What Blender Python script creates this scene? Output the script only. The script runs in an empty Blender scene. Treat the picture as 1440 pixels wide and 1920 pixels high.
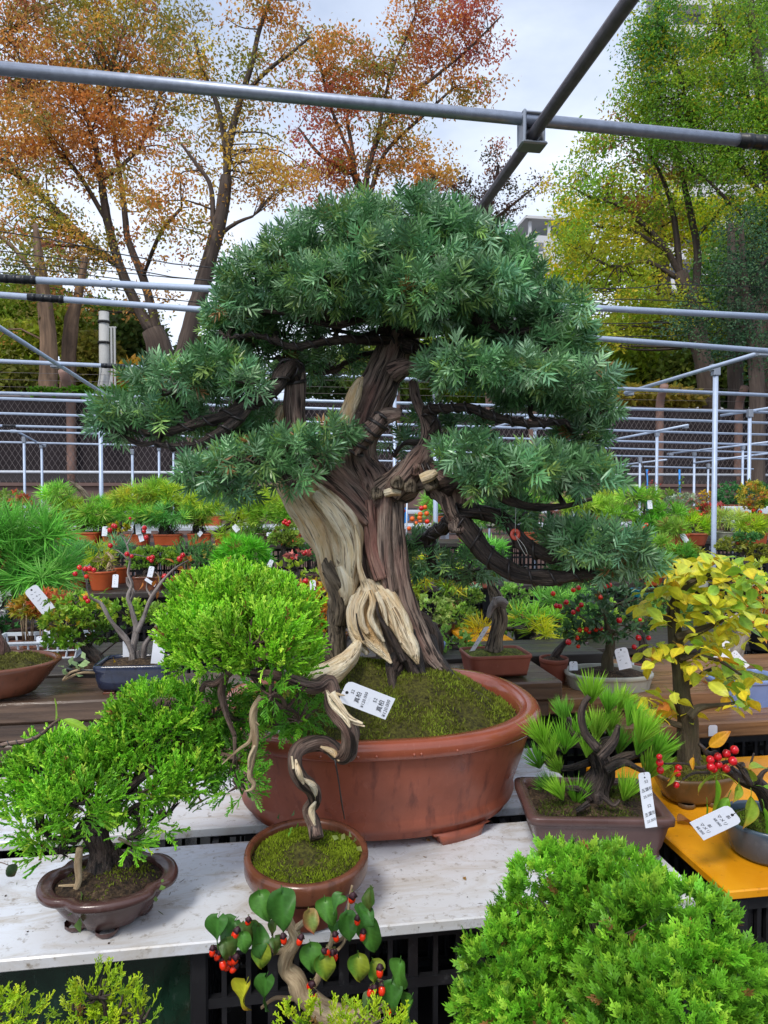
import bpy, math, random
import numpy as np
from mathutils import Vector, Matrix

# ---------------------------------------------------------------- camera, sky, sun, exposure
R = math.radians
SC = bpy.context.scene
COL = SC.collection
F, YAW, PITCH, EYE = 1330.0, R(8.5), R(1.5), 1.55     # focal length in pixels of a 1440 x 1920 frame
cam_d = bpy.data.cameras.new("camera")
cam = bpy.data.objects.new("camera", cam_d)
COL.objects.link(cam)
cam.location = (0, 0, EYE)
cam.rotation_euler = (R(90) - PITCH, 0, -YAW)
cam_d.sensor_fit = 'VERTICAL'
cam_d.sensor_height = 36
cam_d.lens = F / 1920 * 36
cam_d.clip_start = 0.02
cam_d.clip_end = 2000
SC.camera = cam

SUN_EL, SUN_AZ = R(52), R(-145)      # soft sun behind thin cloud, high over the viewer's left shoulder
world = bpy.data.worlds.new("World")
SC.world = world
world.use_nodes = True
wn, wl = world.node_tree.nodes, world.node_tree.links
wn.clear()
w_out = wn.new('ShaderNodeOutputWorld')
w_bg = wn.new('ShaderNodeBackground')
w_sky = wn.new('ShaderNodeTexSky')
w_sky.sky_type = 'NISHITA'
w_sky.sun_disc = False
w_sky.sun_elevation = SUN_EL
w_sky.sun_rotation = SUN_AZ
w_sky.air_density = 1.0
w_sky.dust_density = 1.5
w_bg.inputs['Strength'].default_value = 0.12
w_tc = wn.new('ShaderNodeTexCoord')
w_map = wn.new('ShaderNodeMapping')
w_map.inputs['Scale'].default_value = (1.0, 1.0, 2.4)
w_noise = wn.new('ShaderNodeTexNoise')
w_noise.inputs['Scale'].default_value = 1.7
w_noise.inputs['Detail'].default_value = 7
w_noise.inputs['Roughness'].default_value = 0.55
w_ramp = wn.new('ShaderNodeValToRGB')
w_ramp.color_ramp.elements[0].position = 0.36
w_ramp.color_ramp.elements[0].color = (0.38, 0.38, 0.38, 1)
w_ramp.color_ramp.elements[1].position = 0.66
w_ramp.color_ramp.elements[1].color = (1, 1, 1, 1)
w_cl = wn.new('ShaderNodeValToRGB')                   # grey undersides and white tops of the cloud sheet
w_cl.color_ramp.elements[0].position = 0.35
w_cl.color_ramp.elements[0].color = (0.60, 0.68, 0.84, 1)
w_cl.color_ramp.elements[1].position = 0.7
w_cl.color_ramp.elements[1].color = (0.84, 0.90, 1.0, 1)
w_n2 = wn.new('ShaderNodeTexNoise')
w_n2.inputs['Scale'].default_value = 2.6
w_n2.inputs['Detail'].default_value = 6
w_sc = wn.new('ShaderNodeVectorMath'); w_sc.operation = 'SCALE'
w_sc.inputs['Scale'].default_value = 7.5
w_mix = wn.new('ShaderNodeMix'); w_mix.data_type = 'RGBA'
wl.new(w_tc.outputs['Generated'], w_map.inputs['Vector'])
wl.new(w_map.outputs[0], w_noise.inputs['Vector'])
wl.new(w_map.outputs[0], w_n2.inputs['Vector'])
wl.new(w_noise.outputs['Fac'], w_ramp.inputs[0])
wl.new(w_n2.outputs['Fac'], w_cl.inputs[0])
wl.new(w_cl.outputs[0], w_sc.inputs[0])
wl.new(w_ramp.outputs[0], w_mix.inputs[0])
wl.new(w_sky.outputs[0], w_mix.inputs[6])
wl.new(w_sc.outputs[0], w_mix.inputs[7])
wl.new(w_mix.outputs[2], w_bg.inputs['Color'])
wl.new(w_bg.outputs[0], w_out.inputs[0])

sun_d = bpy.data.lights.new("sun", 'SUN')
sun_d.energy = 1.5
sun_d.angle = R(14)
sun_d.color = (1.0, 0.95, 0.87)
sun = bpy.data.objects.new("sun", sun_d)
COL.objects.link(sun)
sd = Vector((math.sin(SUN_AZ) * math.cos(SUN_EL), math.cos(SUN_AZ) * math.cos(SUN_EL), math.sin(SUN_EL)))
sun.rotation_euler = sd.to_track_quat('Z', 'Y').to_euler()
sun.location = sd * 30 + Vector((0, 0, 2))

SC.view_settings.view_transform = 'Standard'
SC.view_settings.look = 'None'
SC.view_settings.exposure = 0.64
SC.view_settings.gamma = 1
SC.view_settings.use_curve_mapping = False
SC.cycles.max_bounces = 6
SC.cycles.transparent_max_bounces = 8

# ---------------------------------------------------------------- where things stand
rng = np.random.default_rng(11)
random.seed(11)
FH = np.array([math.sin(YAW), math.cos(YAW), 0.0])
RT = np.array([math.cos(YAW), -math.sin(YAW), 0.0])
UP = np.array([0.0, 0.0, 1.0])
FW = FH * math.cos(PITCH) - UP * math.sin(PITCH)
CU = FH * math.sin(PITCH) + UP * math.cos(PITCH)
CAM = np.array([0.0, 0.0, EYE])


def ray(px, py):
    return FW + RT * ((px - 720) / F) + CU * (-(py - 960) / F)


def P(px, py, d):
    """the point seen at (px, py) whose distance along the horizontal view direction is d metres"""
    r = ray(px, py)
    return CAM + r * (d / float(r @ FH))


def PZ(px, py, z):
    r = ray(px, py)
    return CAM + r * ((z - EYE) / r[2])


def PY(px, py, y):
    r = ray(px, py)
    return CAM + r * (y / r[1])


def dep(p):
    return float((np.asarray(p) - CAM) @ FH)


def C(r, g, b):
    f = lambda c: (c / 255 / 12.92) if c <= 10 else (((c / 255) + 0.055) / 1.055) ** 2.4
    return (f(r), f(g), f(b))


def unit(v):
    v = np.asarray(v, float)
    return v / (np.linalg.norm(v, axis=-1, keepdims=True) + 1e-12)


# ---------------------------------------------------------------- scene graph
def tag(o, label=None, cat=None, group=None, kind=None):
    if label: o['label'] = label
    if cat: o['category'] = cat
    if group: o['group'] = group
    if kind: o['kind'] = kind
    return o


def thing(name, label, cat, loc, group=None):
    o = bpy.data.objects.new(name, None)
    o.empty_display_size = 0.05
    COL.objects.link(o)
    o.location = [float(c) for c in loc]
    return tag(o, label, cat, group)


def origin_of(o):
    v = Vector((0, 0, 0))
    while o is not None:
        v = v + o.location
        o = o.parent
    return np.array(v)


def put(name, mesh, parent=None, loc=None, rot=None, scale=None):
    """a shared mesh placed as an object of its own; loc in world space"""
    o = bpy.data.objects.new(name, mesh)
    COL.objects.link(o)
    if parent is not None: o.parent = parent
    base = origin_of(parent) if parent is not None else np.zeros(3)
    if loc is not None: o.location = [float(c) for c in (np.asarray(loc) - base)]
    if rot is not None: o.rotation_euler = rot
    if scale is not None: o.scale = (scale,) * 3 if np.isscalar(scale) else scale
    return o


class MB:
    """collects shapes and links them as ONE mesh object"""

    def __init__(self):
        self.v, self.c, self.g, self.f, self.m, self.n = [], [], [], [], [], 0

    def add(self, v, faces, mat=0, col=(1, 1, 1), grain=None):
        v = np.asarray(v, float).reshape(-1, 3)
        k = len(v)
        col = np.asarray(col, float)
        if col.ndim == 1: col = np.broadcast_to(col, (k, 3))
        if grain is None: grain = v
        self.v.append(v); self.c.append(col); self.g.append(np.asarray(grain, float))
        for fa in (faces if isinstance(faces, (list, tuple)) else [faces]):
            fa = np.asarray(fa, int)
            if fa.size == 0: continue
            if fa.ndim == 1: fa = fa[None]
            self.f.append(fa + self.n)
            self.m.append(np.full(len(fa), mat, int))
        self.n += k
        return self

    def mesh(self, name, mats, offset=(0, 0, 0), smooth=True):
        me = bpy.data.meshes.new(name)
        v = np.concatenate(self.v) - np.asarray(offset)
        me.vertices.add(len(v))
        me.vertices.foreach_set('co', v.astype(np.float32).ravel())
        tot = np.concatenate([np.full(len(f), f.shape[1], int) for f in self.f])
        idx = np.concatenate([f.ravel() for f in self.f])
        me.loops.add(len(idx))
        me.loops.foreach_set('vertex_index', idx.astype(np.int32))
        me.polygons.add(len(tot))
        st = np.concatenate([[0], np.cumsum(tot)[:-1]])
        me.polygons.foreach_set('loop_start', st.astype(np.int32))
        me.polygons.foreach_set('loop_total', tot.astype(np.int32))
        me.polygons.foreach_set('material_index', np.concatenate(self.m).astype(np.int32))
        me.polygons.foreach_set('use_smooth', np.full(len(tot), smooth, bool))
        ca = me.attributes.new('tint', 'FLOAT_COLOR', 'POINT')
        c4 = np.ones((len(v), 4), np.float32); c4[:, :3] = np.concatenate(self.c)
        ca.data.foreach_set('color', c4.ravel())
        ga = me.attributes.new('grain', 'FLOAT_VECTOR', 'POINT')
        ga.data.foreach_set('vector', np.concatenate(self.g).astype(np.float32).ravel())
        for m in (mats if isinstance(mats, (list, tuple)) else [mats]):
            me.materials.append(m)
        me.update(calc_edges=True)
        return me

    def build(self, name, mats, parent=None, smooth=True, kind=None, label=None):
        off = origin_of(parent) if parent is not None else np.zeros(3)
        o = bpy.data.objects.new(name, self.mesh(name, mats, off, smooth))
        COL.objects.link(o)
        if parent is not None: o.parent = parent
        if kind: o['kind'] = kind
        if label: o['label'] = label
        return o


# ---------------------------------------------------------------- shapes
def catmull(pts, n):
    """n points along a smooth curve through pts (any number of columns), spaced evenly in length"""
    p = np.asarray(pts, float)
    if len(p) == 2:
        t = np.linspace(0, 1, n)[:, None]
        return p[0] * (1 - t) + p[1] * t
    q = np.vstack([2 * p[0] - p[1], p, 2 * p[-1] - p[-2]])
    out = []
    for i in range(1, len(q) - 2):
        t = np.linspace(0, 1, 16, endpoint=False)[:, None]
        a, b, c, d = q[i - 1], q[i], q[i + 1], q[i + 2]
        out.append(0.5 * ((2 * b) + (c - a) * t + (2 * a - 5 * b + 4 * c - d) * t ** 2 + (3 * b - a - 3 * c + d) * t ** 3))
    out.append(p[-1:])
    o = np.vstack(out)
    s = np.concatenate([[0], np.cumsum(np.linalg.norm(np.diff(o[:, :3], axis=0), axis=1))])
    u = np.linspace(0, s[-1], n)
    return np.column_stack([np.interp(u, s, o[:, k]) for k in range(o.shape[1])])


def frames(p):
    t = unit(np.gradient(p, axis=0))
    ref = np.array([0, 0, 1.0]) if abs(t[0][2]) < 0.9 else np.array([1.0, 0, 0])
    n = unit(np.cross(t[0], ref))
    N = [n]
    for i in range(1, len(p)):
        n = N[-1] - t[i] * (N[-1] @ t[i])
        N.append(unit(n))
    N = np.array(N)
    return t, N, np.cross(t, N)


def tube(mb, pts, rad, seg=8, n=None, ridge=0.0, freqs=(5, 9, 14), twist=0.0, lump=0.0, seed=0, col=(1, 1, 1), mat=0, flat=None, cap=True):
    """swept tube; pts (k,3), rad scalar or k radii; ridge = depth of the lengthwise furrows, lump = knobbly swelling;
    flat = (direction, factor) squeezes the section along a world direction"""
    pts = np.asarray(pts, float)
    k = len(pts)
    rad = np.full(k, rad, float) if np.isscalar(rad) else np.asarray(rad, float)
    n = n or max(k, 2)
    q = catmull(np.column_stack([pts, rad]), n) if n > 2 or k > 2 else np.column_stack([pts, rad])
    p, r = q[:, :3], np.maximum(q[:, 3], 1e-5)
    t, N, B = frames(p)
    s = np.concatenate([[0], np.cumsum(np.linalg.norm(np.diff(p, axis=0), axis=1))])
    a = np.linspace(0, 2 * math.pi, seg, endpoint=False)
    A = a[None, :] + twist * s[:, None]
    rr = np.ones((len(p), seg))
    g = np.random.default_rng(seed)
    if ridge:
        for fq in freqs:
            ph = g.uniform(0, 6.28)
            wob = 0.6 * np.sin(s * g.uniform(15, 50) + g.uniform(0, 6.28))[:, None]
            rr += ridge * g.uniform(0.5, 1.0) * np.sin(fq * A + ph + wob)
    if lump:
        for _ in range(5):
            rr += lump * 0.5 * np.sin(g.integers(1, 4) * a[None, :] + s[:, None] * g.uniform(25, 120) + g.uniform(0, 6.28))
    off = (N[:, None, :] * np.cos(a)[None, :, None] + B[:, None, :] * np.sin(a)[None, :, None]) * (r[:, None] * rr)[:, :, None]
    if flat is not None:
        d = unit(flat[0])
        off = off - d * (off @ d)[:, :, None] * (1 - flat[1])
    v = (p[:, None, :] + off).reshape(-1, 3)
    i = np.arange(len(p) - 1)[:, None] * seg
    j = np.arange(seg)[None, :]
    j2 = (j + 1) % seg
    quads = np.stack([i + j, i + j2, i + seg + j2, i + seg + j], -1).reshape(-1, 4)
    grain = np.stack([np.cos(a)[None, :] * r[:, None], np.sin(a)[None, :] * r[:, None], np.broadcast_to(s[:, None], (len(p), seg))], -1).reshape(-1, 3)
    grain = grain + seed * 0.37
    fs = [quads]
    if cap:
        v = np.vstack([v, p[0], p[-1]])
        grain = np.vstack([grain, grain[0], grain[-1]])
        L = len(p) * seg
        jj = np.arange(seg)
        fs.append(np.column_stack([np.full(seg, L), (jj + 1) % seg, jj]))
        e = (len(p) - 1) * seg
        fs.append(np.column_stack([np.full(seg, L + 1), e + jj, e + (jj + 1) % seg]))
    mb.add(v, fs, mat, col, grain)
    return mb


def box(mb, lo, hi, mat=0, col=(1, 1, 1), bev=0.0, M=None):
    lo, hi = np.asarray(lo, float), np.asarray(hi, float)
    b = min(bev, float((hi - lo).min()) * 0.45)
    if b <= 0:
        v = np.array([[x, y, z] for z in (lo[2], hi[2]) for y in (lo[1], hi[1]) for x in (lo[0], hi[0])])
        f = [[0, 2, 3, 1], [4, 5, 7, 6], [0, 1, 5, 4], [2, 6, 7, 3], [0, 4, 6, 2], [1, 3, 7, 5]]
        fs = [np.array(f)]
    else:
        v, ids = [], {}
        for sx in (0, 1):
            for sy in (0, 1):
                for sz in (0, 1):
                    c = np.array([(lo, hi)[sx][0], (lo, hi)[sy][1], (lo, hi)[sz][2]])
                    s = np.array([1 - 2 * sx, 1 - 2 * sy, 1 - 2 * sz]) * b
                    for ax in range(3):
                        q = c + s; q[ax] = c[ax]
                        ids[(sx, sy, sz, ax)] = len(v); v.append(q)
        I = ids
        q4, t3 = [], []
        for ax in range(3):
            o = [a for a in range(3) if a != ax]
            for s in (0, 1):
                k = []
                for (u, w) in ((0, 0), (1, 0), (1, 1), (0, 1)):
                    key = [0, 0, 0]; key[ax] = s; key[o[0]] = u; key[o[1]] = w
                    k.append(I[(*key, ax)])
                q4.append(k)
        for ax in range(3):
            o = [a for a in range(3) if a != ax]
            for u in (0, 1):
                for w in (0, 1):
                    k0 = [0, 0, 0]; k0[o[0]] = u; k0[o[1]] = w; k0[ax] = 0
                    k1 = list(k0); k1[ax] = 1
                    q4.append([I[(*k0, o[0])], I[(*k0, o[1])], I[(*k1, o[1])], I[(*k1, o[0])]])
        for sx in (0, 1):
            for sy in (0, 1):
                for sz in (0, 1):
                    t3.append([I[(sx, sy, sz, 0)], I[(sx, sy, sz, 1)], I[(sx, sy, sz, 2)]])
        v = np.array(v)
        ctr = (lo + hi) / 2

        def fix(fl):
            o = []
            for f in fl:
                p = v[f]
                nn = np.cross(p[1] - p[0], p[2] - p[0])
                o.append(f if nn @ (p.mean(0) - ctr) > 0 else f[::-1])
            return np.array(o)
        fs = [fix(q4), fix(t3)]
    g = v.copy()
    if M is not None:
        M = np.array(M)
        v = v @ M[:3, :3].T + M[:3, 3]
    mb.add(v, fs, mat, col, g)
    return mb


def lathe(mb, prof, seg=40, shape=None, sx=1, sy=1, at=(0, 0, 0), mat=0, col=(1, 1, 1), M=None, closed=False):
    """profile of (radius, height) turned; shape(angle) scales the radius (lobes, rounded rectangles)"""
    a = np.linspace(0, 2 * math.pi, seg, endpoint=False)
    k = np.ones(seg) if shape is None else shape(a)
    v = []
    for (r, z) in prof:
        v.append(np.column_stack([np.cos(a) * k * r * sx, np.sin(a) * k * r * sy, np.full(seg, z)]))
    v = np.vstack(v)
    if M is not None: v = v @ np.array(M).T
    v = v + np.asarray(at)
    i = np.arange(len(prof) - 1)[:, None] * seg
    j = np.arange(seg)[None, :]
    q = np.stack([i + j, i + (j + 1) % seg, i + seg + (j + 1) % seg, i + seg + j], -1).reshape(-1, 4)
    mb.add(v, q, mat, col)
    return mb


def rotz(a):
    c, s = math.cos(a), math.sin(a)
    return np.array([[c, -s, 0], [s, c, 0], [0, 0, 1.0]])


def rrect(exp=7.0, ratio=1.0):
    return lambda a: 1.0 / (np.abs(np.cos(a)) ** exp + np.abs(np.sin(a)) ** exp) ** (1 / exp)


def basis(d, roll):
    """(n,3) directions and rolls -> (n,3,3) whose columns are x, y(normal-ish), z=d"""
    d = unit(d)
    ref = np.where(np.abs(d[:, 2:3]) < 0.92, np.array([[0, 0, 1.0]]), np.array([[1.0, 0, 0]]))
    x = unit(np.cross(ref, d))
    y = np.cross(d, x)
    c, s = np.cos(roll)[:, None], np.sin(roll)[:, None]
    return np.stack([x * c + y * s, y * c - x * s, d], -1)


def scatter(mb, tmpl, pos, dirs, size, cols, roll=None, mat=0, cmul=None):
    """tmpl = (verts, [faces], per-vertex colour factors); one copy per position, joined into the mesh"""
    v, fs, vc = tmpl
    n = len(pos)
    if n == 0: return mb
    roll = rng.uniform(0, 6.28, n) if roll is None else np.asarray(roll)
    B = basis(np.asarray(dirs, float), roll)
    size = np.broadcast_to(np.asarray(size, float), (n,))
    w = np.einsum('nij,vj->nvi', B, v) * size[:, None, None] + np.asarray(pos)[:, None, :]
    cols = np.broadcast_to(np.asarray(cols, float), (n, 3))
    cc = np.clip(cols[:, None, :] * vc[None, :, :], 0, 1)
    k = len(v)
    off = (np.arange(n) * k)[:, None, None]
    mb.add(w.reshape(-1, 3), [(f[None] + off).reshape(-1, f.shape[1]) for f in fs], mat, cc.reshape(-1, 3), np.tile(v, (n, 1)))
    return mb


def merge(parts):
    """[(verts, faces, col)] -> template with faces grouped by corner count"""
    V, T, Q, K, n = [], [], [], [], 0
    for v, fs, c in parts:
        v = np.asarray(v, float)
        V.append(v)
        K.append(np.broadcast_to(np.asarray(c, float), (len(v), 3)))
        for f in fs:
            f = np.atleast_2d(np.asarray(f, int)) + n
            (T if f.shape[1] == 3 else Q).append(f)
        n += len(v)
    out = []
    if T: out.append(np.vstack(T))
    if Q: out.append(np.vstack(Q))
    return np.vstack(V), out, np.vstack(K)


def xf(part, d, base=(0, 0, 0), s=1.0, roll=0.0):
    v, fs, c = part
    B = basis(np.array([d], float), np.array([roll]))[0]
    return v @ B.T * s + np.asarray(base), fs, c
# ---------------------------------------------------------------- materials
MATS = {}


class NT:
    def __init__(self, name):
        self.m = bpy.data.materials.new(name)
        self.m.use_nodes = True
        self.t = self.m.node_tree
        self.n, self.l = self.t.nodes, self.t.links
        self.n.clear()
        self.out = self.n.new('ShaderNodeOutputMaterial')
        self.b = self.n.new('ShaderNodeBsdfPrincipled')
        self.l.new(self.b.outputs[0], self.out.inputs[0])
        MATS[name] = self.m

    def node(self, ty, **kw):
        x = self.n.new(ty)
        for k, v in kw.items():
            if k in x.inputs: x.inputs[k].default_value = v
            else: setattr(x, k, v)
        return x

    def attr(self, name): return self.node('ShaderNodeAttribute', attribute_name=name)

    def obj(self): return self.node('ShaderNodeTexCoord').outputs['Object']

    def scaled(self, vec, s):
        m = self.node('ShaderNodeMapping')
        m.inputs['Scale'].default_value = s
        self.l.new(vec, m.inputs['Vector'])
        return m.outputs[0]

    def noise(self, vec, scale, detail=5, rough=0.55, dist=0.0):
        x = self.node('ShaderNodeTexNoise', Scale=scale, Detail=detail, Roughness=rough, Distortion=dist)
        self.l.new(vec, x.inputs['Vector'])
        return x.outputs['Fac']

    def ramp(self, fac, stops):
        x = self.node('ShaderNodeValToRGB')
        e = x.color_ramp.elements
        while len(e) < len(stops): e.new(0.5)
        for i, (p, c) in enumerate(stops):
            e[i].position = p
            e[i].color = (*c, 1) if len(c) == 3 else c
        self.l.new(fac, x.inputs[0])
        return x.outputs[0]

    def mix(self, fac, a, b, mode='MIX'):
        x = self.node('ShaderNodeMix', data_type='RGBA', blend_type=mode)
        for s, i in ((fac, 0), (a, 6), (b, 7)):
            if hasattr(s, 'links'): self.l.new(s, x.inputs[i])
            else: x.inputs[i].default_value = s if i == 0 else (*s, 1)
        return x.outputs[2]

    def bump(self, h, strength=0.4, dist=0.002, normal=None):
        x = self.node('ShaderNodeBump', Strength=strength, Distance=dist)
        self.l.new(h, x.inputs['Height'])
        if normal is not None: self.l.new(normal, x.inputs['Normal'])
        self.l.new(x.outputs[0], self.b.inputs['Normal'])
        return x.outputs[0]

    def set(self, color=None, rough=None, metal=None, spec=None, coat=None):
        for s, i in ((color, 'Base Color'), (rough, 'Roughness'), (metal, 'Metallic'), (spec, 'Specular IOR Level'), (coat, 'Coat Weight')):
            if s is None: continue
            if hasattr(s, 'links'): self.l.new(s, self.b.inputs[i])
            else: self.b.inputs[i].default_value = (*s, 1) if i == 'Base Color' else s
        return self


def leaf_mat(name, rough=0.42, spec=0.4, trans=0.28, vein=0.0):
    t = NT(name)
    a = t.attr('tint').outputs['Color']
    col = a
    if vein:
        g = t.attr('grain').outputs['Vector']
        nz = t.noise(g, 90, 3)
        col = t.mix(t.ramp(nz, [(0.35, (0, 0, 0)), (0.7, (1, 1, 1))]), a, t.mix(1.0, a, (0.82, 0.8, 0.7), 'MULTIPLY'))
        t.bump(t.noise(g, 160, 2), 0.25, 0.001)
    t.set(color=col, rough=rough, spec=spec)
    tr = t.node('ShaderNodeBsdfTranslucent')
    t.l.new(col, tr.inputs[0])
    mx = t.node('ShaderNodeMixShader')
    mx.inputs[0].default_value = trans
    t.l.new(t.b.outputs[0], mx.inputs[1]); t.l.new(tr.outputs[0], mx.inputs[2])
    t.l.new(mx.outputs[0], t.out.inputs[0])
    return t.m


M_NEEDLE = leaf_mat('yew_needles', 0.33, 0.5, 0.18)
M_SCALE = leaf_mat('juniper_scales', 0.45, 0.35, 0.15)
M_LEAF = leaf_mat('leaves', 0.42, 0.35, 0.32)
M_BIGLEAF = leaf_mat('broad_leaves', 0.4, 0.35, 0.3, vein=1)
M_GLOSSLEAF = leaf_mat('waxy_leaves', 0.42, 0.3, 0.12, vein=1)
M_TREELEAF = leaf_mat('tree_leaves', 0.55, 0.25, 0.5)


def bark_mat(name, c1, c2, c3, scale=1.0, rough=0.8, bump=0.7, coat=0.0, crack=None, cr_at=0.40):
    """streaks that run along the limb (the 'grain' attribute is section position + length along)"""
    t = NT(name)
    g = t.attr('grain').outputs['Vector']
    s1 = t.noise(t.scaled(g, (140 * scale, 140 * scale, 14 * scale)), 1, 6, 0.65, 0.4)
    s2 = t.noise(t.scaled(g, (30 * scale, 30 * scale, 9 * scale)), 1, 4, 0.6, 0.6)
    s3 = t.noise(t.scaled(g, (420 * scale, 420 * scale, 60 * scale)), 1, 3)
    col = t.mix(t.ramp(s1, [(0.36, (0, 0, 0)), (0.62, (1, 1, 1))]), c1, c2)
    col = t.mix(t.ramp(s2, [(0.42, (0, 0, 0)), (0.7, (1, 1, 1))]), col, c3)
    a = t.attr('tint').outputs['Color']
    cr = t.noise(t.scaled(g, (230 * scale, 230 * scale, 11 * scale)), 1, 3, 0.6, 0.8)
    if crack is not None: col = t.mix(t.ramp(cr, [(cr_at, (0.9, 0.9, 0.9)), (cr_at + 0.08, (0, 0, 0))]), col, crack)
    col = t.mix(1.0, col, a, 'MULTIPLY')
    t.set(color=col, rough=rough, spec=0.35, coat=coat)
    hs = t.node('ShaderNodeMath', operation='ADD')
    h2 = t.node('ShaderNodeMath', operation='ADD')
    t.l.new(s1, h2.inputs[0]); t.l.new(cr, h2.inputs[1])
    t.l.new(h2.outputs[0], hs.inputs[0]); t.l.new(s3, hs.inputs[1])
    t.bump(hs.outputs[0], bump, 0.004)
    return t.m


M_BARK = bark_mat('yew_bark', C(92, 78, 72), C(174, 154, 140), C(134, 100, 90), 0.8, 0.7, 1.0, crack=C(28, 22, 22))
M_DEAD = bark_mat('bleached_deadwood', C(222, 202, 162), C(246, 236, 212), C(204, 166, 114), 0.9, 0.65, 1.0, crack=C(112, 94, 72), cr_at=0.345)
M_GREYWOOD = bark_mat('weathered_wood', C(104, 92, 78), C(162, 146, 124), C(76, 66, 56), 1.0, 0.8, 1.0, crack=C(36, 30, 26))
M_DARKBARK = bark_mat('wet_dark_bark', C(38, 32, 31), C(96, 82, 74), C(60, 50, 45), 1.0, 0.5, 1.0, crack=C(16, 13, 13))
M_SHIMBARK = bark_mat('juniper_bark', C(72, 56, 50), C(146, 124, 110), C(104, 76, 66), 1.0, 0.6, 1.0, crack=C(28, 22, 21))
M_TREEBARK = bark_mat('tree_bark', C(58, 50, 46), C(98, 86, 78), C(76, 64, 58), 0.12, 0.9, 0.6)
M_TREEPALE = bark_mat('pale_tree_bark', C(104, 84, 68), C(150, 122, 98), C(86, 70, 58), 0.12, 0.9, 0.6)
M_TWIG = bark_mat('grey_twig', C(110, 102, 100), C(164, 154, 148), C(84, 76, 74), 1.2, 0.7, 0.5)
M_OLIVEBARK = bark_mat('olive_bark', C(58, 50, 40), C(98, 86, 66), C(74, 72, 48), 1.0, 0.75, 0.9)
M_TANBARK = bark_mat('tan_bark', C(150, 126, 96), C(204, 184, 150), C(124, 100, 74), 1.2, 0.7, 0.6)
M_PALEBARK = bark_mat('pale_spotted_bark', C(150, 140, 128), C(196, 188, 174), C(96, 86, 76), 0.6, 0.8, 0.5)


def pot_mat(name, c, rough=0.45, var=0.25, spec=0.5, wet=0.5, stain=None):
    t = NT(name)
    o = t.obj()
    n1 = t.noise(o, 14, 6, 0.6)
    n2 = t.noise(t.scaled(o, (60, 60, 12)), 1, 4)
    dark = tuple(x * (1 - var) for x in c)
    lite = tuple(min(1, x * (1 + var * 0.7) + 0.006) for x in c)
    col = t.mix(t.ramp(n1, [(0.3, (0, 0, 0)), (0.7, (1, 1, 1))]), dark, lite)
    col = t.mix(t.ramp(t.noise(t.scaled(o, (1, 1, .5)), 75, 6, .7), [(0.60, (0, 0, 0)), (0.74, (.38, .38, .38))]), col, tuple(min(.8, x * 1.3 + .10) for x in c))
    if stain: col = t.mix(t.ramp(n2, [(0.55, (0, 0, 0)), (0.75, (1, 1, 1))]), col, stain)
    t.set(color=col, spec=spec)
    t.set(rough=t.ramp(t.noise(o, 9, 4), [(0.35, (rough * (1 - wet),) * 3), (0.65, (min(1, rough * 1.25),) * 3)]))
    t.bump(t.noise(o, 220, 3), 0.15, 0.0006)
    return t.m


M_TERRA = pot_mat('unglazed_red_clay', C(150, 80, 58), 0.45, 0.22, 0.5, 0.5, C(108, 56, 44))
M_TERRARIM = pot_mat('wet_red_clay', C(150, 78, 56), 0.2, 0.16, 0.6, 0.55)
M_BROWNCLAY = pot_mat('brown_clay', C(112, 66, 46), 0.3, 0.25, 0.5, 0.6, C(70, 46, 36))
M_PINKCLAY = pot_mat('terracotta_clay', C(142, 78, 60), 0.6, 0.2, 0.4, 0.4)
M_DARKCLAY = pot_mat('dark_brown_clay', C(82, 56, 52), 0.28, 0.2, 0.5, 0.5, C(110, 92, 88))
M_PURPLECLAY = pot_mat('purple_brown_clay', C(92, 66, 62), 0.35, 0.2, 0.5, 0.5)
M_ORANGEPLASTIC = pot_mat('orange_plastic', C(184, 84, 40), 0.4, 0.12, 0.45, 0.2)
M_ORANGEDULL = pot_mat('faded_orange_plastic', C(160, 78, 50), 0.5, 0.2, 0.4, 0.2)
M_NAVYGLAZE = pot_mat('navy_glaze', C(34, 44, 70), 0.16, 0.5, 0.6, 0.6, C(18, 22, 34))
M_TEALGLAZE = pot_mat('teal_glaze', C(40, 124, 136), 0.25, 0.3)
M_BLUEGLAZE = pot_mat('pale_blue_glaze', C(124, 146, 196), 0.22, 0.15, 0.5, 0.4)
M_SLATEGLAZE = pot_mat('slate_glaze', C(70, 86, 102), 0.3, 0.15, 0.5, 0.5)
M_GREYGLAZE = pot_mat('grey_white_glaze', C(172, 172, 158), 0.4, 0.15, 0.5, 0.4, C(128, 128, 116))
M_OLIVEGLAZE = pot_mat('olive_brown_glaze', C(104, 80, 52), 0.4, 0.35, 0.45, 0.5, C(72, 66, 50))
M_BLACKPLASTIC = pot_mat('black_plastic', C(27, 27, 30), 0.35, 0.3, 0.5, 0.3)
M_GREENPLASTIC = pot_mat('dark_green_sheet', C(16, 46, 32), 0.14, 0.4, 0.6, 0.5, C(8, 20, 16))
M_WHITEPLASTIC = pot_mat('white_plastic', C(214, 222, 232), 0.4, 0.06)
M_BLUEPLASTIC = pot_mat('blue_plastic', C(30, 132, 214), 0.35, 0.1)
M_REDDISC = pot_mat('red_plastic', C(216, 86, 66), 0.3, 0.08)


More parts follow.
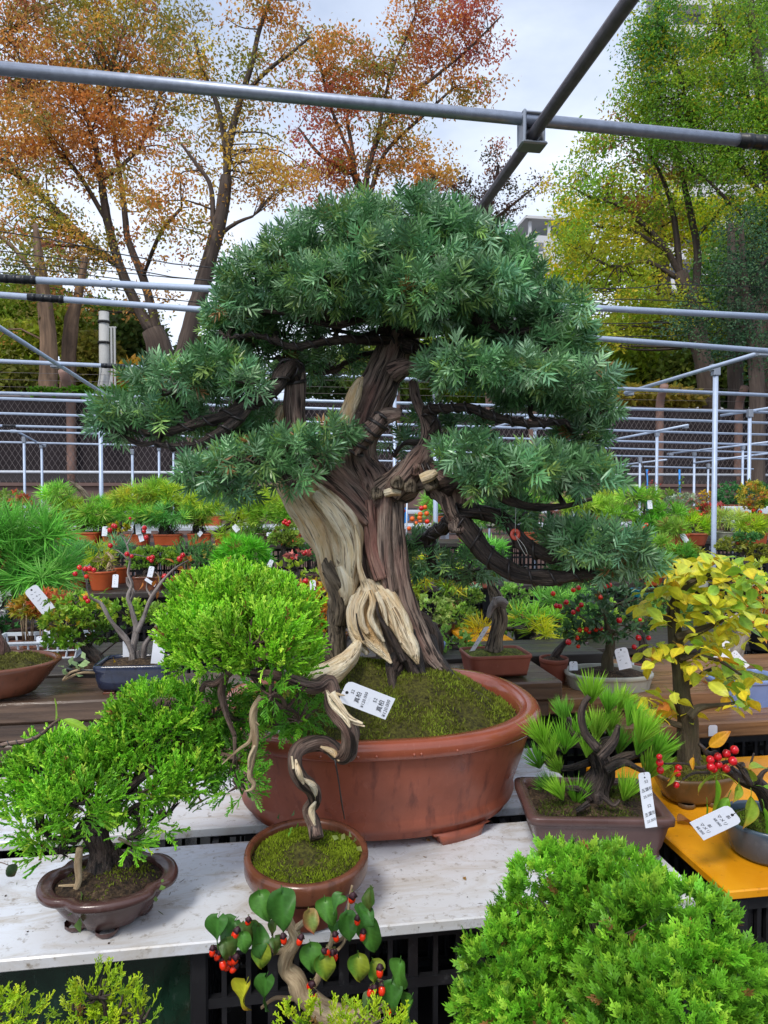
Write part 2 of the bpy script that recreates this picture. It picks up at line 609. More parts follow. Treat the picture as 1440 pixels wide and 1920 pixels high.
def soil_mat(name, stops, bump=0.8, scale=1.0, rough=0.9):
    t = NT(name)
    o = t.obj()
    n1 = t.noise(o, 26 * scale, 6, 0.7)
    n2 = t.noise(o, 210 * scale, 4, 0.6)
    f = t.node('ShaderNodeMath', operation='MULTIPLY_ADD')
    t.l.new(n2, f.inputs[0]); f.inputs[1].default_value = 0.55
    sub = t.node('ShaderNodeMath', operation='MULTIPLY'); t.l.new(n1, sub.inputs[0]); sub.inputs[1].default_value = 0.55
    t.l.new(sub.outputs[0], f.inputs[2])
    t.set(color=t.ramp(f.outputs[0], stops), rough=rough, spec=0.3)
    t.bump(n2, bump, 0.005)
    return t.m


M_MOSS = soil_mat('moss', [(0.36, C(34, 30, 18)), (0.48, C(62, 66, 24)), (0.6, C(104, 112, 36)), (0.72, C(138, 146, 52))])
M_MOSSBASE = soil_mat('moss_base', [(0.4, C(30, 27, 18)), (0.52, C(62, 60, 24)), (0.68, C(92, 92, 34))])
M_SOIL = soil_mat('soil', [(0.38, C(22, 18, 15)), (0.52, C(54, 42, 32)), (0.64, C(84, 68, 50)), (0.74, C(132, 114, 88))])
M_GROUND = soil_mat('gravel_ground', [(0.35, C(40, 38, 36)), (0.55, C(66, 63, 60)), (0.72, C(104, 100, 96))], 0.6, 0.12)

t = NT('white_board')       # melamine board, wet, with brown smears and specks
o_ = t.obj()
sm = t.noise(t.scaled(o_, (7, 22, 7)), 1, 7, 0.7, 1.2)
sm2 = t.noise(o_, 60, 6, 0.7)
spk = t.noise(o_, 260, 2, 0.5)
col = t.mix(t.ramp(sm, [(0.46, (0, 0, 0)), (0.70, (0.95, 0.95, 0.95))]), C(222, 227, 236), C(176, 164, 146))
col = t.mix(t.ramp(t.noise(o_, 3.1, 4), [(0.45, (0, 0, 0)), (0.62, (0.5, 0.5, 0.5))]), col, C(196, 192, 186))
col = t.mix(t.ramp(sm2, [(0.56, (0, 0, 0)), (0.70, (0.85, 0.85, 0.85))]), col, C(126, 112, 92))
col = t.mix(t.ramp(spk, [(0.74, (0, 0, 0)), (0.77, (1, 1, 1))]), col, C(70, 62, 54))
t.set(color=col, spec=0.4, rough=t.ramp(t.noise(o_, 6, 5), [(0.4, (0.16,) * 3), (0.62, (0.5,) * 3)]))
t.bump(t.noise(o_, 40, 4), 0.08, 0.001)
M_WHITEBOARD = t.m


def wood_mat(name, c1, c2, c3, rough=(0.25, 0.6), axis=0, scale=1.0):
    t = NT(name)
    o = t.obj()
    s = [60 * scale] * 3; s[axis] = 3.0 * scale
    n1 = t.noise(t.scaled(o, tuple(s)), 1, 7, 0.65, 0.8)
    s2 = [16 * scale] * 3; s2[axis] = 1.6 * scale
    n2 = t.noise(t.scaled(o, tuple(s2)), 1, 5, 0.6, 1.0)
    col = t.mix(t.ramp(n1, [(0.35, (0, 0, 0)), (0.65, (1, 1, 1))]), c1, c2)
    col = t.mix(t.ramp(n2, [(0.45, (0, 0, 0)), (0.68, (1, 1, 1))]), col, c3)
    t.set(color=col, spec=0.5, rough=t.ramp(n2, [(0.4, (rough[0],) * 3), (0.6, (rough[1],) * 3)]))
    t.bump(n1, 0.5, 0.003)
    return t.m


M_TIMBER = wood_mat('wet_dark_timber', C(58, 45, 38), C(112, 90, 74), C(84, 66, 54), (0.18, 0.5))
M_PLANK = wood_mat('brown_plank', C(98, 66, 42), C(160, 120, 82), C(124, 88, 60), (0.25, 0.55))
M_SHELF = wood_mat('dark_shelf_board', C(36, 32, 30), C(70, 62, 56), C(50, 44, 40), (0.3, 0.6))
M_WHITESHELF = pot_mat('white_painted_shelf', C(196, 202, 212), 0.5, 0.08)

t = NT('orange_form_plywood')
o_ = t.obj()
col = t.mix(t.ramp(t.noise(o_, 8, 5), [(0.35, (0, 0, 0)), (0.65, (1, 1, 1))]), C(214, 138, 10), C(238, 166, 34))
col = t.mix(t.ramp(t.noise(o_, 70, 4), [(0.62, (0, 0, 0)), (0.74, (0.7, 0.7, 0.7))]), col, C(150, 96, 20))
t.set(color=col, spec=0.5, rough=t.ramp(t.noise(o_, 7, 4), [(0.4, (0.1,) * 3), (0.66, (0.38,) * 3)]))
M_ORANGEPLY = t.m


def plain(name, c, rough=0.5, metal=0.0, spec=0.5, var=0.0, scale=20):
    t = NT(name)
    if var:
        col = t.mix(t.ramp(t.noise(t.obj(), scale, 5), [(0.35, (0, 0, 0)), (0.65, (1, 1, 1))]), tuple(x * (1 - var) for x in c), tuple(min(1, x * (1 + var)) for x in c))
    else:
        col = c
    t.set(color=col, rough=rough, metal=metal, spec=spec)
    return t.m


M_PIPE = plain('galvanised_pipe', C(150, 158, 174), 0.45, 0.6, 0.5, 0.12, 60)
M_RUSTPIPE = plain('dull_dark_pipe', C(104, 98, 104), 0.5, 0.5, 0.5, 0.2, 60)
M_PALEPIPE = plain('pale_blue_pipe', C(178, 192, 214), 0.45, 0.2, 0.5, 0.06)
M_SLEEVE = plain('black_tape', C(30, 32, 38), 0.4)
M_CLAMP = plain('zinc_clamp', C(150, 156, 166), 0.4, 0.6)
M_WIRE = plain('dark_wire', C(62, 57, 57), 0.35, 0.3)
M_THINWIRE = plain('pale_string', C(196, 196, 190), 0.6)
M_CARD = plain('white_card', C(226, 230, 240), 0.45)
M_INK = plain('black_ink', C(26, 26, 34), 0.6)
M_FAINT = plain('grey_print', C(160, 166, 180), 0.6)
M_BERRY = plain('red_berry', C(196, 18, 30), 0.18, 0, 0.6, 0.25, 90)
M_ORANGEBERRY = plain('orange_red_berry', C(224, 48, 16), 0.15, 0, 0.6, 0.2, 90)
M_PERSIMMON = plain('orange_fruit', C(226, 100, 26), 0.35, 0, 0.5, 0.15, 40)
M_CALYX = plain('dark_calyx', C(58, 26, 36), 0.6)
M_STEM = plain('green_stem', C(112, 122, 58), 0.5)
M_FENCEWIRE = plain('fence_wire', C(112, 104, 104), 0.6, 0.3)
M_SCREEN = plain('dark_screen_cloth', C(50, 44, 47), 0.85, 0, 0.2, 0.2, 1.5)
M_BASEWALL = plain('brown_painted_wall', C(112, 90, 84), 0.7, 0, 0.3, 0.1, 3)
M_DARKWALL = plain('dark_wall_band', C(66, 62, 64), 0.7)
M_FENCEPOST = plain('pinkish_concrete', C(136, 108, 98), 0.8, 0, 0.3, 0.12, 4)
M_CONCRETE = plain('grey_concrete', C(178, 178, 176), 0.75, 0, 0.3, 0.08, 3)
M_TOWERWALL = plain('white_facade', C(206, 206, 208), 0.7, 0, 0.3, 0.05, 0.2)
M_TOWERDARK = plain('shaded_balcony', C(120, 122, 130), 0.5)
M_CABLE = plain('black_cable', C(40, 40, 42), 0.7)
M_PINK = plain('pink_petals', C(236, 60, 130), 0.5)
M_WHITEPETAL = plain('white_petals', C(226, 228, 226), 0.5)
M_STONE = plain('pale_pumice', C(206, 200, 190), 0.8, 0, 0.3, 0.15, 80)
# ---------------------------------------------------------------- leaf and sprig templates (z is the growing direction)
def needle(L=1.0, w=0.12, bend=0.0, tipc=1.15):
    v = np.array([(-.3 * w, 0, 0), (.3 * w, 0, 0), (-.5 * w, bend * .3 * L, .58 * L), (.5 * w, bend * .3 * L, .58 * L), (0, bend * L, L)])
    k = np.array([.9, .9, 1 + (tipc - 1) * .5, 1 + (tipc - 1) * .5, tipc])
    return v, [np.array([[0, 1, 3, 2]]), np.array([[2, 3, 4]])], k[:, None] * np.ones(3)


BLADE = (np.array([(-.25, 0, 0), (.25, 0, 0), (.05, .15, 1.)]), [np.array([[0, 1, 2]])], np.array([.85, .85, 1.2])[:, None] * np.ones(3))


def cone_dir(elev, az):
    return (math.cos(az) * math.sin(elev), math.sin(az) * math.sin(elev), math.cos(elev))


def yew_sprig(g, n=17, L=0.021, axis=0.024):
    parts = []
    for i in range(n):
        f = i / (n - 1)
        el = R(78 - 55 * f + g.uniform(-9, 9))
        az = i * 2.39996 + g.uniform(-0.3, 0.3)
        ln = L * g.uniform(0.8, 1.1) * (1 - 0.28 * f)
        p = xf(needle(ln * 1.1, 0.0031, g.uniform(-0.12, 0.2), 1.1), cone_dir(el, az), (0, 0, axis * f), 1, -math.pi / 2 + g.uniform(-.4, .4))
        parts.append((p[0], p[1], p[2] * g.uniform(0.8, 1.2)))
    return merge(parts)


def prism(a, b, r0, r1, c0=1.0, c1=1.0):
    """a scaly cord as a ridged strip"""
    a, b = np.asarray(a, float), np.asarray(b, float)
    B = basis(np.array([b - a]), np.array([0.4]))[0]
    k = np.array([[1, -.25], [0, .8], [-1, -.25]])
    v = np.vstack([a + k[:, :1] * B[:, 0] * r0 + k[:, 1:] * B[:, 1] * r0, b + k[:, :1] * B[:, 0] * r1 + k[:, 1:] * B[:, 1] * r1])
    return v, [np.array([[0, 1, 4, 3], [1, 2, 5, 4]])], np.ones((6, 3))


def cord_sprig(g, L=0.034, r=0.0011, nside=6, plane=0.25, tip=(1.25, 1.22, 1.0)):
    """whipcord juniper: a stem with alternate side cords, each forking again"""
    parts = []
    tip = np.array(tip)

    def seg(a, b, r0, r1, f0, f1):
        v, fs, c = prism(a, b, r0, r1)
        c = np.vstack([np.repeat([1 + (tip - 1) * f0], 3, 0), np.repeat([1 + (tip - 1) * f1], 3, 0)])
        parts.append((v, fs, c))
    d = np.array([0, 0, 1.0])
    a = np.zeros(3)
    st = L / nside
    for i in range(nside):
        b = a + unit(d + g.normal(0, 0.12, 3)) * st
        seg(a, b, r, r * 0.95, 0.1, 0.1 + 0.6 * i / nside)
        for sgn in ((1, -1) if i % 2 == 0 or i > 2 else (1,)):
            sd_ = unit(np.array([sgn * 0.62, g.normal(0, plane), 0.9]))
            ll = L * 0.42 * (1 - 0.55 * i / nside) * g.uniform(0.7, 1.2)
            m = b + sd_ * ll * 0.55
            seg(b, m, r * 0.9, r * 0.9, 0.3, 0.55)
            seg(m, m + unit(sd_ + g.normal(0, 0.2, 3) + np.array([0, 0, 0.25])) * ll * 0.5, r * 0.9, r * 0.55, 0.55, 1.0)
            if g.random() < 0.8:
                e = unit(sd_ + np.array([-sgn * 0.6, g.normal(0, plane), 0.35]))
                seg(m, m + e * ll * 0.42, r * 0.85, r * 0.55, 0.55, 1.0)
            if nside > 4 and g.random() < 0.5:
                e = unit(sd_ + np.array([sgn * 0.7, g.normal(0, plane), 0.1]))
                seg(m - sd_ * ll * 0.2, m + e * ll * 0.3, r * 0.85, r * 0.5, 0.5, 0.9)
        a = b
        d = unit(d + g.normal(0, 0.1, 3))
    seg(a, a + unit(d + g.normal(0, 0.2, 3)) * st * 0.9, r * 0.9, r * 0.5, 0.7, 1.0)
    return merge(parts)


def fan_sprig(g, L=0.03, w=0.0032):
    """flat hinoki spray: finger-like lobes in a fan"""
    parts = []

    def lobe(a, d, ln, f):
        side = unit(np.cross(d, [0, 1.0, 0.0001]))
        a = np.asarray(a)
        up = np.array([0, 1, 0])
        v = [a - side * w * .25, a + side * w * .25, a + d * ln * .62 - side * w / 2 + up * .03 * ln, a + d * ln * .62 + side * w / 2 + up * .03 * ln, a + d * ln + up * .07 * ln]
        k = np.array([0.75, 0.75, 1.0, 1.0, 1.2]) + f * 0.1
        parts.append((np.array(v), [np.array([[0, 1, 3, 2]]), np.array([[2, 3, 4]])], k[:, None] * np.array([1.06, 1.0, 0.9])))
    n = 4
    d = np.array([0, 0, 1.0])
    for i in range(n):
        a = np.array([0, g.normal(0, 0.0008), L * 0.66 * i / n])
        for sgn in (1, -1):
            dd = unit(np.array([sgn * g.uniform(0.55, 0.95), g.normal(0, 0.3), 0.85]))
            ln = L * (0.55 - 0.07 * i) * g.uniform(0.7, 1.15)
            lobe(a, dd, ln, i / n)
            lobe(a + dd * ln * 0.4, unit(dd + np.array([-sgn * 0.7, g.normal(0, 0.3), 0.5])), ln * 0.5, i / n)
            if g.random() < .6: lobe(a + dd * ln * 0.4, unit(dd + np.array([sgn * 0.8, g.normal(0, 0.3), 0.0])), ln * 0.42, i / n)
    lobe(np.array([0, 0, L * 0.5]), d, L * 0.5, 1)
    lobe(np.zeros(3), d, L * 0.6, 0)
    return merge(parts)


def tuft(g, n=40, L=0.05, w=0.0016, spread=38, inner=4, bend=0.1, tip=1.12):
    """pine needles from one bud"""
    parts = []
    for i in range(n):
        el = R(inner + (spread - inner) * math.sqrt(g.random()))
        az = g.uniform(0, 6.283)
        p = xf(needle(L * g.uniform(0.8, 1.08), w, g.uniform(-bend, bend), tip), cone_dir(el, az), np.array(cone_dir(el, az)) * 0.003 + np.array([0, 0, g.uniform(-0.12, 0.05) * L]), 1, g.uniform(0, 6.28))
        parts.append((p[0], p[1], p[2] * g.uniform(0.78, 1.2)))
    return merge(parts)


def small_leaf(w=0.55, fold=0.14, curl=0.12):
    v = np.array([(0, 0, 0), (-w / 2, fold, 0.45), (0, 0.0, 0.5), (w / 2, fold, 0.45), (0, -curl, 1.0)])
    f = np.array([[0, 2, 1], [0, 3, 2], [1, 2, 4], [2, 3, 4]])
    return v, [f], np.array([[0.95], [1.0], [0.92], [1.0], [1.06]]) * np.ones(3)


def leaf_cluster(g, n=5, L=0.02, w=0.55, spread=65):
    parts = []
    for i in range(n):
        el = R(g.uniform(15, spread)); az = i * 2.4 + g.uniform(-.4, .4)
        p = xf(small_leaf(w, g.uniform(0.05, 0.2), g.uniform(0, 0.25)), cone_dir(el, az), (0, 0, -0.3 * L * g.random()), L * g.uniform(0.7, 1.1), -math.pi / 2 + g.uniform(-.7, .7))
        parts.append((p[0], p[1], p[2] * g.uniform(0.8, 1.2)))
    return merge(parts)


def leaf_sheet(name, length, width, mat, c_in, c_tip, g, serr=0.0, fold=0.15, droop=0.35, wave=0.05, shape='oval', n=22, m=8, blotch=None):
    """one broad leaf as a curved sheet with a folded midrib; the stalk is at the origin, the blade runs along +Z"""
    t = np.linspace(0, 1, n + 1)
    if shape == 'oval':
        hw = np.sin(np.pi * np.clip(t, 0.0, 1) ** 0.85) ** 0.8 * (1 - 0.15 * t)
    elif shape == 'heart':
        hw = np.sin(np.pi * t ** 0.5) ** 0.8
        hw[-1] = 0
    else:
        hw = np.sin(np.pi * t ** 0.7) ** 1.0
    hw = np.maximum(hw, 0.0)
    if serr: hw[1:-1] = hw[1:-1] * (1 + serr * np.where(np.arange(n - 1) % 2, 1, -1))
    u = np.linspace(-1, 1, m + 1)
    V, K, G = [], [], []
    ph = g.uniform(0, 6.28)
    a = droop * t
    zc = np.cumsum(np.concatenate([[0], np.cos(a[1:]) / n])) * length
    yc = -np.cumsum(np.concatenate([[0], np.sin(a[1:]) / n])) * length
    tw = g.uniform(-0.3, 0.3); sw = g.uniform(-.12, .12)
    for i in range(n + 1):
        for uu in u:
            x = uu * hw[i] * width / 2 * (1 + .10 * math.sin(5 * t[i] + ph) * np.sign(uu)) + sw * width * t[i] ** 2
            back = -0.16 * length * abs(uu) ** 1.5 if shape == 'heart' and i < 7 else 0.0
            y = fold * abs(x) + wave * width * math.sin(6 * t[i] + ph + 2 * uu) * abs(uu) + tw * x * t[i]
            V.append((x, yc[i] + y, zc[i] + back * (1 - i / 7 if i < 7 else 0)))
            f = np.clip((t[i] - 0.55) / 0.45, 0, 1) ** 1.5 * 0.8 + 0.25 * (abs(uu) > 0.95)
            if blotch is not None: f = np.clip(0.5 + 0.9 * math.sin(3 * t[i] + ph) * math.cos(2.2 * uu + ph * 2), 0, 1) * blotch + f * (1 - blotch)
            col = np.array(c_in) * (1 - f) + np.array(c_tip) * f
            if abs(uu) < 0.01: col = col * 1.25
            elif math.cos((t[i] * 6.0 - abs(uu) * 1.1) * 2 * math.pi) > .72 and abs(uu) < .9: col = col * 1.14
            else: col = col * (.97 + .05 * math.sin(9 * t[i] + 5 * uu + ph))
            K.append(col); G.append((x * 1.0, t[i] * length * 0.4 + abs(x) * 0.8, 0))
    q = []
    for i in range(n):
        for j in range(m):
            k = i * (m + 1) + j
            q.append((k, k + 1, k + m + 2, k + m + 1))
    mb = MB().add(V, np.array(q), 0, np.array(K), np.array(G))
    # short stalk
    tube(mb, [(0, 0, -0.22 * length), (0, 0.02 * length, -0.1 * length), (0, 0, 0.02 * length)], 0.012 * length, 4, 4, col=np.array(c_in) * 0.8)
    return mb.mesh(name, mat)


G7 = np.random.default_rng(7)
YEW = [yew_sprig(G7, n) for n in (15, 17, 19, 16, 18)]
CORD = [cord_sprig(G7, 0.036, 0.00125, nside) for nside in (5, 6, 6, 7)]
CORDS = [cord_sprig(G7, 0.021, 0.0012, ns_, .35) for ns_ in (3, 3, 4)]
CORDTIP = [cord_sprig(G7, 0.03, 0.0013, 5, 0.5) for _ in range(3)]
FAN = [fan_sprig(G7, .03, .0029) for _ in range(5)]
TUFT_FAR = [tuft(G7, 20, 0.058, 0.0034, 68, 8, .1, 1.3) for _ in range(4)]
TUFT_LONG = [tuft(G7, 26, 0.10, 0.0034, 72, 8, 0.25, 1.35) for _ in range(4)]
SMALL = [leaf_cluster(G7) for _ in range(4)]
OVAL = [leaf_cluster(G7, 4, 0.03, 0.5, 80) for _ in range(3)]
LACE = [leaf_cluster(G7, 6, 0.04, 0.16, 95) for _ in range(3)]
STAR = [leaf_cluster(G7, 5, 0.026, 0.3, 92) for _ in range(3)]


def vary(base, n, sat=0.18, hue=0.06, alt=None, pa=0.25, g=rng):
    """n leaf colours round a base colour; alt colours appear with probability pa"""
    b = np.broadcast_to(np.asarray(base, float), (n, 3)).copy()
    if alt is not None:
        alt = np.atleast_2d(alt)
        k = g.random(n) < pa
        b[k] = alt[g.integers(0, len(alt), k.sum())]
    b *= g.uniform(1 - sat, 1 + sat, (n, 1))
    b *= g.uniform(1 - hue, 1 + hue, (n, 3))
    return np.clip(b, 0, 1)


def dome(c, rx, ry, rz, n, inner=0.72, bottom=0.35, g=rng, right=RT, fwd=FH):
    """n points and outward directions on a pad: a dome with a flattened underside"""
    u = unit(g.normal(0, 1, (n, 3)))
    low = u[:, 2] < 0
    rad = g.uniform(inner, 1.04, n) ** 0.7
    nrm = u.copy()
    u = u * rad[:, None]
    u[low, 2] *= bottom
    nrm[low, 2] *= 0.6
    p = np.asarray(c) + right * (u[:, :1] * rx) + fwd * (u[:, 1:2] * ry) + UP * (u[:, 2:] * rz)
    d = right * (nrm[:, :1] / rx) + fwd * (nrm[:, 1:2] / ry) + UP * (nrm[:, 2:] / rz)
    return p, unit(d)


def fill(mb, tmpls, p, d, size, base, up=0.35, jit=0.35, sat=0.18, alt=None, pa=0.2, mat=0, clump=0.0, g=rng):
    n = len(p)
    d = unit(d + UP * up + g.normal(0, jit, (n, 3)))
    cols = vary(base, n, sat, 0.07, alt, pa, g)
    if clump:                                        # whole tufts of slightly older or younger growth
        s = np.sin(p @ np.array([31., 17., 23.])) * np.sin(p @ np.array([-13., 29., 37.]) + 1.3)
        cols = np.clip(cols * (1 + clump * s)[:, None], 0, 1)
    dry = g.random(n) < .012
    cols[dry] = np.array(C(150, 112, 66)) * g.uniform(.7, 1.1, (dry.sum(), 1))
    w = g.integers(0, len(tmpls), n)
    sz = size * g.uniform(0.8, 1.2, n)
    for k, t_ in enumerate(tmpls):
        m = w == k
        scatter(mb, t_, p[m], d[m], sz[m], cols[m], None, mat)
    return mb


def twigs(mb, root, ends, r0, r1, sag=0.02, seg=5, n=7, col=(1, 1, 1), g=rng):
    root = np.asarray(root, float)
    for e in ends:
        e = np.asarray(e, float)
        L = np.linalg.norm(e - root)
        m1 = root * 0.66 + e * 0.34 + g.normal(0, 0.06, 3) * L - UP * sag * L
        m2 = root * 0.33 + e * 0.67 + g.normal(0, 0.06, 3) * L
        tube(mb, [root, m1, m2, e], [r0, r0 * 0.75 + r1 * .25, r0 * .4 + r1 * .6, r1], seg, n, seed=int(g.integers(1e6)), col=col, cap=False)


def wire(mb, pts, rads, pitch, wr, n=None, a0=0.0, turns=None):
    """training wire wound round a branch"""
    q = catmull(np.column_stack([np.asarray(pts, float), rads]), 60)
    p, r = q[:, :3], q[:, 3]
    t_, N, B = frames(p)
    s = np.concatenate([[0], np.cumsum(np.linalg.norm(np.diff(p, axis=0), axis=1))])
    k = int(max(12, s[-1] / pitch * 10))
    u = np.linspace(0, s[-1], k)
    f = lambda A: np.column_stack([np.interp(u, s, A[:, i]) for i in range(3)])
    pp, NN, BB, rr = f(p), unit(f(N)), unit(f(B)), np.interp(u, s, r)
    a = a0 + 2 * math.pi * u / pitch
    w = pp + (NN * np.cos(a)[:, None] + BB * np.sin(a)[:, None]) * (rr + wr * 0.6)[:, None]
    t2, N2, B2 = frames(w)
    aa = np.linspace(0, 6.2832, 5, endpoint=False)
    v = (w[:, None] + (N2[:, None] * np.cos(aa)[None, :, None] + B2[:, None] * np.sin(aa)[None, :, None]) * wr).reshape(-1, 3)
    i = np.arange(k - 1)[:, None] * 5; j = np.arange(5)[None]
    mb.add(v, np.stack([i + j, i + (j + 1) % 5, i + 5 + (j + 1) % 5, i + 5 + j], -1).reshape(-1, 4))


def moss_dome(mb, c, rx, ry, h, shape=None, M=None, seg=48, rings=14, bumps=0.25, seed=3, edge=0.0):
    """soil or moss surface, mounded and uneven"""
    g = np.random.default_rng(seed)
    a = np.linspace(0, 2 * math.pi, seg, endpoint=False)
    k = np.ones(seg) if shape is None else shape(a)
    ph = g.uniform(0, 6.28, (6, 2)); fr = g.uniform(2.0, 9.0, (6, 2))
    V = []
    for i in range(rings + 1):
        r = i / rings
        x, y = np.cos(a) * k * r, np.sin(a) * k * r
        b = sum(np.sin(x * fr[q, 0] + ph[q, 0]) * np.sin(y * fr[q, 1] + ph[q, 1]) for q in range(6)) / 6
        z = h * ((1 - r ** 2) + bumps * b * (1 - r ** 4) * 2)
        V.append(np.column_stack([x * rx, y * ry, z]))
    V = np.vstack(V)
    if M is not None: V = V @ np.array(M).T
    V = V + np.asarray(c)
    i = np.arange(rings)[:, None] * seg; j = np.arange(seg)[None]
    q = np.stack([i + j, i + seg + j, i + seg + (j + 1) % seg, i + (j + 1) % seg], -1).reshape(-1, 4)
    mb.add(V, q)
    return V


def moss_fuzz(mb, V, n, h, cols, seg_rings, g, mat=1, pick=None):
    """short moss blades standing on a moss_dome surface V (rings x seg)"""
    rings, seg = seg_rings
    r = np.sqrt(g.random(n)) * (rings - 0.5)
    i = np.minimum(r.astype(int), rings - 1); fr = r - i
    j = g.integers(0, seg, n); fj = g.random(n)
    G_ = V.reshape(rings + 1, seg, 3)
    A = G_[i, j] * (1 - fj)[:, None] + G_[i, (j + 1) % seg] * fj[:, None]
    B = G_[i + 1, j] * (1 - fj)[:, None] + G_[i + 1, (j + 1) % seg] * fj[:, None]
    p = A * (1 - fr)[:, None] + B * fr[:, None]
    s = np.sin(p @ np.array([41., 13., 0])) * np.sin(p @ np.array([-17., 37., 0])) + g.normal(0, 0.35, n)
    keep = s > (-0.55 if pick is None else pick)
    p, s = p[keep], s[keep]
    t_ = np.clip((s + 0.6) / 1.6, 0, 1)[:, None]
    col = (np.array(cols[0]) * (1 - t_) + np.array(cols[1]) * t_) * g.uniform(0.7, 1.3, (len(p), 1))
    scatter(mb, BLADE, p, UP + g.normal(0, 0.45, (len(p), 3)), h * g.uniform(0.6, 1.3, len(p)), col, None, mat)


M_FUZZ = leaf_mat('moss_blades', 0.8, 0.15, 0.15)
MOSSC = (C(70, 66, 26), C(120, 134, 40))


def pot_part(root, name, c, rx, ry, h, mat, shape=None, M=None, rim=0.012, lip=0.0, taper=0.8, belly=0.0, depth=0.25, seg=48, thick=None, rim_mat=None, foot=None, band=False):
    """a pot standing on c (centre of its base): outer wall, rim, inner wall down to the soil"""
    mb = MB()
    th = thick if thick else 0.07
    pr = []
    for k in range(7):
        f = k / 6
        pr.append((taper + (1 - lip - taper) * f + belly * math.sin(math.pi * f), h * (0.02 + (0.98 - 0.0) * f) - rim))
    pr = [(0.0, 0.004), (taper * 0.96, 0.004)] + pr
    if band: pr[4:4] = [(pr[3][0] + 0.02, pr[3][1] + h * 0.03), (pr[3][0] + 0.02, pr[3][1] + h * 0.07)]
    lathe(mb, pr, seg, shape, rx, ry, c, M=M)
    mb2 = mb if rim_mat is None else MB()
    base = pr[-1]
    rp = [(base[0], base[1]), (1.0 - 0.012, h - rim), (1.0, h - rim * 0.75), (1.0, h - rim * 0.25), (1 - 0.02, h), (1 - th + 0.015, h), (1 - th, h - 0.1 * rim), (1 - th - 0.01, h * (1 - depth))]
    lathe(mb2, rp, seg, shape, rx, ry, c, M=M)
    o = mb.build(name, mat, root)
    if rim_mat is not None: mb2.build('rim', rim_mat, o)
    return o


def stroke_tag(name, label, c, u, v, w, h, root=None, lines=4, hole=True, bend=0.0, group=None, nrm=None, mat=M_CARD):
    """a plastic price label; c = middle of its top edge, u = across, v = down its length"""
    u, v = unit(u), unit(v)
    n_ = unit(np.cross(v, u))
    th = thing(name, label, 'price tag', c, group)
    mb = MB()
    k = 6 if bend else 1
    V = []
    rr = 0.22 * w
    out = [(-w / 2, rr), (-w / 2 + rr * .3, rr * .3), (-w / 2 + rr, 0), (w / 2 - rr, 0), (w / 2 - rr * .3, rr * .3), (w / 2, rr)]
    for s in range(1, k + 1):
        out.append((w / 2, rr + (h - rr) * s / k))
    left = [(-w / 2, rr + (h - rr) * s / k) for s in range(k, 0, -1)]
    pts = out + left

    def place(x, y, dz=0.0):
        b = bend * (y / h) ** 2 * h
        return np.asarray(c) + u * x + v * y + n_ * (b + dz)
    T = 0.0006
    N = len(pts)
    front = [place(x, y, T) for x, y in pts]
    back = [place(x, y, -T) for x, y in pts]
    cap_ = []
    right_idx = list(range(6, 6 + k)); left_idx = list(range(6 + 2 * k - 1, 6 + k - 1, -1))
    head = [0, 1, 2, 3, 4, 5]
    fs4 = []
    pr_, pl_ = 5, 0
    for a_, b_ in zip(right_idx, left_idx):
        fs4.append((pl_, pr_, a_, b_)); pr_, pl_ = a_, b_
    tri = [(0, 1, 5), (1, 4, 5), (1, 2, 4), (2, 3, 4)]
    q = np.array(fs4)
    mb.add(front + back, [q, q[:, ::-1] + N, np.array(tri), np.array(tri)[:, ::-1] + N, np.array([(i, i + N, (i + 1) % N + N, (i + 1) % N) for i in range(N)])])
    mb.build('card', mat, th, smooth=False)
    if hole:
        hb = MB()
        a = np.linspace(0, 6.2832, 10, endpoint=False)
        hv = [place(math.cos(x) * w * 0.07, h * 0.09 + math.sin(x) * w * 0.07, T + 0.0003) for x in a] + [place(0, h * 0.09, T + 0.0003)]
        hb.add(hv, np.array([(i, (i + 1) % 10, 10) for i in range(10)]))
        hb.build('hole', M_INK, th, smooth=False)
    if lines:
        ib = MB()
        g = np.random.default_rng(int(abs(c[0] * 7919 + c[2] * 104729) * 1000) % 99991)
        for li in range(lines):
            y0 = h * (0.2 + 0.72 * li / lines)
            for s in range(int(g.integers(2, 5))):
                x0 = g.uniform(-0.35, 0.2) * w
                x1, y1 = x0 + g.uniform(0.06, 0.18) * w, y0 + g.uniform(-0.04, 0.04) * h
                e = 0.012 * h
                ib.add([place(x0, y0, T + .0004), place(x1, y1, T + .0004), place(x1, y1 + e, T + .0004), place(x0, y0 + e, T + .0004)], np.array([[0, 1, 2, 3]]))
        ib.build('handwriting', M_INK, th, smooth=False)
    return th, place


def text_on(th, place, txt, x, y, size, ang=0.0, mat=None, skew=0.15, name='lettering', dz=0.0011, ox=None):
    """writing laid on a card; the text runs along the card's width, turned by ang"""
    cu = bpy.data.curves.new('lettering', 'FONT')
    cu.body = txt
    cu.size = size
    cu.shear = skew
    cu.align_x = 'CENTER'
    cu.align_y = 'CENTER'
    cu.resolution_u = 2
    o = bpy.data.objects.new('lettering_source', cu)
    COL.objects.link(o)
    dg = bpy.context.evaluated_depsgraph_get()
    me = bpy.data.meshes.new_from_object(o.evaluated_get(dg))
    COL.objects.unlink(o); bpy.data.objects.remove(o)
    base = origin_of(th)
    ca, sa = math.cos(ang), math.sin(ang)
    for vv in me.vertices:
        a, b = vv.co.x * ca - vv.co.y * sa, vv.co.x * sa + vv.co.y * ca
        vv.co = Vector(place(x + a, y - b, dz) - base)
    me.materials.clear(); me.materials.append(mat or M_INK)
    o = bpy.data.objects.new(name, me)
    COL.objects.link(o)
    o.parent = th
    return o


